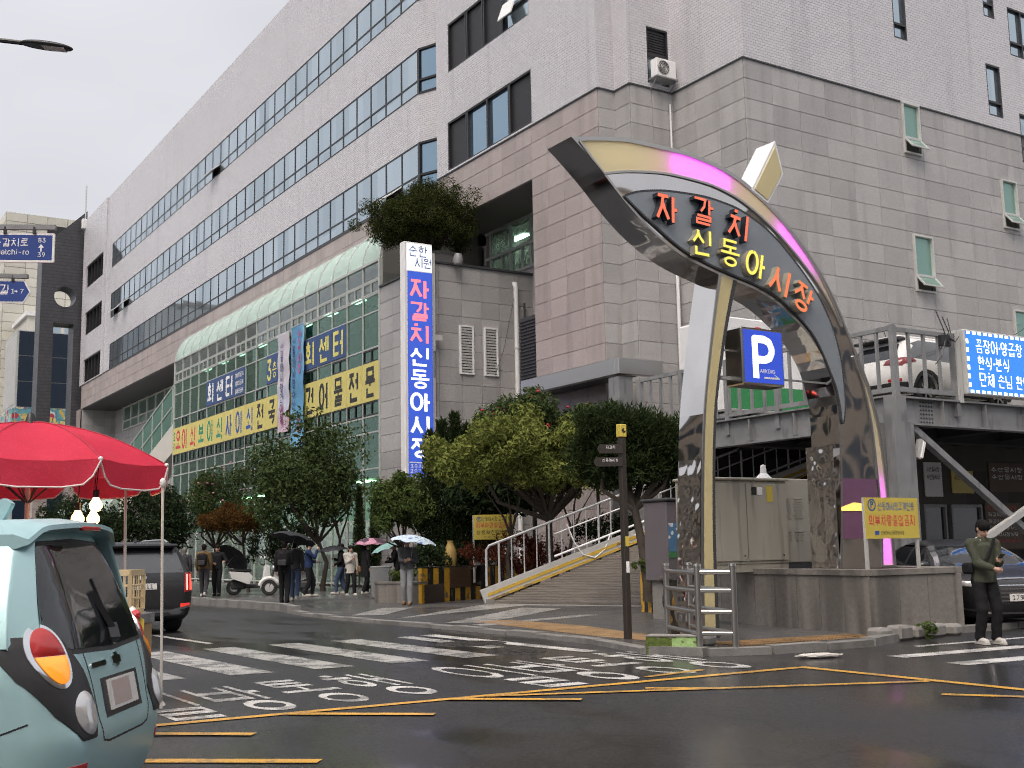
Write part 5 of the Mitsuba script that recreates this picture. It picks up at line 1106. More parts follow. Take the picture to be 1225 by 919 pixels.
obj('bar', beam(o + V(0, 0, .36), o + rx * 1.62 + V(0, 0, .36), .04, .05), 'steel_grey', rs)
for x in (.5, 1.1, 1.4): obj('hanger', beam(o + rx * x + V(0, 0, .29), o + rx * x + V(0, 0, .36), .03, .05), 'steel_dark', rs)
r2 = thing('direction_sign', 'smaller blue arrow shaped alley sign below the road name sign', 'sign')
o = V(2.43, 14.66, 4.50) - rx * 1.2
sh_ = sg.Polygon([(0, 0), (1.13, 0), (1.2, .12), (1.13, .25), (0, .25)])
obj('plate', prism(sh_.buffer(.012), o, rx, EZ, .02), 'white_paint', r2)
obj('face', prism(sh_, o + nn2 * .002, rx, EZ, .002), 'road_sign_blue', r2)
obj('lettering', words('길', o + rx * .84 + V(0, 0, .09) + nn2 * .003, rx, EZ, .12, .002), 'letter_white', r2)
obj('lettering', text_line('1   7', o + rx * .98 + V(0, 0, .1) + nn2 * .003, rx, .055), 'letter_white', r2)
obj('arrow', prism(sg.Polygon([(1.02, .122), (1.045, .122), (1.045, .11), (1.065, .127), (1.045, .145), (1.045, .132), (1.02, .132)]), o + nn2 * .005, rx, EZ, .002), 'letter_white', r2)
obj('bar', beam(o + V(0, 0, .33), o + rx * 1.18 + V(0, 0, .31), .05, .05), 'steel_grey', r2)
for x in (.5, 1.0): obj('hanger', beam(o + rx * x + V(0, 0, .25), o + rx * x + V(0, 0, .32), .03, .05), 'steel_dark', r2)
sl = thing('street_lamp', 'dark street lamp head on a long arm reaching in from the left', 'street lamp')
la, lb = V(1.2, 14.9, 7.75), V(2.18, 14.32, 7.60)
obj('arm', tube([V(-.9, 15.6, 7.9), la, lb], .03, 8), 'black_plastic', sl)
obj('pole', tube([V(-.9, 15.6, 0), V(-.9, 15.6, 7.95)], [.09, .05], 10), 'black_plastic', sl)
ld = V(2.68, 14.02, 7.52) - lb; lm = np.linalg.norm(ld)
hd = trimesh.creation.icosphere(3); hv = np.asarray(hd.vertices) * [lm * .55, .11, .05]; hv[:, 2] = np.where(hv[:, 2] < -.02, -.02, hv[:, 2])
ex_ = ld / lm; ey_ = np.cross([0, 0, 1], ex_); ey_ /= np.linalg.norm(ey_); ez_ = np.cross(ex_, ey_)
obj('head', ((lb + ld * .5) + hv[:, :1] * ex_ + hv[:, 1:2] * ey_ + hv[:, 2:] * ez_, np.asarray(hd.faces)), 'black_plastic', sl, smooth=50)
obj('lens', beam(lb + ld * .45 - ez_ * .025, lb + ld * .9 - ez_ * .025, .12, .012), 'alu', sl)
# one-way lettering painted on the road, drawn out along the driving direction
def road_words(text, x0, y0, w, h, gap, skew=0.0, m='road_white', cond=(1, 1)):
    for i, c in enumerate(text):
        g = sa.scale(glyph(c, .05), w, h, origin=(0, 0))
        g = sa.affine_transform(g, [1, 0, 0, 1, x0 + i * (w + gap), y0 - i * skew])
        mark(g, m, 0.004)
road_words('일방통행', 2.95, 10.42, .68, 2.35, .12, -.08, 'road_white')
road_words('일방통행', 6.8, 10.3, .74, 2.75, .12, -.02, 'road_white')
# ================================================================ vehicles
def tab(rows):
    a = np.array(rows, float); return lambda z: np.array([np.interp(z, a[:, 0], a[:, k]) for k in range(1, a.shape[1])])
class Car:
    """a body whose horizontal sections are rounded rectangles: rows of (z, rear x, front x, half width, rear corner, front corner)"""
    def __init__(s, rows, loc, rot, scale=1.0):
        a = np.array(rows, float); from scipy.interpolate import PchipInterpolator as PI
        s.z0, s.z1 = a[0, 0], a[-1, 0]; s.f = [PI(a[:, 0], a[:, k]) for k in range(1, 6)]; s.loc, s.rot, s.s = loc, rot, scale
    def p(s, z): return [float(f(np.clip(z, s.z0, s.z1))) for f in s.f]
    def ring(s, z, n=9):
        xr, xf, w, rr, rf = s.p(z); rr, rf = min(rr, w * .98), min(rf, w * .98); out = []
        for cx, cy, r, a0 in ((xf - rf, w - rf, rf, 0), (xr + rr, w - rr, rr, 90), (xr + rr, -(w - rr), rr, 180), (xf - rf, -(w - rf), rf, 270)):
            for a in np.radians(np.linspace(a0, a0 + 90, n)): out.append([cx + r * math.cos(a), cy + r * math.sin(a), z])
        out = np.array(out); res = []
        for i in range(len(out)):
            res.append(out[i]); q = out[(i + 1) % len(out)]
            if i % n == n - 1: res += [out[i] + (q - out[i]) * t for t in np.linspace(0, 1, 9)[1:-1]]
        return np.array(res)
    def body(s, nz=36, zs=None):
        zs = np.linspace(s.z0, s.z1, nz) if zs is None else zs; R = [s.ring(z) for z in zs]; m = len(R[0])
        v = np.vstack(R + [[R[0].mean(0)], [R[-1].mean(0) + [0, 0, .012]]]); f = []
        for i in range(len(zs) - 1):
            for k in range(m):
                k2 = (k + 1) % m; f += [[i * m + k, i * m + k2, (i + 1) * m + k2], [i * m + k, (i + 1) * m + k2, (i + 1) * m + k]]
        for k in range(m):
            k2 = (k + 1) % m; f += [[len(zs) * m, k2, k], [len(zs) * m + 1, (len(zs) - 1) * m + k, (len(zs) - 1) * m + k2]]
        return v, np.array(f)
    def world(s, m): return place(m, s.loc, s.rot, s.s)
    def rear(s, y, z):
        xr, xf, w, rr, rf = s.p(z); rr = min(rr, w * .98); a = abs(y) - (w - rr)
        return xr if a <= 0 else xr + rr - math.sqrt(max(rr * rr - min(a, rr) ** 2, 0))
    def front(s, y, z):
        xr, xf, w, rr, rf = s.p(z); rf = min(rf, w * .98); a = abs(y) - (w - rf)
        return xf if a <= 0 else xf - rf + math.sqrt(max(rf * rf - min(a, rf) ** 2, 0))
    def side(s, x, z):
        xr, xf, w, rr, rf = s.p(z); rr, rf = min(rr, w * .98), min(rf, w * .98)
        if x < xr + rr: a = min(xr + rr - x, rr); return w - rr + math.sqrt(max(rr * rr - a * a, 0))
        if x > xf - rf: a = min(x - xf + rf, rf); return w - rf + math.sqrt(max(rf * rf - a * a, 0))
        return w
    def patch(s, poly, where, off=.006, step=.05, bulge=0.0, thick=.02):
        """a sheet lying on the body over the polygon drawn in (y, z) for 'rear' / 'front' or (x, z) for 'left' / 'right'"""
        poly = poly if hasattr(poly, 'exterior') else sg.Polygon(poly)
        ext = np.array(poly.exterior.segmentize(step).coords)[:-1]
        x0, z0, x1, z1 = poly.bounds; gx, gz = np.meshgrid(np.arange(x0 + step / 2, x1, step), np.arange(z0 + step / 2, z1, step))
        g = np.c_[gx.ravel(), gz.ravel()]; inn = poly.buffer(-step * .4); g = g[[inn.contains(sg.Point(q)) for q in g]] if len(g) and not inn.is_empty else np.zeros((0, 2))
        pts = np.vstack([ext, g]); from scipy.spatial import Delaunay
        tri = Delaunay(pts).simplices; tri = tri[[poly.buffer(1e-6).contains(sg.Point(pts[t].mean(0))) for t in tri]]
        def at(q):
            u, z = q
            if where == 'rear': return V(s.rear(u, z), u, z)
            if where == 'front': return V(s.front(u, z), u, z)
            return V(u, s.side(u, z) * (1 if where == 'left' else -1), z)
        P0 = np.array([at(q) for q in pts]); e = 1e-3
        du = np.array([at(q + [e, 0]) - at(q - [e, 0]) for q in pts]); dv = np.array([at(q + [0, e]) - at(q - [0, e]) for q in pts])
        N = np.cross(du, dv); N /= np.linalg.norm(N, axis=1, keepdims=True) + 1e-12
        ref = {'rear': V(-1, 0, .2), 'front': V(1, 0, .2), 'left': V(0, 1, .1), 'right': V(0, -1, .1)}[where]
        N *= np.sign(N @ ref)[:, None]
        dist = np.array([poly.exterior.distance(sg.Point(q)) for q in pts]); dm = dist.max() + 1e-9
        h = off + bulge * np.sqrt(np.clip(1 - (1 - np.minimum(dist / dm, 1)) ** 2, 0, 1))
        top = P0 + N * h[:, None]; bot = P0 - N * thick; n = len(pts); m = len(ext)
        nf = np.cross(top[tri[:, 1]] - top[tri[:, 0]], top[tri[:, 2]] - top[tri[:, 0]]) @ ref
        tri = np.where((nf < 0)[:, None], tri[:, ::-1], tri); k = np.arange(m); k2 = (k + 1) % m
        f = np.vstack([tri, np.c_[k, k2, k2 + n], np.c_[k, k2 + n, k + n]])
        return s.world((np.vstack([top, bot[:]]), f))
def wheel(root, car, x, y, r=.33, w=.2, spokes=5, rim='steel'):
    """tyre with rim and spokes, its axle along the car's y"""
    def W(m): return car.world((lambda v, f: (np.c_[v[:, 0] + x, v[:, 2] + y, v[:, 1] + r], f[:, ::-1]))(*m))
    sg_ = 1 if y > 0 else -1
    t = obj('wheel', W(lathe([(r * .62, -w / 2), (r * .93, -w / 2), (r, -w / 2 + .03), (r, w / 2 - .03), (r * .93, w / 2), (r * .62, w / 2), (r * .62, -w / 2)], 28)), 'rubber', root, smooth=40)
    obj('rim', W(lathe([(r * .62, -w / 2 + .01), (r * .66, w / 2 * sg_), (r * .6, w / 2 * sg_ - .01 * sg_), (r * .55, w * .1 * sg_), (0, w * .1 * sg_)], 28)), 'steel_dark', t, smooth=40)
    sp_ = [beam((r * .1 * math.cos(a), r * .1 * math.sin(a), sg_ * w * .38), (r * .62 * math.cos(a), r * .62 * math.sin(a), sg_ * w * .45), .05, .02) for a in np.arange(spokes) * 2 * np.pi / spokes + .3]
    obj('spokes', W(cat(lathe([(0, .02), (.07, .02), (.07, -.02), (0, -.02)], 14, (0, 0, sg_ * w * .36)), *sp_)), rim, t)
def arches(body, xs, r, hw):
    def man(m):
        v, f = m; return m3.Manifold(m3.Mesh(np.asarray(v, np.float32), np.asarray(f, np.uint32)))
    M_ = man(body)
    for x in xs:
        for sgn in (-1, 1):
            c = m3.Manifold.cylinder(.5, r, r, 32).rotate([90, 0, 0]).translate([x, sgn * hw + (.22 if sgn < 0 else .28), r * .86])
            M_ = M_ - c
    q = M_.to_mesh(); return np.array(q.vert_properties[:, :3]), np.array(q.tri_verts)
def paint(name, c, coat=1.0, rough=.35):
    mat(name, c, rough, spec=.5, clearcoat=coat, clearcoat_gloss=.95); return name
mat('teal_paint', (.36, .55, .57), .28, .35, spec=.6, clearcoat=1.0, clearcoat_gloss=.97); paint('black_paint', (.012, .012, .014)); paint('white_car', (.62, .62, .60)); paint('dark_trim', (.02, .02, .022), .3, .5)
mat('car_glass', (.012, .014, .016), 0.03, 0.0, 0.9)
mat('chrome', (.75, .75, .76), 0.08, 1.0)
mat('lamp_red', (.45, .02, .02), 0.12, spec=.8, clearcoat=1.0); mat('lamp_amber', (.75, .26, .02), 0.12, spec=.8, clearcoat=1.0); mat('lamp_clear', (.62, .62, .62), 0.08, .5, clearcoat=1.0)
mat('lamp_ruby', (.16, .010, .014), 0.12, spec=.8, clearcoat=1.0); mat('plate_white', (.62, .61, .58), 0.4)
# ---- small teal hatchback close to the viewer
SPK = [(.16, -1.62, 1.66, .70, .22, .3), (.24, -1.72, 1.76, .76, .26, .4), (.40, -1.79, 1.80, .79, .30, .5), (.56, -1.81, 1.80, .80, .32, .5), (.66, -1.79, 1.76, .805, .34, .5), (.82, -1.755, 1.66, .80, .36, .5), (.95, -1.715, 1.15, .785, .38, .4), (1.11, -1.66, .88, .75, .38, .3), (1.31, -1.575, .60, .69, .36, .28), (1.44, -1.51, .38, .64, .34, .26), (1.50, -1.48, .20, .59, .32, .25), (1.535, -1.41, .0, .50, .28, .22), (1.555, -1.2, -.3, .36, .2, .2)]
sk = thing('hatchback_car', 'teal small hatchback cut off by the left frame edge seen from its rear', 'car')
C = Car(SPK, (-.02, 7.50, -.05), math.radians(148.5), 1.08)
obj('body', C.world(arches(C.body(46), (-1.16, 1.18), .335, .62)), 'teal_paint', sk, smooth=35)
gl = [(-.60, 1.0), (-.50, .955), (0, .935), (.50, .955), (.60, 1.0), (.57, 1.24), (.51, 1.42), (0, 1.44), (-.51, 1.42), (-.57, 1.24)]
obj('rear_window', C.patch(gl, 'rear', .004, .05), 'car_glass', sk, smooth=40)
obj('rear_window_seal', C.patch(sg.Polygon(gl).buffer(.025).difference(sg.Polygon(gl).buffer(-.004)).buffer(0) if False else sg.Polygon(gl).buffer(.022), 'rear', .001, .05), 'dark_trim', sk, smooth=40)
obj('side_window', C.patch([(-1.18, 1.0), (-.5, .98), (.1, .97), (.62, .98), (.40, 1.25), (.28, 1.37), (-.6, 1.38), (-1.0, 1.33), (-1.25, 1.18)], 'left', .004, .08), 'car_glass', sk, smooth=40)
obj('side_window', C.patch([(-1.18, 1.0), (-.5, .98), (.1, .97), (.62, .98), (.40, 1.25), (.28, 1.37), (-.6, 1.38), (-1.0, 1.33), (-1.25, 1.18)], 'right', .004, .08), 'car_glass', sk, smooth=40)
obj('windscreen', C.patch([(-.66, 1.0), (.66, 1.0), (.56, 1.38), (-.56, 1.38)], 'front', .004, .08), 'car_glass', sk, smooth=40)
# spoiler: a lip over the rear window with two side fins
spv = []
for y in np.linspace(-.60, .60, 25):
    t = abs(y) / .60; zt = 1.55 - .035 * t ** 2 - (.05 * max(0, t - .8) / .2); xe = -1.60 + .07 * t ** 2
    spv.append([[-1.30, y, zt + .012], [-1.46, y, zt + .012], [xe, y, zt - .012], [xe - .005, y, zt - .035], [xe + .06, y, zt - .055], [-1.38, y, zt - .05]])
spv = np.array(spv); n = len(spv); f = []
for i in range(n - 1):
    for k in range(6):
        k2 = (k + 1) % 6; f += [[i * 6 + k, (i + 1) * 6 + k, (i + 1) * 6 + k2], [i * 6 + k, (i + 1) * 6 + k2, i * 6 + k2]]
f += [[0, k, k + 1] for k in range(1, 5)] + [[(n - 1) * 6, (n - 1) * 6 + k + 1, (n - 1) * 6 + k] for k in range(1, 5)]
sp_ = obj('spoiler', C.world((spv.reshape(-1, 3), np.array(f))), 'teal_paint', sk, smooth=40)
for s in (-1, 1):
    fv = []
    for t in np.linspace(0, 1, 16):
        z = 1.52 - .54 * t; w_ = C.p(z)[2]; e = .115 * (1 - t) ** 1.3 + .004; yo, yi = w_ - .035 * (1 - t) - .02, w_ - .125 - .03 * t
        ro, ri = C.rear(yo * .96, z), C.rear(yi, z)
        fv.append([[ri + .08, s * yi, z], [ri - e * .8, s * yi, z], [ri - e, s * (yi * .7 + yo * .3), z - .01], [ro - e, s * (yo - .015), z - .01], [ro - e * .6, s * yo, z], [ro + .10, s * yo, z]])
    fv = np.array(fv); ff = []
    for i in range(15):
        for k in range(6):
            k2 = (k + 1) % 6; ff += [[i * 6 + k, i * 6 + k2, (i + 1) * 6 + k2, (i + 1) * 6 + k]]
    obj('fin', C.world((fv.reshape(-1, 3), np.array(ff))), 'teal_paint', sp_, smooth=50)
obj('brake_lamp', C.world(rbox(-1.612, -1.585, -.12, .12, 1.50, 1.52, .004)), 'lamp_red', sp_)
# tail lamps: black teardrop with a red and amber disc and a clear reversing lamp
for s in (1, -1):
    tear = [(.44 * s, .56), (.40 * s, .70), (.46 * s, .86), (.54 * s, 1.00), (.64 * s, 1.06), (.73 * s, 1.05), (.765 * s, .96), (.755 * s, .84), (.68 * s, .68), (.57 * s, .56)]
    k = obj('tail_lamp', C.patch(sg.Polygon(tear).buffer(.03).buffer(-.03), 'rear', .006, .03, .012), 'dark_trim', sk, smooth=40)
    cc = (.628 * s, .93)
    obj('bezel', C.patch(sa.scale(sg.Point(*cc).buffer(.125, 10), .60, 1.12), 'rear', .020, .02, .004), 'chrome', k, smooth=40)
    disc = sa.scale(sg.Point(*cc).buffer(.108, 12), .54, 1.12)
    obj('brake_lens', C.patch(disc.intersection(sg.box(-2, cc[1], 2, 2)), 'rear', .028, .02, .014), 'lamp_red', k, smooth=40)
    if s > 0: tag(obj('indicator_lens', C.patch(disc.intersection(sg.box(-2, 0, 2, cc[1] - .003)), 'rear', .028, .02, .014), 'lamp_amber', k, smooth=40, emitter=lamp((.20, .055, .004))), 'lit amber indicator')
    else: obj('indicator_lens', C.patch(disc.intersection(sg.box(-2, 0, 2, cc[1] - .003)), 'rear', .028, .02, .014), 'lamp_amber', k, smooth=40)
    obj('reversing_lens', C.patch(sa.scale(sg.Point(.525 * s, .675).buffer(.082, 10), .9, 1.15), 'rear', .018, .025, .02), 'lamp_clear', k, smooth=40)
    obj('reflector', C.patch([(.66 * s, .42), (.52 * s, .42), (.52 * s, .46), (.66 * s, .46)], 'rear', .004, .03), 'lamp_red', sk)
def groove(C, pts, where, w=.008): return C.patch(sg.LineString(pts).buffer(w / 2, 1), where, .0012, .04, thick=.004)
obj('hatch_gap', groove(C, [(.40, .93), (.385, .80), (.37, .62), (.33, .53), (.25, .515), (-.25, .515), (-.33, .53), (-.37, .62), (-.385, .80), (-.40, .93)], 'rear', .010), 'black_plastic', sk)
obj('bumper_gap', cat(groove(C, [(-1.62, .66), (-1.45, .60), (-1.40, .50), (-1.42, .40)], 'left')), 'black_plastic', sk)
pr_ = obj('plate_recess', C.patch([(-.27, .62), (.27, .62), (.27, .80), (-.27, .80)], 'rear', .002, .04), 'black_plastic', sk)
obj('number_plate', C.patch([(-.20, .645), (.20, .645), (.20, .785), (-.20, .785)], 'rear', .012, .05), 'plate_white', pr_)
obj('number_plate_patch', C.patch([(-.10, .66), (.16, .66), (.16, .775), (-.10, .775)], 'rear', .014, .05), 'plate_patch', pr_)
mat('plate_patch', (.42, .34, .31), 0.6)
obj('badge', C.patch(sg.LineString([(.34, .865), (.16, .865)]).buffer(.012), 'rear', .006, .03), 'chrome', sk)
k = obj('emblem', C.patch(sg.box(-.06, .848, .06, .885).union(sg.box(-.025, .835, .025, .9)), 'rear', .008, .02), 'chrome', sk)
k = obj('wiper', C.world(cat(beam((-1.735, .0, .96), (-1.70, -.04, 1.03), .05, .05), beam((-1.715, -.02, 1.02), (-1.63, .06, 1.20), .025, .03), beam((-1.715, -.03, 1.0), (-1.60, -.02, 1.26), .018, .02))), 'black_plastic', sk)
obj('washer', C.world(ball((-1.72, -.04, .955), .02, 1)), 'lamp_clear', k)
af = [(-1.15, 1.54), (-.98, 1.555), (-1.08, 1.62), (-1.17, 1.66), (-1.2, 1.64)]
obj('roof_fin', C.world(prism(sg.Polygon(af).buffer(.01), (0, -.02, 0), (1, 0, 0), (0, 0, 1), .05)), 'teal_paint', sk, smooth=40)
for s in (-1, 1): obj('roof_rail', C.world(tube([(x, s * .50, 1.545 + .035 * math.sin((x + 1.2) / 1.3 * math.pi)) for x in np.linspace(-1.2, .1, 9)], .016, 6)), 'dark_trim', sk, smooth=True)
for x in (-1.16, 1.18):
    for s in (-1, 1): wheel(sk, C, x, s * .68, .30, .18)
# ---- black SUV driving away
SUV = [(.24, -2.28, 2.3, .86, .25, .3), (.34, -2.40, 2.42, .93, .28, .4), (.55, -2.44, 2.45, .965, .26, .4), (.80, -2.43, 2.44, .975, .24, .4), (1.0, -2.40, 2.38, .97, .24, .4), (1.12, -2.37, 1.5, .955, .24, .4), (1.30, -2.28, 1.1, .90, .26, .35), (1.50, -2.16, .75, .83, .28, .3), (1.62, -2.08, .5, .77, .28, .3), (1.68, -2.0, .3, .70, .26, .3), (1.72, -1.85, .1, .6, .25, .3)]
sv = thing('suv_car', 'black sport utility vehicle driving away with its brake lights on', 'car')
C2 = Car(SUV, (5.83, 24.5, 0), math.radians(90), 1.0)
obj('body', C2.world(arches(C2.body(34), (-1.45, 1.45), .42, .78)), 'black_paint', sv, smooth=35)
obj('rear_window', C2.patch([(-.78, 1.13), (.78, 1.13), (.70, 1.50), (-.70, 1.50)], 'rear', .004, .08), 'car_glass_grey', sv, smooth=40)
mat('car_glass_grey', (.10, .105, .11), 0.05, 0.3, 0.8)
obj('spoiler', C2.world(rbox(-2.26, -1.98, -.70, .70, 1.60, 1.67, .03)), 'black_paint', sv, smooth=40)
for s in (-1, 1):
    k = obj('tail_lamp', C2.patch(sg.Polygon([(.77 * s, .76), (.93 * s, .78), (.92 * s, 1.12), (.80 * s, 1.12)]), 'rear', .008, .05, .01), 'lamp_red', sv, smooth=40)
    obj('brake_lens', C2.patch(sg.Polygon([(.80 * s, .80), (.835 * s, .80), (.84 * s, 1.09), (.81 * s, 1.09)]), 'rear', .022, .05, .004), 'lamp_red', k, emitter=lamp((.9, .35, .3), .5))
    obj('brake_lens', C2.patch(sg.Polygon([(.87 * s, .80), (.915 * s, .80), (.905 * s, 1.09), (.875 * s, 1.09)]), 'rear', .022, .05, .004), 'lamp_red', k, emitter=lamp((1.0, .05, .03), .8))
    obj('fog_lamp', C2.patch(sg.box(min(.70 * s, .9 * s), .48, max(.70 * s, .9 * s), .56), 'rear', .006, .05), 'lamp_red', sv, emitter=lamp((.5, .03, .02), .3))
k = obj('number_plate', C2.patch(sg.box(-.26, .83, .26, .94), 'rear', .012, .08), 'plate_white', sv)
obj('lettering', C2.world((lambda m: (np.c_[np.full(len(m[0]), -2.447) - .0, .24 - m[0][:, 0], .85 + m[0][:, 1]], m[1]))((lambda t: (np.asarray(t.vertices), np.asarray(t.faces)))(meshkit.text_mesh('28 0611', .075)))), 'letter_black', k)
obj('trunk_trim', C2.patch(sg.box(-.72, .965, .72, .99), 'rear', .006, .08), 'dark_trim', sv)
em = sg.Point(0, 0).buffer(.05, 8).difference(sg.Point(0, 0).buffer(.035, 8))
obj('emblem', C2.patch(sa.translate(sa.scale(em, 1.3, .8), 0, 1.05).union(sa.translate(sg.LineString([(-.03, -.03), (-.02, .03), (0, 0), (.02, .0), (.02, .03), (.03, -.03)]).buffer(.007), 0, 1.05)).buffer(.001), 'rear', .008, .03) if False else C2.patch(sa.translate(sa.scale(sg.Point(0, 0).buffer(.055, 8), 1.35, .8), 0, 1.05), 'rear', .008, .03), 'chrome', sv)
obj('lower_bumper', C2.patch(sg.box(-.80, .34, .80, .46), 'rear', .008, .08), 'steel_dark', sv)
obj('skid_trim', C2.patch(sg.LineString([(-.86, .50), (-.5, .42), (.5, .42), (.86, .50)]).buffer(.02), 'rear', .012, .06), 'chrome', sv)
for s in (-1, 1): obj('exhaust', C2.patch(sa.scale(sg.Point(.62 * s, .40).buffer(.06, 8), 1.9, .7), 'rear', .012, .03), 'chrome', sv)
obj('wiper', C2.world(beam((-2.36, -.05, 1.13), (-2.31, .5, 1.19), .03, .03)), 'black_plastic', sv)
obj('roof_fin', C2.world(prism(sg.Polygon([(-1.85, 1.7), (-1.65, 1.7), (-1.83, 1.78)]), (0, -.02, 0), (1, 0, 0), (0, 0, 1), .04)), 'black_paint', sv)
for s in (-1, 1):
    obj('side_window', C2.patch([(-1.9, 1.12), (.9, 1.12), (.45, 1.5), (-1.7, 1.52)], 'left' if s > 0 else 'right', .004, .12), 'car_glass', sv, smooth=40)
    obj('roof_rail', C2.world(tube([(-1.8, .62 * s, 1.7), (-1.5, .64 * s, 1.755), (.0, .64 * s, 1.755), (.3, .6 * s, 1.70)], .02, 6)), 'chrome', sv, smooth=True)
    for x in (-1.45, 1.45): wheel(sv, C2, x, s * .83, .37, .24)
# ---- white SUV on the deck
KX = [(.24, -1.98, 2.0, .78, .25, .3), (.4, -2.10, 2.12, .86, .3, .45), (.62, -2.14, 2.14, .89, .3, .5), (.85, -2.10, 2.06, .89, .3, .5), (.98, -2.05, 1.3, .875, .3, .4), (1.15, -1.97, .98, .82, .32, .35), (1.35, -1.84, .66, .74, .32, .3), (1.50, -1.72, .36, .65, .3, .3), (1.58, -1.6, .1, .55, .25, .25), (1.61, -1.35, -.2, .42, .2, .2)]
ws = thing('suv_car', 'white compact crossover parked on the steel deck behind the railing', 'car')
C3 = Car(KX, (22.85, 17.55, DZ - .02), 0.0)
obj('body', C3.world(arches(C3.body(32), (-1.28, 1.3), .39, .70)), 'white_car', ws, smooth=35)
obj('roof_panel', C3.world(rbox(-1.75, .2, -.55, .55, 1.56, 1.625, .03)), 'white_car', ws, smooth=40)
obj('spoiler', C3.world(rbox(-1.95, -1.55, -.6, .6, 1.50, 1.57, .03)), 'dark_trim', ws, smooth=40)
obj('rear_window', C3.patch([(-.66, 1.05), (.66, 1.05), (.56, 1.40), (-.56, 1.40)], 'rear', .004, .08), 'car_glass', ws, smooth=40)
for s in (-1, 1):
    sd = 'left' if s > 0 else 'right'
    obj('side_window', C3.patch([(-1.75, 1.05), (1.0, .99), (.55, 1.36), (.2, 1.5), (-1.2, 1.52), (-1.62, 1.40)], sd, .004, .1), 'car_glass_grey', ws, smooth=40)
    obj('arch_trim', C3.patch(sg.Point(-1.28, .34).buffer(.47, 12).difference(sg.Point(-1.28, .34).buffer(.385, 12)).intersection(sg.box(-1.78, .26, -.6, 1.2)), sd, .012, .05), 'dark_trim', ws, smooth=40)
    obj('tail_lamp', C3.patch(sg.Polygon([(.35 * s, .92), (.80 * s, .86), (.87 * s, .98), (.80 * s, 1.06), (.40 * s, 1.02)]), 'rear', .012, .05, .02), 'lamp_ruby', ws, smooth=40)
    obj('side_lamp', C3.patch(sg.Polygon([(-1.98, .90), (-1.62, .98), (-1.72, 1.06), (-1.96, 1.05)]), sd, .012, .05, .01), 'lamp_ruby', ws, smooth=40)
    obj('reflector', C3.patch(sg.box(min(.5 * s, .8 * s), .52, max(.5 * s, .8 * s), .58), 'rear', .01, .05), 'lamp_red', ws)
    obj('lower_trim', C3.patch(sg.box(-1.95, .25, 1.9, .36), sd, .006, .1), 'dark_trim', ws)
    for x in (-1.28, 1.3): wheel(ws, C3, x, s * .74, .34, .2, 6)
obj('lower_bumper', C3.patch(sg.box(-.86, .26, .86, .50), 'rear', .01, .08), 'dark_trim', ws)
for s in (-1, 1): obj('aerial', C3.world(tube([(-1.6, .1 * s, 1.58), (-1.75 - .05 * s, .1 * s, 1.80)], .008, 5)), 'black_plastic', ws)
# ---- delivery truck further along the deck
tr = thing('delivery_truck', 'white and green box truck on the deck seen through the arch', 'truck')
mat('truck_green', (.03, .22, .07), 0.4)
kx = obj('cargo_box', rbox(21.2, 24.1, 22.75, 24.6, DZ + .55, DZ + 3.1, .04), 'white_paint', tr)
obj('green_stripe', prism(sg.box(21.24, DZ + .6, 24.06, DZ + 1.25), (0, 22.746, 0), EX, EZ, .006), 'truck_green', kx)
lg = sg.Point(0, 0).buffer(.34, 12).difference(sg.Point(0, 0).buffer(.2, 12))
for half, m in ((sg.box(-1, .02, 1, 1), 'letter_red'), (sg.box(-1, -1, 1, -.02), 'letter_blue')): obj('logo', prism(sa.translate(lg.intersection(half), 22.45, DZ + 2.55), (0, 22.744, 0), EX, EZ, .006), m, kx)
obj('lettering', text_line('BUKYUNG', (22.05, 22.742, DZ + 2.42), (1, 0, 0), .2), 'letter_blue', kx)
k2 = obj('cab', rbox(24.2, 25.9, 22.85, 24.5, DZ + .45, DZ + 2.3, .12), 'truck_green', tr, smooth=30)
obj('cab_roof', rbox(24.25, 25.5, 22.9, 24.45, DZ + 2.3, DZ + 2.75, .12), 'white_paint', k2, smooth=30)
obj('window', prism(sg.Polygon([(24.5, DZ + 1.4), (25.6, DZ + 1.4), (25.4, DZ + 2.1), (24.5, DZ + 2.1)]), (0, 22.845, 0), EX, EZ, .006), 'car_glass', k2)
obj('logo', prism(sg.Point(24.5, DZ + 1.05).buffer(.16, 10), (0, 22.84, 0), EX, EZ, .006), 'letter_white', k2)
obj('chassis', box(21.3, 25.7, 23, 24.4, DZ + .3, DZ + .5), 'steel_dark', tr)
CT = Car(KX, (0, 0, DZ), 0.0)
for x in (22.0, 24.3): wheel(tr, CT, x, 22.95, .36, .24); 
# ---- black saloon parked under the deck
SD = [(.18, -2.25, 2.3, .80, .3, .4), (.3, -2.40, 2.42, .88, .35, .5), (.5, -2.45, 2.46, .92, .35, .55), (.72, -2.46, 2.42, .925, .35, .55), (.84, -2.42, 2.2, .92, .35, .5), (.93, -2.25, 1.5, .90, .35, .4), (1.02, -1.9, 1.15, .86, .32, .35), (1.2, -1.55, .75, .76, .3, .3), (1.36, -1.15, .30, .64, .28, .28), (1.43, -.85, .0, .54, .25, .25), (1.46, -.6, -.2, .42, .2, .2)]
sd_ = thing('saloon_car', 'glossy black saloon parked nose out beneath the deck behind the man with a phone', 'car')
C4 = Car(SD, (18.3, 13.75, 0), math.radians(-120))
obj('body', C4.world(arches(C4.body(36), (-1.45, 1.45), .36, .74)), 'black_paint', sd_, smooth=35)
sdw = sg.Polygon([(-1.75, .98), (1.1, .96), (.7, 1.17), (.28, 1.33), (-1.0, 1.36), (-1.4, 1.2)])
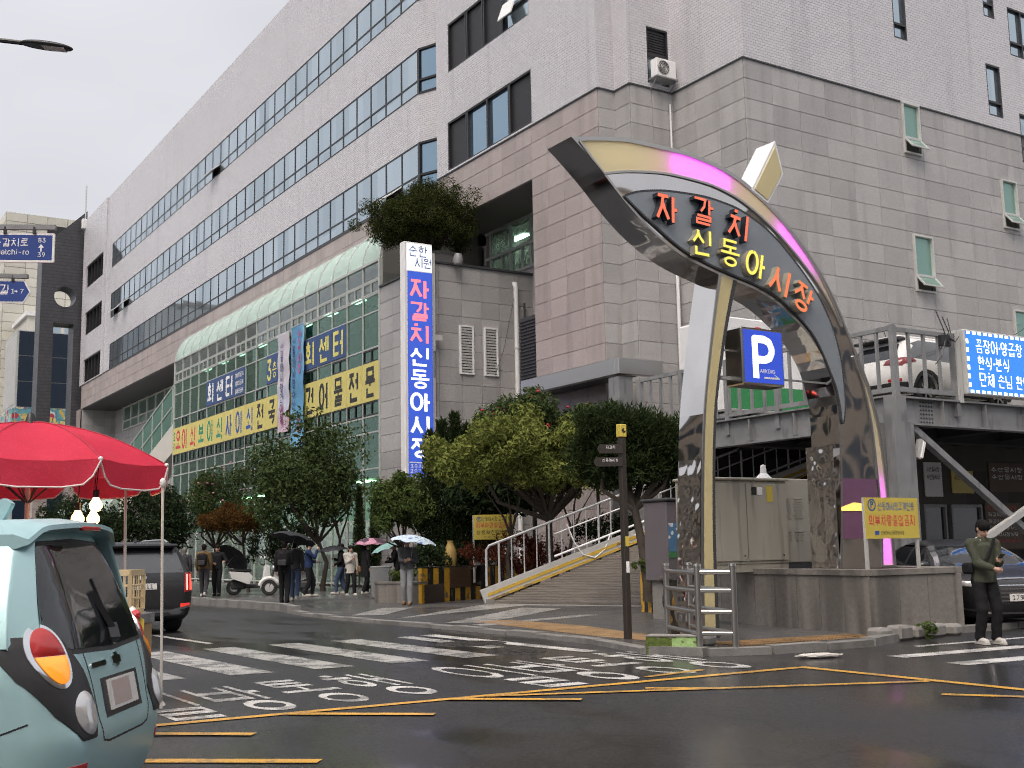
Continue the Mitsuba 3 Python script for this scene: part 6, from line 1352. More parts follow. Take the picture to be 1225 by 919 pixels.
for s in ('left', 'right'):
    obj('side_window', C4.patch(sdw, s, .004, .1), 'car_glass', sd_, smooth=40)
    ring = np.array(sdw.exterior.coords)
    obj('window_trim', C4.patch(sg.LineString(ring[:-1]).buffer(.018), s, .010, .06), 'chrome', sd_, smooth=40)
    obj('pillar', C4.patch(sg.LineString([(-.35, .97), (-.30, 1.36)]).buffer(.03), s, .012, .06), 'dark_trim', sd_)
    sgn = 1 if s == 'left' else -1
    k = obj('mirror', C4.world(ball((.85, sgn * 1.0, 1.02), (.09, .11, .08), 2)), 'black_paint', sd_, smooth=True)
    k = obj('headlamp', C4.patch([(.52 * sgn, .66), (.88 * sgn, .70), (.90 * sgn, .78), (.58 * sgn, .76)], 'front', .01, .04, .01), 'lamp_clear', sd_, smooth=40)
    obj('sill_trim', C4.patch(sg.box(-1.2, .26, 1.2, .29), s, .008, .1), 'chrome', sd_)
    for x in (-1.45, 1.45): wheel(sd_, C4, x, sgn * .79, .34, .22)
obj('windscreen', C4.patch([(-.74, 1.0), (.74, 1.0), (.56, 1.34), (-.56, 1.34)], 'front', .004, .08), 'car_glass', sd_, smooth=40)
k = obj('grille', C4.patch([(-.42, .40), (.42, .40), (.50, .62), (.36, .74), (-.36, .74), (-.50, .62)], 'front', .006, .05), 'dark_trim', sd_)
for z in (.46, .52, .58, .64, .70): obj('grille_bar', C4.patch(sg.box(-.40, z, .40, z + .012), 'front', .014, .06), 'chrome', k)
k = obj('number_plate', C4.patch(sg.box(-.26, .46, .26, .57), 'front', .03, .08), 'plate_white', sd_)
def on_front(C, m, y0, z0, out):
    v, f = m; return C.world((np.c_[[C.front(y0 + q[0], z0 + q[1]) + out + q[2] for q in v], y0 + v[:, 0], z0 + v[:, 1]], f))
t = meshkit.text_mesh('179', .075); obj('lettering', on_front(C4, (np.asarray(t.vertices), np.asarray(t.faces)), -.235, .48, .032), 'letter_black', k)
obj('lettering', on_front(C4, words('도', (0, 0, 0), (1, 0, 0), (0, 1, 0), .06, .003), -.07, .485, .032), 'letter_black', k)
t = meshkit.text_mesh('2043', .075); obj('lettering', on_front(C4, (np.asarray(t.vertices), np.asarray(t.faces)), .0, .48, .032), 'letter_black', k)
obj('bumper_trim', C4.patch(sg.LineString([(-.85, .33), (-.5, .27), (.5, .27), (.85, .33)]).buffer(.012), 'front', .01, .06), 'chrome', sd_)
obj('hood_trim', C4.patch(sg.LineString([(-.5, .80), (0, .815), (.5, .80)]).buffer(.01), 'front', .008, .06), 'chrome', sd_)
# ---- two scooters by the trees
def scooter(loc, rot, label, pm):
    k = thing('scooter', label, 'scooter', 'scooters parked by the trees')
    def W(m): return place(m, loc, rot)
    for x in (-.62, .64):
        w = obj('wheel', W((lambda v, f: (np.c_[v[:, 0] + x, v[:, 2], v[:, 1] + .27], f))(*lathe([(.15, -.05), (.24, -.055), (.27, 0), (.24, .055), (.15, .05), (.15, -.05)], 20))), 'rubber', k, smooth=40)
        obj('rim', W((lambda v, f: (np.c_[v[:, 0] + x, v[:, 2], v[:, 1] + .27], f))(*lathe([(.15, -.03), (.15, .03), (0, .04), (0, -.04), (.15, -.03)], 14))), 'alu', w)
    obj('front_shield', W(prism(sg.Polygon([(.28, .25), (.42, .3), (.5, .6), (.48, .98), (.42, 1.0), (.36, .6)]).buffer(.03), (0, -.17, 0), (1, 0, 0), (0, 0, 1), -.34)), pm, k, smooth=40)
    obj('tail_body', W(prism(sg.Polygon([(-.75, .62), (-.2, .42), (-.1, .62), (-.2, .74), (-.8, .78)]).buffer(.04), (0, -.14, 0), (1, 0, 0), (0, 0, 1), -.28)), pm, k, smooth=40)
    obj('floorboard', W(rbox(-.3, .4, -.16, .16, .24, .36, .03)), 'dark_trim', k)
    obj('engine', W(rbox(-.75, -.2, -.1, .1, .2, .46, .05)), 'steel_dark', k)
    obj('saddle', W(rbox(-.78, -.02, -.14, .14, .78, .9, .06)), 'black_plastic', k, smooth=50)
    obj('front_mudguard', W(tube([(.64 + .32 * math.cos(a), 0, .27 + .32 * math.sin(a)) for a in np.linspace(.2, 2.6, 9)], .07, 8)), pm, k, smooth=40)
    obj('fork', W(tube([(.64, 0, .27), (.46, 0, .95)], .04, 8)), 'steel_dark', k)
    obj('handlebar', W(tube([(.36, -.33, 1.06), (.42, -.1, 1.02), (.42, .1, 1.02), (.36, .33, 1.06)], .022, 8)), 'black_plastic', k)
    obj('headlamp', W(ball((.50, 0, .93), (.06, .1, .08), 2)), 'lamp_clear', k, smooth=True)
    for s in (-1, 1):
        m = obj('mirror', W(ball((.38, .3 * s, 1.28), (.03, .07, .05), 1)), 'white_paint', k, smooth=True)
        obj('stalk', W(tube([(.38, .22 * s, 1.05), (.38, .3 * s, 1.26)], .009, 5)), 'black_plastic', m)
scooter((14.97, 38.1, .06), math.radians(160), 'white scooter nearest the road with its front wheel turned right', 'white_car')
scooter((14.25, 39.7, .06), math.radians(-8), 'white and black scooter parked left of the other scooter', 'white_car')
# ================================================================ people
SPH = np.asarray(trimesh.creation.icosphere(1, 1.0).vertices)
SPH2 = np.asarray(trimesh.creation.icosphere(2, 1.0).vertices)
def bone(p, r, q, r2, S=SPH):
    p, q = np.asarray(p, float), np.asarray(q, float)
    return m3.Manifold.hull_points(np.vstack([S * np.asarray(r) + p, S * np.asarray(r2) + q]).astype(np.float64))
def fuse(ms, edge=None, it=6):
    M_ = m3.Manifold.batch_boolean(ms, m3.OpType.Add)
    if edge: M_ = M_.refine_to_length(edge)
    q = M_.to_mesh(); t = trimesh.Trimesh(np.array(q.vert_properties[:, :3]), np.array(q.tri_verts), process=True)
    if edge: trimesh.smoothing.filter_taubin(t, .5, -.53, it)
    return np.asarray(t.vertices), np.asarray(t.faces)
def ik(a, b, l1, l2, hint):
    a, b = V(*a), V(*b); d = b - a; L_ = np.linalg.norm(d)
    if L_ > (l1 + l2) * .998: b = a + d / L_ * (l1 + l2) * .998; d = b - a; L_ = np.linalg.norm(d)
    x = (l1 ** 2 - l2 ** 2 + L_ ** 2) / (2 * L_); h = math.sqrt(max(l1 ** 2 - x ** 2, 0)); u = d / L_
    n = V(*hint) - u * (V(*hint) @ u); n /= np.linalg.norm(n) + 1e-9
    return a + u * x + n * h, b
mat('skin', (.42, .26, .19), 0.5); mat('hair_black', (.010, .009, .009), 0.75, spec=.15); mat('hair_grey', (.16, .15, .14), 0.6)
mat('eye_dark', (.01, .01, .01), 0.2); mat('lip', (.30, .13, .11), 0.5)
def cloth(name, c, k=.12): return mat(name, (lambda p, n, uv: mi.Color3f(*c) * (1 - k + 2 * k * noise(p.x * 90, p.y * 90, p.z * 90)) * (0.9 + .2 * noise(p.x * 12, p.y * 12, p.z * 7))), 0.85, spec=.2)
for nm, c in dict(black_cloth=(.014, .014, .016), navy_cloth=(.02, .035, .09), jeans=(.05, .075, .13), pale_jeans=(.26, .27, .28), brown_cloth=(.13, .085, .04), white_cloth=(.48, .46, .42), olive_cloth=(.058, .064, .046), dark_grey=(.05, .05, .055), grey_cloth=(.09, .09, .095), tan_leather=(.20, .12, .07)).items(): cloth(nm, c)
def person(label, loc, rot, top, bottom, H=1.72, stride=.25, left='down', right='down', hair='hair_black', coat=.0, shoe='black_cloth', bag=None, look=0.0, lean=0.0, fine=False, hem=.92, group=None, sleeve_end=.0, stance=.10):
    """local axes: facing +x, left +y; left / right: where each hand is ('down', 'back', or a point)"""
    k = thing('person', label, 'person', group); sc = H / 1.72
    def W(m): return place(m, loc, rot, sc)
    E_ = (.012 if fine else None); S = SPH2 if fine else SPH
    hipz = .90
    hips = [V(0, .09, hipz), V(0, -.09, hipz)]
    ank = [V(stride * .5, stance, .085), V(-stride * .5, -stance, .085 + (.05 if stride > .3 else 0))]
    kn = [ik(h, a, .43, .41, (1, 0, 0)) for h, a in zip(hips, ank)]
    sh = [V(-.01 + lean, .185, 1.40), V(-.01 + lean, -.185, 1.40)]
    arms = []
    for s_, w, sgn in ((sh[0], left, 1), (sh[1], right, -1)):
        if w == 'down': wr = s_ + V(.05, .05 * sgn, -.52)
        elif w == 'swing': wr = s_ + V(.2 * sgn * (1 if stride else 0), .05 * sgn, -.5)
        else: wr = V(*w)
        el, wr = ik(s_, wr, .285, .25, (-.5, .35 * sgn, -.6)); arms.append((s_, el, wr))
    neck, head = V(.0 + lean, 0, 1.46), V(.025 + lean * 1.2, 0, 1.60)
    hr = math.radians(look)
    def Hd(q): # head-local point to body: pitch forward by look
        q = V(*q); return head + V(q[0] * math.cos(hr) + q[2] * math.sin(hr), q[1], -q[0] * math.sin(hr) + q[2] * math.cos(hr))
    ms = [bone((0, 0, .93), (.10, .14, .09), (lean * .6, 0, 1.15), (.095, .13, .1), S), bone((lean * .6, 0, 1.15), (.095, .13, .1), (lean, 0, 1.36), (.10, .15, .07), S), bone(sh[0], .058, sh[1], .058, S), bone(neck - [0, 0, .06], .058, Hd((-.02, 0, -.05)), .055, S),
          bone(Hd((-.02, 0, .04)), (.092, .074, .088), Hd((.02, 0, -.045)), (.07, .058, .06), S), bone(Hd((.03, 0, -.075)), (.045, .036, .034), Hd((.05, 0, -.085)), (.028, .026, .024), S), bone(Hd((.088, 0, .01)), .011, Hd((.108, 0, -.03)), .014, S), bone(Hd((-.005, .078, 0)), (.022, .010, .032), Hd((-.008, -.078, 0)), (.022, .010, .032), S)]
    for h, (kk, a) in zip(hips, kn): ms += [bone(h, .082, kk, .056, S), bone(kk, .056, a, .042, S), bone(a, .042, a + V(.12, 0, -.045), .036, S)]
    for sgn, (s_, e, w) in zip((1, -1), arms):
        ms += [bone(s_, .052, e, .042, S), bone(e, .042, w, .029, S)]
        d = (w - e) / np.linalg.norm(w - e); n_ = V(0, sgn, 0) - d * (d[1] * sgn); n_ /= np.linalg.norm(n_); up_ = np.cross(n_, d)
        c = w + d * .045; ms.append(bone(w, (.026, .026, .026), c + d * .03, .03 if not fine else .027, S))
        f_ = np.cross(d, n_) * (1 if sgn > 0 else -1)
        curl = .5 if isinstance((left, right)[sgn < 0], str) else 1.1
        for j, (off, ln) in enumerate(((-.028, .07), (-.010, .078), (.010, .073), (.027, .058))):
            b0 = w + d * .075 + f_ * off; pn = -n_; b1 = b0 + (d * math.cos(curl * .5) + pn * math.sin(curl * .5)) * ln * .5; b2 = b1 + (d * math.cos(curl * 1.5) + pn * math.sin(curl * 1.5)) * ln * .5
            ms += [bone(b0 - d * .03, .010, b1, .0092, SPH), bone(b1, .0092, b2, .0082, SPH)]
        t0 = w + d * .03 - f_ * .022; t1 = t0 + (-f_ * .6 + d * .8 - n_ * .25) * .035; ms += [bone(t0, .012, t1, .0105, SPH), bone(t1, .0105, t1 + (d - n_ * .5) * .028, .009, SPH)]
    obj('body', W(fuse(ms, E_, 5)), 'skin', k, smooth=True if fine else 60)
    for s in (1, -1): obj('eye', W(ball(Hd((.079, .031 * s, .008)), (.009, .013, .006 if look > 10 else .008), 1)), 'eye_dark', k, smooth=True)
    obj('mouth', W(ball(Hd((.083, 0, -.062)), (.006, .022, .005), 1)), 'lip', k, smooth=True)
    # hair: a cap thicker at the crown and back
    cap = [bone(Hd((-.03, 0, .05)), (.098, .085, .09), Hd((.012, 0, .05)), (.095, .082, .082), S), bone(Hd((-.06, 0, .02)), (.06, .078, .07), Hd((-.07, 0, -.05)), (.035, .06, .04), S)]
    if hair == 'long': cap.append(bone(Hd((-.06, 0, .0)), (.07, .08, .07), Hd((-.08, 0, -.22)), (.045, .075, .05), S))
    hm = m3.Manifold.batch_boolean(cap, m3.OpType.Add)
    fr_ = m3.Manifold.hull_points((SPH * [.09, .076, .085] + Hd((.105, 0, -.046))).astype(float))
    hm = hm - fr_
    if fine:
        hm = hm.refine_to_length(.012); q = hm.to_mesh(); vv = np.array(q.vert_properties[:, :3]); c_ = Hd((-.02, 0, .03)); dd_ = vv - c_
        vv = c_ + dd_ * (1 + .13 * (meshkit.fbm(vv * 60, 3, 4) - .45))[:, None]; hv_ = (vv, np.array(q.tri_verts))
    else: q = hm.to_mesh(); hv_ = (np.array(q.vert_properties[:, :3]), np.array(q.tri_verts))
    obj('hair', W(hv_), 'hair_black' if hair == 'long' else hair, k, smooth=50)
    # clothes
    g = .022
    tz = hem if not coat else coat
    tops = [bone((0, 0, min(1.0, tz + .12)), (.13, .165, .09), (lean * .6, 0, 1.15), (.125, .16, .1), S), bone((lean * .6, 0, 1.15), (.125, .16, .1), (lean, 0, 1.36), (.125, .165, .075), S), bone(sh[0], .078, sh[1], .078, S), bone(neck - [.01, 0, .08], .088, neck + [0, 0, -.01], .072, S)]
    tops.append(m3.Manifold.hull_points(np.array([[a * rr * math.cos(t) + lean * .3 * (z > 1), b_ * rr * math.sin(t), z] for (z, a, b_) in ((tz, .145, .185), (1.12, .13, .165)) for t in np.linspace(0, 2 * np.pi, 20)[:-1] for rr in (1,)], float)))
    for (s_, e, w) in arms:
        we = w - (w - e) * .06; tops += [bone(s_, .074, e, .062, S), bone(e, .062, we, .046, S)]
    tm = fuse(tops, .016 if fine else None, 4)
    if fine:
        v, f = tm; fold = meshkit.fbm(v * [9, 9, 5], 3, 7) - .5; tn = trimesh.Trimesh(v, f, process=False).vertex_normals; v = v + tn * (fold * .035)[:, None]; tm = (v, f)
    obj('top', W(tm), top, k, smooth=True if fine else 55)
    legs = [bone((0, .05, .93), (.12, .12, .08), (0, -.05, .93), (.12, .12, .08), S)]
    for h, (kk, a) in zip(hips, kn): legs += [bone(h, .10, kk, .078, S), bone(kk, .078, a + V(0, 0, .02), .07 if fine else .062, S)]
    lm = fuse(legs, .018 if fine else None, 4)
    if fine:
        v, f = lm; tn = trimesh.Trimesh(v, f, process=False).vertex_normals; v = v + tn * ((meshkit.fbm(v * [8, 8, 12], 3, 3) - .5) * .03)[:, None]; lm = (v, f)
    obj('trousers', W(lm), bottom, k, smooth=True if fine else 55)
    for (kk, a) in kn:
        s_ = obj('shoe', W(fuse([bone(a + V(-.04, 0, -.02), (.05, .045, .05), a + V(.14, 0, -.035), (.055, .045, .035), S), bone(a + V(-.05, 0, -.055), (.045, .042, .028), a + V(.17, 0, -.055), (.04, .044, .028), S)])), shoe, k, smooth=50)
        if fine: obj('sole', W(fuse([bone(a + V(-.06, 0, -.072), (.045, .047, .014), a + V(.17, 0, -.072), (.045, .049, .014), S)])), 'white_cloth', s_, smooth=50)
    if bag == 'backpack':
        b = obj('backpack', W(rbox(-.33, -.12, -.16, .16, 1.0, 1.42, .07)), 'black_cloth', k, smooth=40)
        obj('pocket', W(rbox(-.37, -.32, -.12, .12, 1.03, 1.2, .03)), 'dark_grey', b, smooth=40)
    if bag == 'sling':
        pts = [V(.07 + lean, .14, 1.475), V(.15, .07, 1.37), V(.168, .0, 1.24), V(.16, -.10, 1.10)]
        obj('bag_strap', W(tube(pts, [.022] * 4, 6)), 'black_cloth', k, smooth=40)
        obj('bag', W(rbox(-.12, .1, -.27, -.19, .98, 1.14, .03)), 'black_cloth', k, smooth=40)
    if bag == 'hand': obj('handbag', W(rbox(-.06, .2, .22, .34, .78, 1.02, .05)), 'tan_leather', k, smooth=40)
    return k, [ (lambda p: (lambda m: m[0][0])(place((np.array([p]), np.zeros((0, 3), int)), loc, rot, sc)))(a[2]) for a in arms]
def umbrella(label, hand, tip, matn, r=.52, inside=None, group=None):
    """open umbrella: its shaft from the hand up to the tip"""
    k = thing('umbrella', label, 'umbrella', group); hand, tip = V(*hand), V(*tip); d, a, b = frame(tip - hand)
    n = 8; rings = []; m = 6
    for i in range(m + 1):
        t = i / m * 1.12; R = r * math.sin(t) / math.sin(1.12); z = -.32 * r * 1.9 * (1 - math.cos(t)); row = []
        for q in range(n * 4):
            ang = 2 * np.pi * q / (n * 4); ph_ = (q % 4) / 4; sag = .045 * r * (i / m) * math.sin(math.pi * ph_); lift = .07 * r * (i / m) ** 3 * math.sin(math.pi * ph_)
            row.append(tip - d * .03 + (math.cos(ang) * a + math.sin(ang) * b) * (R - sag) + d * (z + lift))
        rings.append(row)
    v = np.array(rings).reshape(-1, 3); w = n * 4; f = []
    for i in range(m):
        for q in range(w): q2 = (q + 1) % w; f += [[i * w + q, i * w + q2, (i + 1) * w + q2, (i + 1) * w + q]]
    f = np.array(f); c = obj('canopy', cat((v, f), (v - d * .006, f[:, ::-1])), matn, k, smooth=60)
    for q in range(n):
        obj('rib', tube([np.array(rings[i][q * 4]) - d * .012 for i in range(m + 1)], .005, 4), 'steel_dark', k)
    obj('shaft', tube([hand - d * .12, tip + d * .06], .008, 6), 'brushed', k)
    obj('handle', tube([hand - d * .14, hand + d * .02], .016, 8), 'black_plastic', k)
    return k
def kpos(loc, rot, p, H=1.72): return place((np.array([p], float), np.zeros((0, 3), int)), loc, rot, H / 1.72)[0][0]
mat('umb_black', (.014, .014, .017), 0.5); mat('umb_pink', lambda p, n, uv: mix((.45, .22, .30), (.06, .03, .05), smoothstep(.45, .55, noise(p.x * 5, p.y * 5, p.z * 5))), 0.5)
def drops(p, n, uv): return mix((.50, .60, .68), (.12, .22, .45), smoothstep(.70, .76, noise(p.x * 14, p.y * 14, p.z * 14)))
mat('umb_white', drops, 0.4); mat('umb_green', (.20, .36, .34), 0.5)
AWAY, TOWARD, LEFTW, RIGHTW = math.radians(57), math.radians(-123), math.radians(148), math.radians(-32)
ZP = .06
person('person in a brown jacket with a black backpack walking away behind the black car', (12.47, 39.5, ZP), AWAY, 'brown_cloth', 'dark_grey', 1.77, .35, bag='backpack', shoe='white_cloth')
person('person in a dark suit walking towards the viewer left of the scooters', (13.04, 39.8, ZP), TOWARD, 'black_cloth', 'black_cloth', 1.74, .2, right=(.3, -.05, 1.1), left=(.22, .32, 1.15))
umbrella('black open umbrella held low and tilted behind the man in the dark suit', (13.35, 39.75, 1.1), (13.75, 39.95, 1.5), 'umb_black', .62)
person('grey haired person in a dark jacket half hidden behind the black car', (12.4, 41.5, ZP), AWAY, 'dark_grey', 'black_cloth', 1.68, .2, hair='hair_grey')
L1, L2 = (12.51, 32.15, ZP), (13.16, 33.0, ZP)
person('person in a black coat with a black bag under the big black umbrella', L1, AWAY, 'black_cloth', 'black_cloth', 1.76, .22, right=(.22, -.08, 1.22), bag='backpack')
person('person in dark jacket and blue jeans sharing the big black umbrella', L2, AWAY, 'dark_grey', 'jeans', 1.76, .35, shoe='white_cloth')
hp = kpos(L1, AWAY, (.24, -.08, 1.25), 1.76)
umbrella('big black umbrella shared by the two people walking away', hp, hp + V(.22, .05, .74), 'umb_black', .68)
person('person in a navy jacket raising a drink to the mouth', (14.75, 35.78, ZP), RIGHTW, 'navy_cloth', 'black_cloth', 1.76, .2, right=(.28, -.06, 1.46), left=(.2, .15, 1.1), shoe='white_cloth')
Lj = (16.36, 36.83, ZP)
person('person in blue jeans and a dark top walking left behind the woman in white', Lj, LEFTW, 'black_cloth', 'jeans', 1.7, .3, right=(.25, -.1, 1.2), left=(.2, .15, 1.0), shoe='white_cloth')
hp = kpos(Lj, LEFTW, (.27, -.1, 1.22)); umbrella('black umbrella held low over the person in blue jeans', hp, hp + V(-.05, .0, .45), 'umb_black', .52)
Lw = (15.9, 35.07, ZP)
person('person in a white coat and black trousers carrying a tan handbag', Lw, TOWARD + .5, 'white_cloth', 'black_cloth', 1.62, .25, right=(.2, -.02, 1.25), left='down', hair='long', coat=.78, bag='hand', shoe='white_cloth')
Lc = (16.85, 35.97, ZP)
person('person in a long black coat under a pink patterned umbrella', Lc, AWAY - .9, 'black_cloth', 'black_cloth', 1.74, .25, left=(.24, .06, 1.25), hair='long', coat=.55, shoe='white_cloth')
hp = kpos(Lc, AWAY - .9, (.26, .06, 1.28)); umbrella('pink and dark patterned umbrella over the long black coat', hp, hp + V(-.05, -.05, .62), 'umb_pink', .56)
Lb = (16.9, 33.6, ZP)
person('person in dark clothes bending over the grey bin', Lb, LEFTW, 'black_cloth', 'black_cloth', 1.68, .15, left=(.4, .1, 1.1), right=(.3, -.1, 1.2), lean=.12, look=25)
hp = kpos(Lb, LEFTW, (.3, -.1, 1.22)); umbrella('green and dark umbrella of the person at the grey bin', hp, hp + V(-.15, .05, .45), 'umb_green', .5)
Lu = (14.09, 27.5, ZP)
person('person in a dark sweater and pale trousers under a white umbrella', Lu, TOWARD - .1, 'grey_cloth', 'pale_jeans', 1.74, .22, right=(.33, -.02, 1.14), left=(.26, .16, 1.16), look=22, shoe='tan_leather')
hp = kpos(Lu, TOWARD - .1, (.28, .16, 1.2), 1.74); umbrella('white umbrella with small blue print over the man in pale trousers', hp, hp + V(.08, -.05, .62), 'umb_white', .62)
ph_ = thing('phone', 'dark phone in the hand of the man under the white umbrella', 'phone')
pw = kpos(Lu, TOWARD - .1, (.43, .0, 1.16), 1.74); obj('case', place(rbox(-.07, .07, -.035, .035, -.006, .006, .004), pw, TOWARD), 'black_plastic', ph_)
# the man with a phone in front of the black saloon
Lm = (14.36, 10.40, 0.0); RM = math.radians(-112)
person('person in an olive sweater and black trousers looking at a phone', Lm, RM, 'olive_cloth', 'black_cloth', 1.70, .06, left=(.32, .07, 1.17), right=(.34, -.05, 1.06), look=24, lean=.035, fine=True, shoe='white_cloth', bag='sling', hem=.86, stance=.11)
obj('collar', place(tube([(.075, .055, 1.45), (.10, .0, 1.415), (.075, -.055, 1.45), (.0, -.075, 1.475), (-.05, 0, 1.50), (.0, .075, 1.475), (.075, .055, 1.45)], .014, 6), Lm, RM, 1.7 / 1.72), 'white_paint', [k for k in labels if 'olive sweater' in labels[k].get('label', '')][0], smooth=True)
ph_ = thing('phone', 'dark phone in the hands of the man in the olive sweater', 'phone')
pw = kpos(Lm, RM, (.41, .02, 1.20)); v, f = rbox(-.075, .075, -.037, .037, -.005, .005, .004); c_, s_ = math.cos(.6), math.sin(.6)
v = np.c_[v[:, 0] * c_ + v[:, 2] * s_, v[:, 1], v[:, 0] * s_ - v[:, 2] * c_]
obj('case', place((v, f[:, ::-1]), pw, RM), 'black_plastic', ph_)
# ================================================================ parasol and street stall behind the teal car
pa = thing('parasol', 'large wet red market parasol with white piping over a street stall', 'parasol')
PC = V(2.05, 12.0, 0.0); R_, ZT, ZR = 1.31, 2.74, 2.31
def red(p, n, uv): return mix((.66, .05, .09), (.80, .085, .14), fbm(p.x * 3, p.y * 3, p.z * 3)) * (0.92 + .10 * smoothstep(.55, .75, noise(p.x * 80, p.y * 80, p.z * 80)))
scene['red_cloth'] = {'type': 'principledthin', 'base_color': proc(red), 'roughness': .4, 'diff_trans': .55, 'spec_trans': 0.0, 'eta': 1.4}
mat('seam_red', (.42, .03, .06), .6); mat('piping', (.70, .62, .60), .5); mat('pole_white', (.62, .60, .56), .35)
n = 8; a0 = .30
def parasol_pt(i, q, t):   # rib i, fraction q to the next rib, t from the apex to the rim
    ang = a0 + 2 * np.pi * (i + q) / n; sag = 1 - .10 * math.sin(math.pi * q) * t
    z = ZT - (ZT - ZR) * (t ** 1.9) - .10 * math.sin(math.pi * q) * t * (1 - t) - .03 * math.sin(math.pi * q) * t + .012 * (float(meshkit.noise(np.array([i * 7.0 + q * 5, t * 5, 2.0]))) - .5) * t
    return V(PC[0] + R_ * t * sag * math.cos(ang), PC[1] + R_ * t * sag * math.sin(ang), z)
for i in range(n):
    nt, nq = 10, 6
    v = np.array([parasol_pt(i, q / nq, .001 + .999 * t / nt) for t in range(nt + 1) for q in range(nq + 1)])
    f = np.array([[t * (nq + 1) + q, (t + 1) * (nq + 1) + q, (t + 1) * (nq + 1) + q + 1, t * (nq + 1) + q + 1] for t in range(nt) for q in range(nq)])
    obj('canopy_panel', (v, f), 'red_cloth', pa, smooth=True)
    # valance hanging from the rim, higher at both ends
    dep = [.0, .14, .21, .22, .22, .21, .14, .0]; qs = [0, .06, .13, .3, .7, .87, .94, 1.0]
    top = [parasol_pt(i, q, 1.0) for q in qs]; cen = V(PC[0], PC[1], 0); bot = []
    for q, t, dd_ in zip(qs, top, dep):
        o_ = (t - cen) * [1, 1, 0]; o_ /= np.linalg.norm(o_); bot.append(t + V(0, 0, -dd_ - .015) + o_ * .015 * math.sin(9 * q + i))
    v = np.array(top + bot); m = len(qs); f = np.array([[j, m + j, m + j + 1, j + 1] for j in range(m - 1)])
    obj('valance', (v, f), 'red_cloth', pa, smooth=True)
    obj('piping', tube(bot, .009, 5), 'piping', pa)
    obj('seam', tube([parasol_pt(i, 0, t) + V(0, 0, .004) for t in np.linspace(.03, 1, 12)], .006, 5), 'seam_red', pa)
    obj('rib', tube([parasol_pt(i, 0, .02) - V(0, 0, .02), parasol_pt(i, 0, .55) - V(0, 0, .02), parasol_pt(i, 0, 1) - V(0, 0, .01)], .009, 5), 'steel_dark', pa)
    obj('strut', tube([V(PC[0], PC[1], 1.95), parasol_pt(i, 0, .55) - V(0, 0, .03)], .008, 5), 'steel_dark', pa)
    obj('tip', ball(parasol_pt(i, 0, 1.0), .022, 1), 'white_paint', pa, smooth=True)
obj('pole', tube([V(PC[0], PC[1], 0), V(PC[0], PC[1], ZT + .05)], .024, 10), 'pole_white', pa, smooth=50)
obj('finial', lathe([(0, .12), (.03, .1), (.045, .05), (.06, .0), (0, 0)], 12, (PC[0], PC[1], ZT - .01)), 'black_plastic', pa, smooth=40)
for q, (x, y) in enumerate(((3.10, 11.12), (2.80, 11.3))):
    t = thing('support_pole', ('thin white pole tied to the right edge of the red parasol', 'thin white pole under the red parasol left of the other pole')[q], 'pole')
    obj('shaft', tube([(x + .06, y + .1, .02), (x, y, 2.14)], .014, 8), 'pole_white', t, smooth=50)
    obj('tie', ball((x, y, 2.12), (.03, .03, .05), 1), 'white_paint', t, smooth=True)
st = thing('street_stall', 'low street stall with a plank top behind the teal car', 'stall')
obj('top', rbox(.6, 2.75, 10.6, 11.9, .78, .83, .01), 'plank', st)
mat('plank', lambda p, n, uv: mix((.30, .20, .10), (.42, .29, .15), fbm(p.x * 14, p.y * 2, p.z * 3)), .7)
for x in (.7, 2.65):
    for y in (10.7, 11.8): obj('leg', box(x - .03, x + .03, y - .03, y + .03, 0, .78), 'plank', st)
obj('frame_rail', cat(tube([(.7, 11.8, .8), (.7, 11.8, 1.75), (2.65, 11.8, 1.75), (2.65, 11.8, .8)], .015, 6)), 'rust', st)
mat('goods_orange', (.55, .20, .04), .6); mat('goods_white', (.5, .48, .44), .6)
ORD = 'first second third fourth fifth sixth seventh eighth ninth tenth eleventh twelfth thirteenth fourteenth'.split()
for i in range(14):
    x = .75 + .13 * i; k = thing('dried_goods_bag', f'{("orange", "white", "brown")[i % 3]} bag of dried snacks, {ORD[i]} from the left in the row under the parasol', 'snack bag', 'bags hanging in the stall')
    obj('bag', rbox(x - .045, x + .045, 11.76, 11.82, 1.44 + .03 * math.sin(i * 2.1), 1.70, .02), ('goods_orange', 'goods_white', 'rust')[i % 3], k)
    obj('loop', tube([(x, 11.79, 1.69), (x, 11.8, 1.76)], .006, 4), 'steel_dark', k)
for i, (x, y, z) in enumerate(((2.63, 11.74, 1.94), (2.46, 11.72, 1.81), (2.68, 12.06, 1.82))):
    b = thing('light_bulb', ('glowing bulb hanging highest at the right under the red parasol', 'glowing bulb hanging lower at the left under the red parasol', 'glowing bulb hanging between the other two bulbs')[i], 'light bulb')
    obj('globe', lathe([(0, -.07), (.04, -.062), (.062, -.025), (.06, .01), (.035, .05), (.025, .075), (0, .075)], 16, (x, y, z)), 'letter_white', b, smooth=60, emitter=lamp((1.0, .50, .16), 2.6))
    obj('socket', lathe([(.028, .07), (.03, .14), (0, .15)], 10, (x, y, z)), 'black_plastic', b)
    obj('wire', tube([(x, y, z + .14), (x + .02, y, 2.35)], .005, 4), 'black_plastic', b)
cr_ = thing('plastic_crate', 'cream slatted plastic crate standing on the cart right of the teal car', 'crate')
mat('crate_cream', (.58, .46, .27), .5)
co, cx_, cy_ = V(2.15, 9.42, .985), V(.82, -.57, 0), V(.57, .82, 0)
def cq(a, b, z): return co + cx_ * a + cy_ * b + V(0, 0, z)
cw, cd, ch = .245, .30, .34
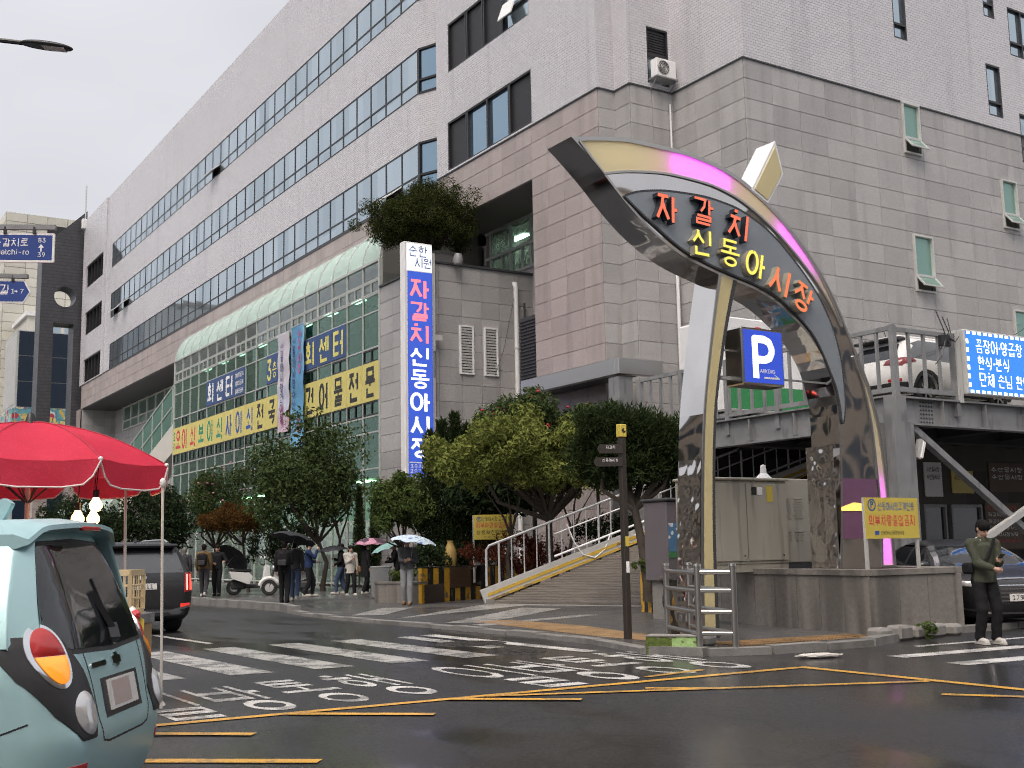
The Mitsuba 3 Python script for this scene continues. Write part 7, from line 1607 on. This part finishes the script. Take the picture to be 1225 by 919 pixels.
for (p, q) in (((0, 0), (cw, 0)), ((cw, 0), (cw, cd)), ((cw, cd), (0, cd)), ((0, cd), (0, 0))):
    for z, h in ((.015, .05), (ch - .02, .045)): obj('rim', beam(cq(*p, z), cq(*q, z), .016, h), 'crate_cream', cr_)
    for z in (.12, .22): obj('crate_rail', beam(cq(*p, z), cq(*q, z), .008, .012), 'crate_cream', cr_)
    nb_ = 6
    for i in range(nb_ + 1):
        a = V(*p) * (1 - i / nb_) + V(*q) * (i / nb_) if False else np.array(p) * (1 - i / nb_) + np.array(q) * (i / nb_)
        obj('crate_bar', beam(cq(*a, .03), cq(*a, ch - .03), .007 if 0 < i < nb_ else .03, .007), 'crate_cream', cr_)
obj('floor', prism(sg.box(.01, .01, cw - .01, cd - .01), co + V(0, 0, .03), cx_, cy_, .01), 'crate_cream', cr_)
ct = thing('hand_cart', 'wooden hand cart with yellow boards beneath the cream crate', 'cart')
obj('top', prism(sg.box(-.55, -.03, cw + .06, cd + .1), co - V(0, 0, .002), cx_, cy_, .07), 'steel_grey', ct)
obj('end_board', prism(sg.box(-.03, 0, cd + .1, .62), cq(cw + .04, 0, -.70), cy_, (0, 0, 1), .02), 'plank', ct)
obj('side_board', prism(sg.box(-.5, 0, cw + .04, .62), cq(0, -.02, -.70), cx_, (0, 0, 1), .02), 'plank', ct)
obj('corner_post', beam(cq(cw + .06, -.03, -.98), cq(cw + .06, -.03, .02), .035, .035), 'alu', ct)
for a in (-.4, .1):
    obj('wheel', (lambda m: (co + V(0, 0, -.86) + m[0][:, :1] * cx_ + cx_ * a + cy_ * .15 + m[0][:, 1:2] * V(0, 0, 1) + m[0][:, 2:] * cy_, m[1]))(lathe([(0, -.02), (.12, -.02), (.13, 0), (.12, .02), (0, .02)], 16)), 'rubber', ct, smooth=40)
lb_ = thing('litter_bag', 'red and white plastic bags tied to the corner of the hand cart', 'bag')
for i, m in enumerate(('letter_red', 'white_paint', 'sign_yellow')):
    b = trimesh.creation.icosphere(2, 1.0); v = np.asarray(b.vertices); v = v * (.028 + .02 * meshkit.fbm(v * 2 + i, 3, i)[:, None]) + cq(cw + .06 - .04 * i, -.02 + .03 * i, .0 + .02 * (i == 1))
    obj('bag', (v, np.asarray(b.faces)), m, lb_, smooth=False)
obj('strip', prism(sg.Polygon([(.01, .05), (.05, .0), (.06, .30), (.02, .32)]), cq(cw + .06, .0, -.34), cx_, (0, 0, 1), .008), 'sign_yellow', lb_)
bn_ = thing('bin', 'grey plastic wheeled bin behind the low planter', 'bin')
obj('tub', place(prism(sg.Polygon([(-.24, 0), (.24, 0), (.30, .85), (-.30, .85)]), (0, -.3, .1), (1, 0, 0), (0, 0, 1), -.6), (16.0, 33.0, 0), -.5), 'bin_grey', bn_)
obj('lid', place(rbox(-.33, .33, -.33, .33, .95, 1.02, .03), (16.0, 33.0, 0), -.5), 'bin_grey', bn_)
mat('bin_grey', (.20, .21, .215), .5)
lt = thing('litter', 'crumpled wet white paper lying on the road before the arch', 'litter')
g_ = np.random.default_rng(4); b = trimesh.creation.icosphere(3, 1.0); v = np.asarray(b.vertices); v = v * (1 + .7 * (meshkit.fbm(v * 3.1, 3, 2) - .5))[:, None] * [.30, .10, .03] + [11.25, 10.62, .03]
obj('paper', place((v - [11.25, 10.62, 0], np.asarray(b.faces)), (11.25, 10.62, 0), -.35), 'goods_white', lt)
# ================================================================ trees and shrubs
def leaf_mat(name, a, b, trans=.35):
    a, b = tuple(a), tuple(b)
    scene[name] = {'type': 'principledthin', 'base_color': proc(lambda p, n, uv: mix(a, b, cell_rand(dr.floor(p.x * 13), dr.floor(p.y * 13), dr.floor(p.z * 13)) * .6 + .4 * noise(p.x * 2.2, p.y * 2.2, p.z * 2.2))), 'roughness': .45, 'diff_trans': trans, 'spec_trans': 0.0, 'eta': 1.45}
    return name
leaf_mat('leaf_dark', (.034, .054, .022), (.095, .130, .050))
leaf_mat('leaf_deep', (.018, .030, .016), (.040, .060, .028))
leaf_mat('leaf_lime', (.085, .12, .032), (.27, .29, .08))
leaf_mat('leaf_mid', (.05, .085, .028), (.12, .16, .05))
leaf_mat('needle', (.018, .030, .014), (.048, .068, .026))
leaf_mat('needle_olive', (.032, .045, .014), (.095, .105, .030))
leaf_mat('leaf_topiary', (.028, .038, .014), (.075, .085, .028))
leaf_mat('needle_brown', (.075, .042, .016), (.16, .085, .030))
leaf_mat('leaf_red', (.10, .03, .02), (.17, .06, .035))
mat('petal_pink', (.50, .20, .26), .6); mat('petal_red', (.45, .03, .05), .6)
def leaves(centres, radii, n_each, size, seed, aspect=2.2, squash=1.0, up=.35, fill=.35):
    """small bent leaves spread through clumps; each leaf two triangles"""
    r = np.random.default_rng(seed); C_ = np.repeat(centres, n_each, 0); R = np.repeat(radii, n_each)
    d = r.normal(size=C_.shape); d /= np.linalg.norm(d, axis=1, keepdims=True)
    rad = fill + (1 - fill) * r.random(len(C_)) ** .6
    p = C_ + d * [1, 1, squash] * (R * rad)[:, None]
    nrm = d * .7 + r.normal(size=d.shape) * .55 + [0, 0, up]; nrm /= np.linalg.norm(nrm, axis=1, keepdims=True)
    t = np.cross(nrm, r.normal(size=d.shape)); t /= np.linalg.norm(t, axis=1, keepdims=True); b = np.cross(nrm, t)
    s = size * r.choice([.5, .8, 1.0, 1.35, 1.6], len(p), p=[.15, .25, .3, .2, .1]) * r.uniform(.8, 1.2, len(p)); L_ = (s * .5)[:, None] * t; B_ = (s * .5 / aspect)[:, None] * b; k = nrm * (s * .10)[:, None]
    v = np.stack([p - L_, p + B_ + k, p + L_, p - B_ + k], 1).reshape(-1, 3); i = np.arange(len(p)) * 4
    return v, np.vstack([np.c_[i, i + 1, i + 2], np.c_[i, i + 2, i + 3]])
def needles(centres, radii, n_each, size, seed, dirv=None):
    r = np.random.default_rng(seed); C_ = np.repeat(centres, n_each, 0); R = np.repeat(radii, n_each)
    d = r.normal(size=C_.shape); d /= np.linalg.norm(d, axis=1, keepdims=True)
    p = C_ + d * (R * r.random(len(C_)) ** .5)[:, None]
    t = d * .8 + r.normal(size=d.shape) * .35 + (np.array(dirv) if dirv is not None else [0, 0, .35]); t /= np.linalg.norm(t, axis=1, keepdims=True)
    b = np.cross(t, r.normal(size=d.shape)); b /= np.linalg.norm(b, axis=1, keepdims=True); s = size * r.uniform(.6, 1.3, len(p))
    v = np.stack([p - b * (s * .16)[:, None], p + b * (s * .16)[:, None], p + t * s[:, None]], 1).reshape(-1, 3); i = np.arange(len(p)) * 3
    return v, np.c_[i, i + 1, i + 2]
def blobs(c, r, n, seed, lo=-1.0, rr=(.24, .42), inner=.35, lump=.45):
    """centres and radii of clumps in an uneven ellipsoid"""
    g = np.random.default_rng(seed); out = []
    while len(out) < n:
        d = g.normal(size=3); d /= np.linalg.norm(d); k = inner + (1 - inner) * g.random() ** .5
        k *= 1 + lump * (2 * meshkit.noise(d * 1.7 + seed, seed) - 1) + (.18 if g.random() < .12 else 0)
        if d[2] * k < lo: continue
        out.append(np.r_[np.asarray(c) + d * np.asarray(r) * k, g.uniform(*rr) * min(r)])
    out = np.array(out); return out[:, :3], out[:, 3]
def limbs(k, base, fork, tips, r0, seed):
    g = np.random.default_rng(seed); base, fork = V(*base), V(*fork)
    m = base * .5 + fork * .5 + g.normal(size=3) * [.08, .08, 0]
    obj('trunk', tube([base - [0, 0, .3], base, m, fork], [r0 * 1.25, r0 * 1.1, r0 * .85, r0 * .7], 8), 'bark', k, smooth=50)
    for t in tips:
        q = fork + (t - fork) * .5 + g.normal(size=3) * .12 * np.linalg.norm(t - fork)
        obj('limb', tube([fork - [0, 0, .08], q, t], [r0 * .62, r0 * .4, r0 * .12], 6), 'bark', k, smooth=50)
def tree(name, label, c, r, base, fork, leafm, n=70, per=110, size=.11, seed=1, r0=.09, lo=-.75, kind='leaf', rr=(.24, .40), flowers=None, ntip=9, cat_='tree', **kw):
    k = thing(name, label, cat_); C_, R = blobs(c, r, n, seed, lo, rr)
    limbs(k, base, fork, C_[np.random.default_rng(seed).choice(len(C_), ntip, replace=False)], r0, seed)
    m = leaves(C_, R, per, size, seed, **kw) if kind == 'leaf' else needles(C_, R, per, size, seed, **kw)
    q = stuff('crown', m, leafm, k)
    if flowers:
        g = np.random.default_rng(seed + 5); fm, nf, fs = flowers; d = g.normal(size=(nf, 3)); d[:, 2] = np.abs(d[:, 2]) * .8; d /= np.linalg.norm(d, axis=1, keepdims=True)
        P = C_[g.integers(len(C_), size=nf)]; RR = R[g.integers(len(R), size=nf)]
        pts = P + d * RR[:, None] * .95
        stuff('flowers', cat(*[ball(p, (fs, fs, fs * .8), 1) for p in pts]), fm, k)
    return k
tree('broadleaf_tree', 'large dark broadleaf tree with several stems in front of the glass front', (16.54, 40.5, 4.1), (2.0, 1.9, 1.9), (17.3, 40.6, .3), (17.1, 40.6, 1.9), 'leaf_dark', 130, 115, .16, 3, .10)
kk = 'broadleaf_tree'; limbs(kk, (17.95, 40.2, .4), (17.8, 40.2, 2.0), [V(17.4, 40.2, 3.6), V(18.2, 40.1, 3.5), V(17.0, 40.5, 3.9)], .07, 9)
tree('camellia_tree', 'dark camellia with pale pink flowers left of the large broadleaf tree', (15.4, 47.3, 3.6), (1.55, 1.5, 1.4), (15.4, 47.3, .2), (15.4, 47.3, 1.8), 'leaf_dark', 80, 130, .12, 5, .08, flowers=('petal_pink', 70, .05))
tree('brown_pine', 'low brown withered pine with flat layers above the scooters', (14.7, 43.15, 2.75), (1.1, 1.1, .48), (15.3, 43.0, .2), (15.1, 43.1, 1.9), 'needle_brown', 60, 260, .10, 7, .06, kind='needle', rr=(.35, .6))
tree('evergreen_tree', 'dark evergreen tree behind the black car at the far left', (12.05, 44.8, 2.7), (1.6, 1.6, 1.35), (12.0, 44.8, .1), (12.0, 44.8, 1.3), 'leaf_deep', 90, 130, .13, 11, .09)
tree('evergreen_tree', 'second dark evergreen farther left behind the parasol', (9.8, 46.5, 2.6), (1.4, 1.4, 1.2), (11.2, 47.0, .1), (10.5, 46.8, 1.3), 'leaf_deep', 70, 120, .13, 12, .08)
tree('evergreen_bush', 'dark bush between the scooters and the large broadleaf tree', (17.0, 44.2, 1.9), (1.3, .9, .9), (17.1, 44.2, .1), (17.1, 44.2, .9), 'leaf_deep', 50, 120, .10, 14, .05, cat_='bush')
for i, (x, y, z, h, w) in enumerate(((17.46, 37.75, .9, 3.0, .30), (17.95, 37.55, .9, 2.5, .27))):
    k = thing('small_conifer', ('slim dark conifer right of the large broadleaf tree', 'shorter slim conifer beside the taller one')[i], 'tree')
    obj('trunk', tube([(x, y, .3), (x, y, z + h * .9)], [.04, .01], 6), 'bark', k)
    C_ = np.array([[x, y, z + h * t] for t in np.linspace(0, .92, 16)]); R = np.array([w * (1 - .75 * t) for t in np.linspace(0, 1, 16)])
    stuff('crown', needles(C_, R, 300, .12, 20 + i, (0, 0, .9)), 'needle', k)
tree('leafy_tree', 'round mid green leafy tree below the vertical sign', (15.96, 31.5, 2.85), (1.0, .95, .85), (16.1, 31.8, .4), (16.1, 31.7, 1.6), 'leaf_mid', 70, 140, .14, 23, .06, aspect=3.2)
k = thing('conifer_group', 'dark pointed conifer with several upright spires right of the vertical sign', 'tree')
obj('trunk', tube([(17.4, 30.4, .4), (17.4, 30.4, 4.5)], [.12, .03], 7), 'bark', k)
Cs, Rs = [], []
for i, (dx, dy, top_, w) in enumerate(((-.85, .45, 4.9, .34), (-.5, .3, 5.25, .36), (-.15, .1, 5.45, .36), (.2, -.1, 5.1, .34), (.55, -.3, 5.4, .36), (.85, -.5, 5.0, .34), (.1, .4, 5.0, .4))):
    for t in np.linspace(0, 1, 22): Cs.append([17.4 + dx * .95, 30.4 + dy * .95, 1.4 + (top_ - 1.4) * t]); Rs.append(w * (1.15 - t) ** .6 + .03)
stuff('crown', needles(np.array(Cs), np.array(Rs), 170, .15, 31, (0, 0, .9)), 'needle', k)
k = tree('magnolia_tree', 'wide yellow green broadleaf tree over the yellow parking notice', (16.95, 25.95, 3.92), (2.75, 1.6, 1.05), (17.8, 26.0, .5), (17.6, 26.0, 2.3), 'leaf_lime', 130, 230, .125, 41, .12, aspect=2.3, rr=(.22, .42), ntip=16)
C_, R = blobs((18.3, 29.7, 3.2), (1.9, 1.2, .75), 60, 44, -.9, (.4, .7)); stuff('lower_crown', leaves(C_, R, 130, .16, 45), 'leaf_deep', k)
limbs(k, (16.7, 26.6, .5), (16.75, 26.6, 1.9), [V(16, 26.9, 3.2), V(17, 26.3, 3.3), V(16.4, 26.2, 3.1)], .07, 46)
limbs(k, (18.0, 25.8, .5), (18.1, 25.6, 1.9), [V(18.6, 25.2, 3.1), V(18.2, 25.4, 3.3), V(17.9, 25.9, 3.4)], .06, 47)
tree('red_camellia', 'dark camellia with red flowers behind the yellow green tree', (18.35, 27.8, 5.0), (1.35, 1.2, .95), (18.4, 27.9, .5), (18.4, 27.9, 3.2), 'leaf_dark', 80, 130, .12, 51, .08, flowers=('petal_red', 60, .045))
tree('red_camellia', 'camellia behind the direction signpost left of the dark pine', (18.7, 25.2, 4.6), (.9, .9, .7), (18.9, 25.6, .5), (18.8, 25.4, 3.3), 'leaf_dark', 45, 120, .12, 53, .06, flowers=('petal_red', 14, .045))
tree('dark_pine', 'dark spreading pine with a leaning trunk behind the direction signpost', (15.9, 20.1, 3.5), (1.35, 1.1, .85), (15.7, 19.5, .6), (15.55, 19.7, 2.3), 'needle', 110, 330, .13, 61, .11, kind='needle', rr=(.28, .48), ntip=10)
k = tree('topiary_pine', 'big rounded dark pine growing on the flat roof of the low block', (20.1, 37.8, 13.75), (1.95, 1.8, 1.3), (20.9, 38.2, 12.2), (20.5, 37.9, 13.0), 'leaf_topiary', 210, 330, .085, 71, .16, rr=(.20, .32), lo=-.5, aspect=3.0, ntip=14)
tp = thing('roof_planter', 'round edged stone planter at the roof corner under the topiary pine', 'planter')
obj('tub', lathe([(0, 0), (.95, 0), (1.05, .15), (1.0, .5), (1.1, .62), (.95, .62), (.9, .5), (0, .5)], 20, (20.9, 38.2, 12.0)), 'concrete', tp, smooth=40)
k = thing('shrub_bed', 'red brown low shrubs behind the ramp railing', 'shrub')
C_, R = blobs((17.6, 27.2, 1.35), (1.5, .7, .5), 50, 81, -.9, (.4, .7)); stuff('foliage', leaves(C_, R, 90, .09, 82), 'leaf_red', k)
C_, R = blobs((19.6, 25.9, 1.9), (1.3, .6, .5), 40, 83, -.9, (.4, .7)); stuff('lower_foliage', leaves(C_, R, 90, .09, 84), 'leaf_deep', k)
def bush(label, c, r, m, seed, size=.09, n=24, per=90):
    k = thing('low_shrub', label, 'shrub'); C_, R = blobs(c, r, n, seed, -.6, (.4, .7)); stuff('foliage', leaves(C_, R, per, size, seed), m, k)
    obj('stem', tube([(c[0], c[1], c[2] - r[2] - .1), (c[0], c[1], c[2])], .015, 5), 'bark', k)
bush('dark leafy shrub in the striped planter left of the yellow parking notice', (15.6, 29.1, 1.25), (.6, .5, .4), 'leaf_deep', 91)
bush('second dark shrub in the striped planter beneath the yellow parking notice', (17.2, 30.3, 1.2), (.7, .5, .35), 'leaf_deep', 92)
bush('green ground plant in the low granite planter', (14.75, 29.0, .72), (.38, .38, .2), 'leaf_mid', 93, .08, 16, 60)
bush('small weed growing between the kerb stones at the planter corner', (14.6, 11.62, .14), (.2, .12, .12), 'leaf_mid', 94, .06, 10, 30)
bush('tuft of green plants at the foot of the leaning pine', (15.6, 19.3, 1.05), (.4, .3, .15), 'leaf_mid', 95, .08, 14, 50)
jar = thing('stone_jar', 'yellow ochre jar standing on the striped planter wall', 'jar')
obj('vessel', lathe([(0, 0), (.16, 0), (.19, .25), (.17, .45), (.11, .6), (.08, .68), (.10, .74), (0, .74)], 18, (16.2, 28.95, .99)), 'ochre', jar, smooth=50)
mat('ochre', (.38, .26, .08), .6)
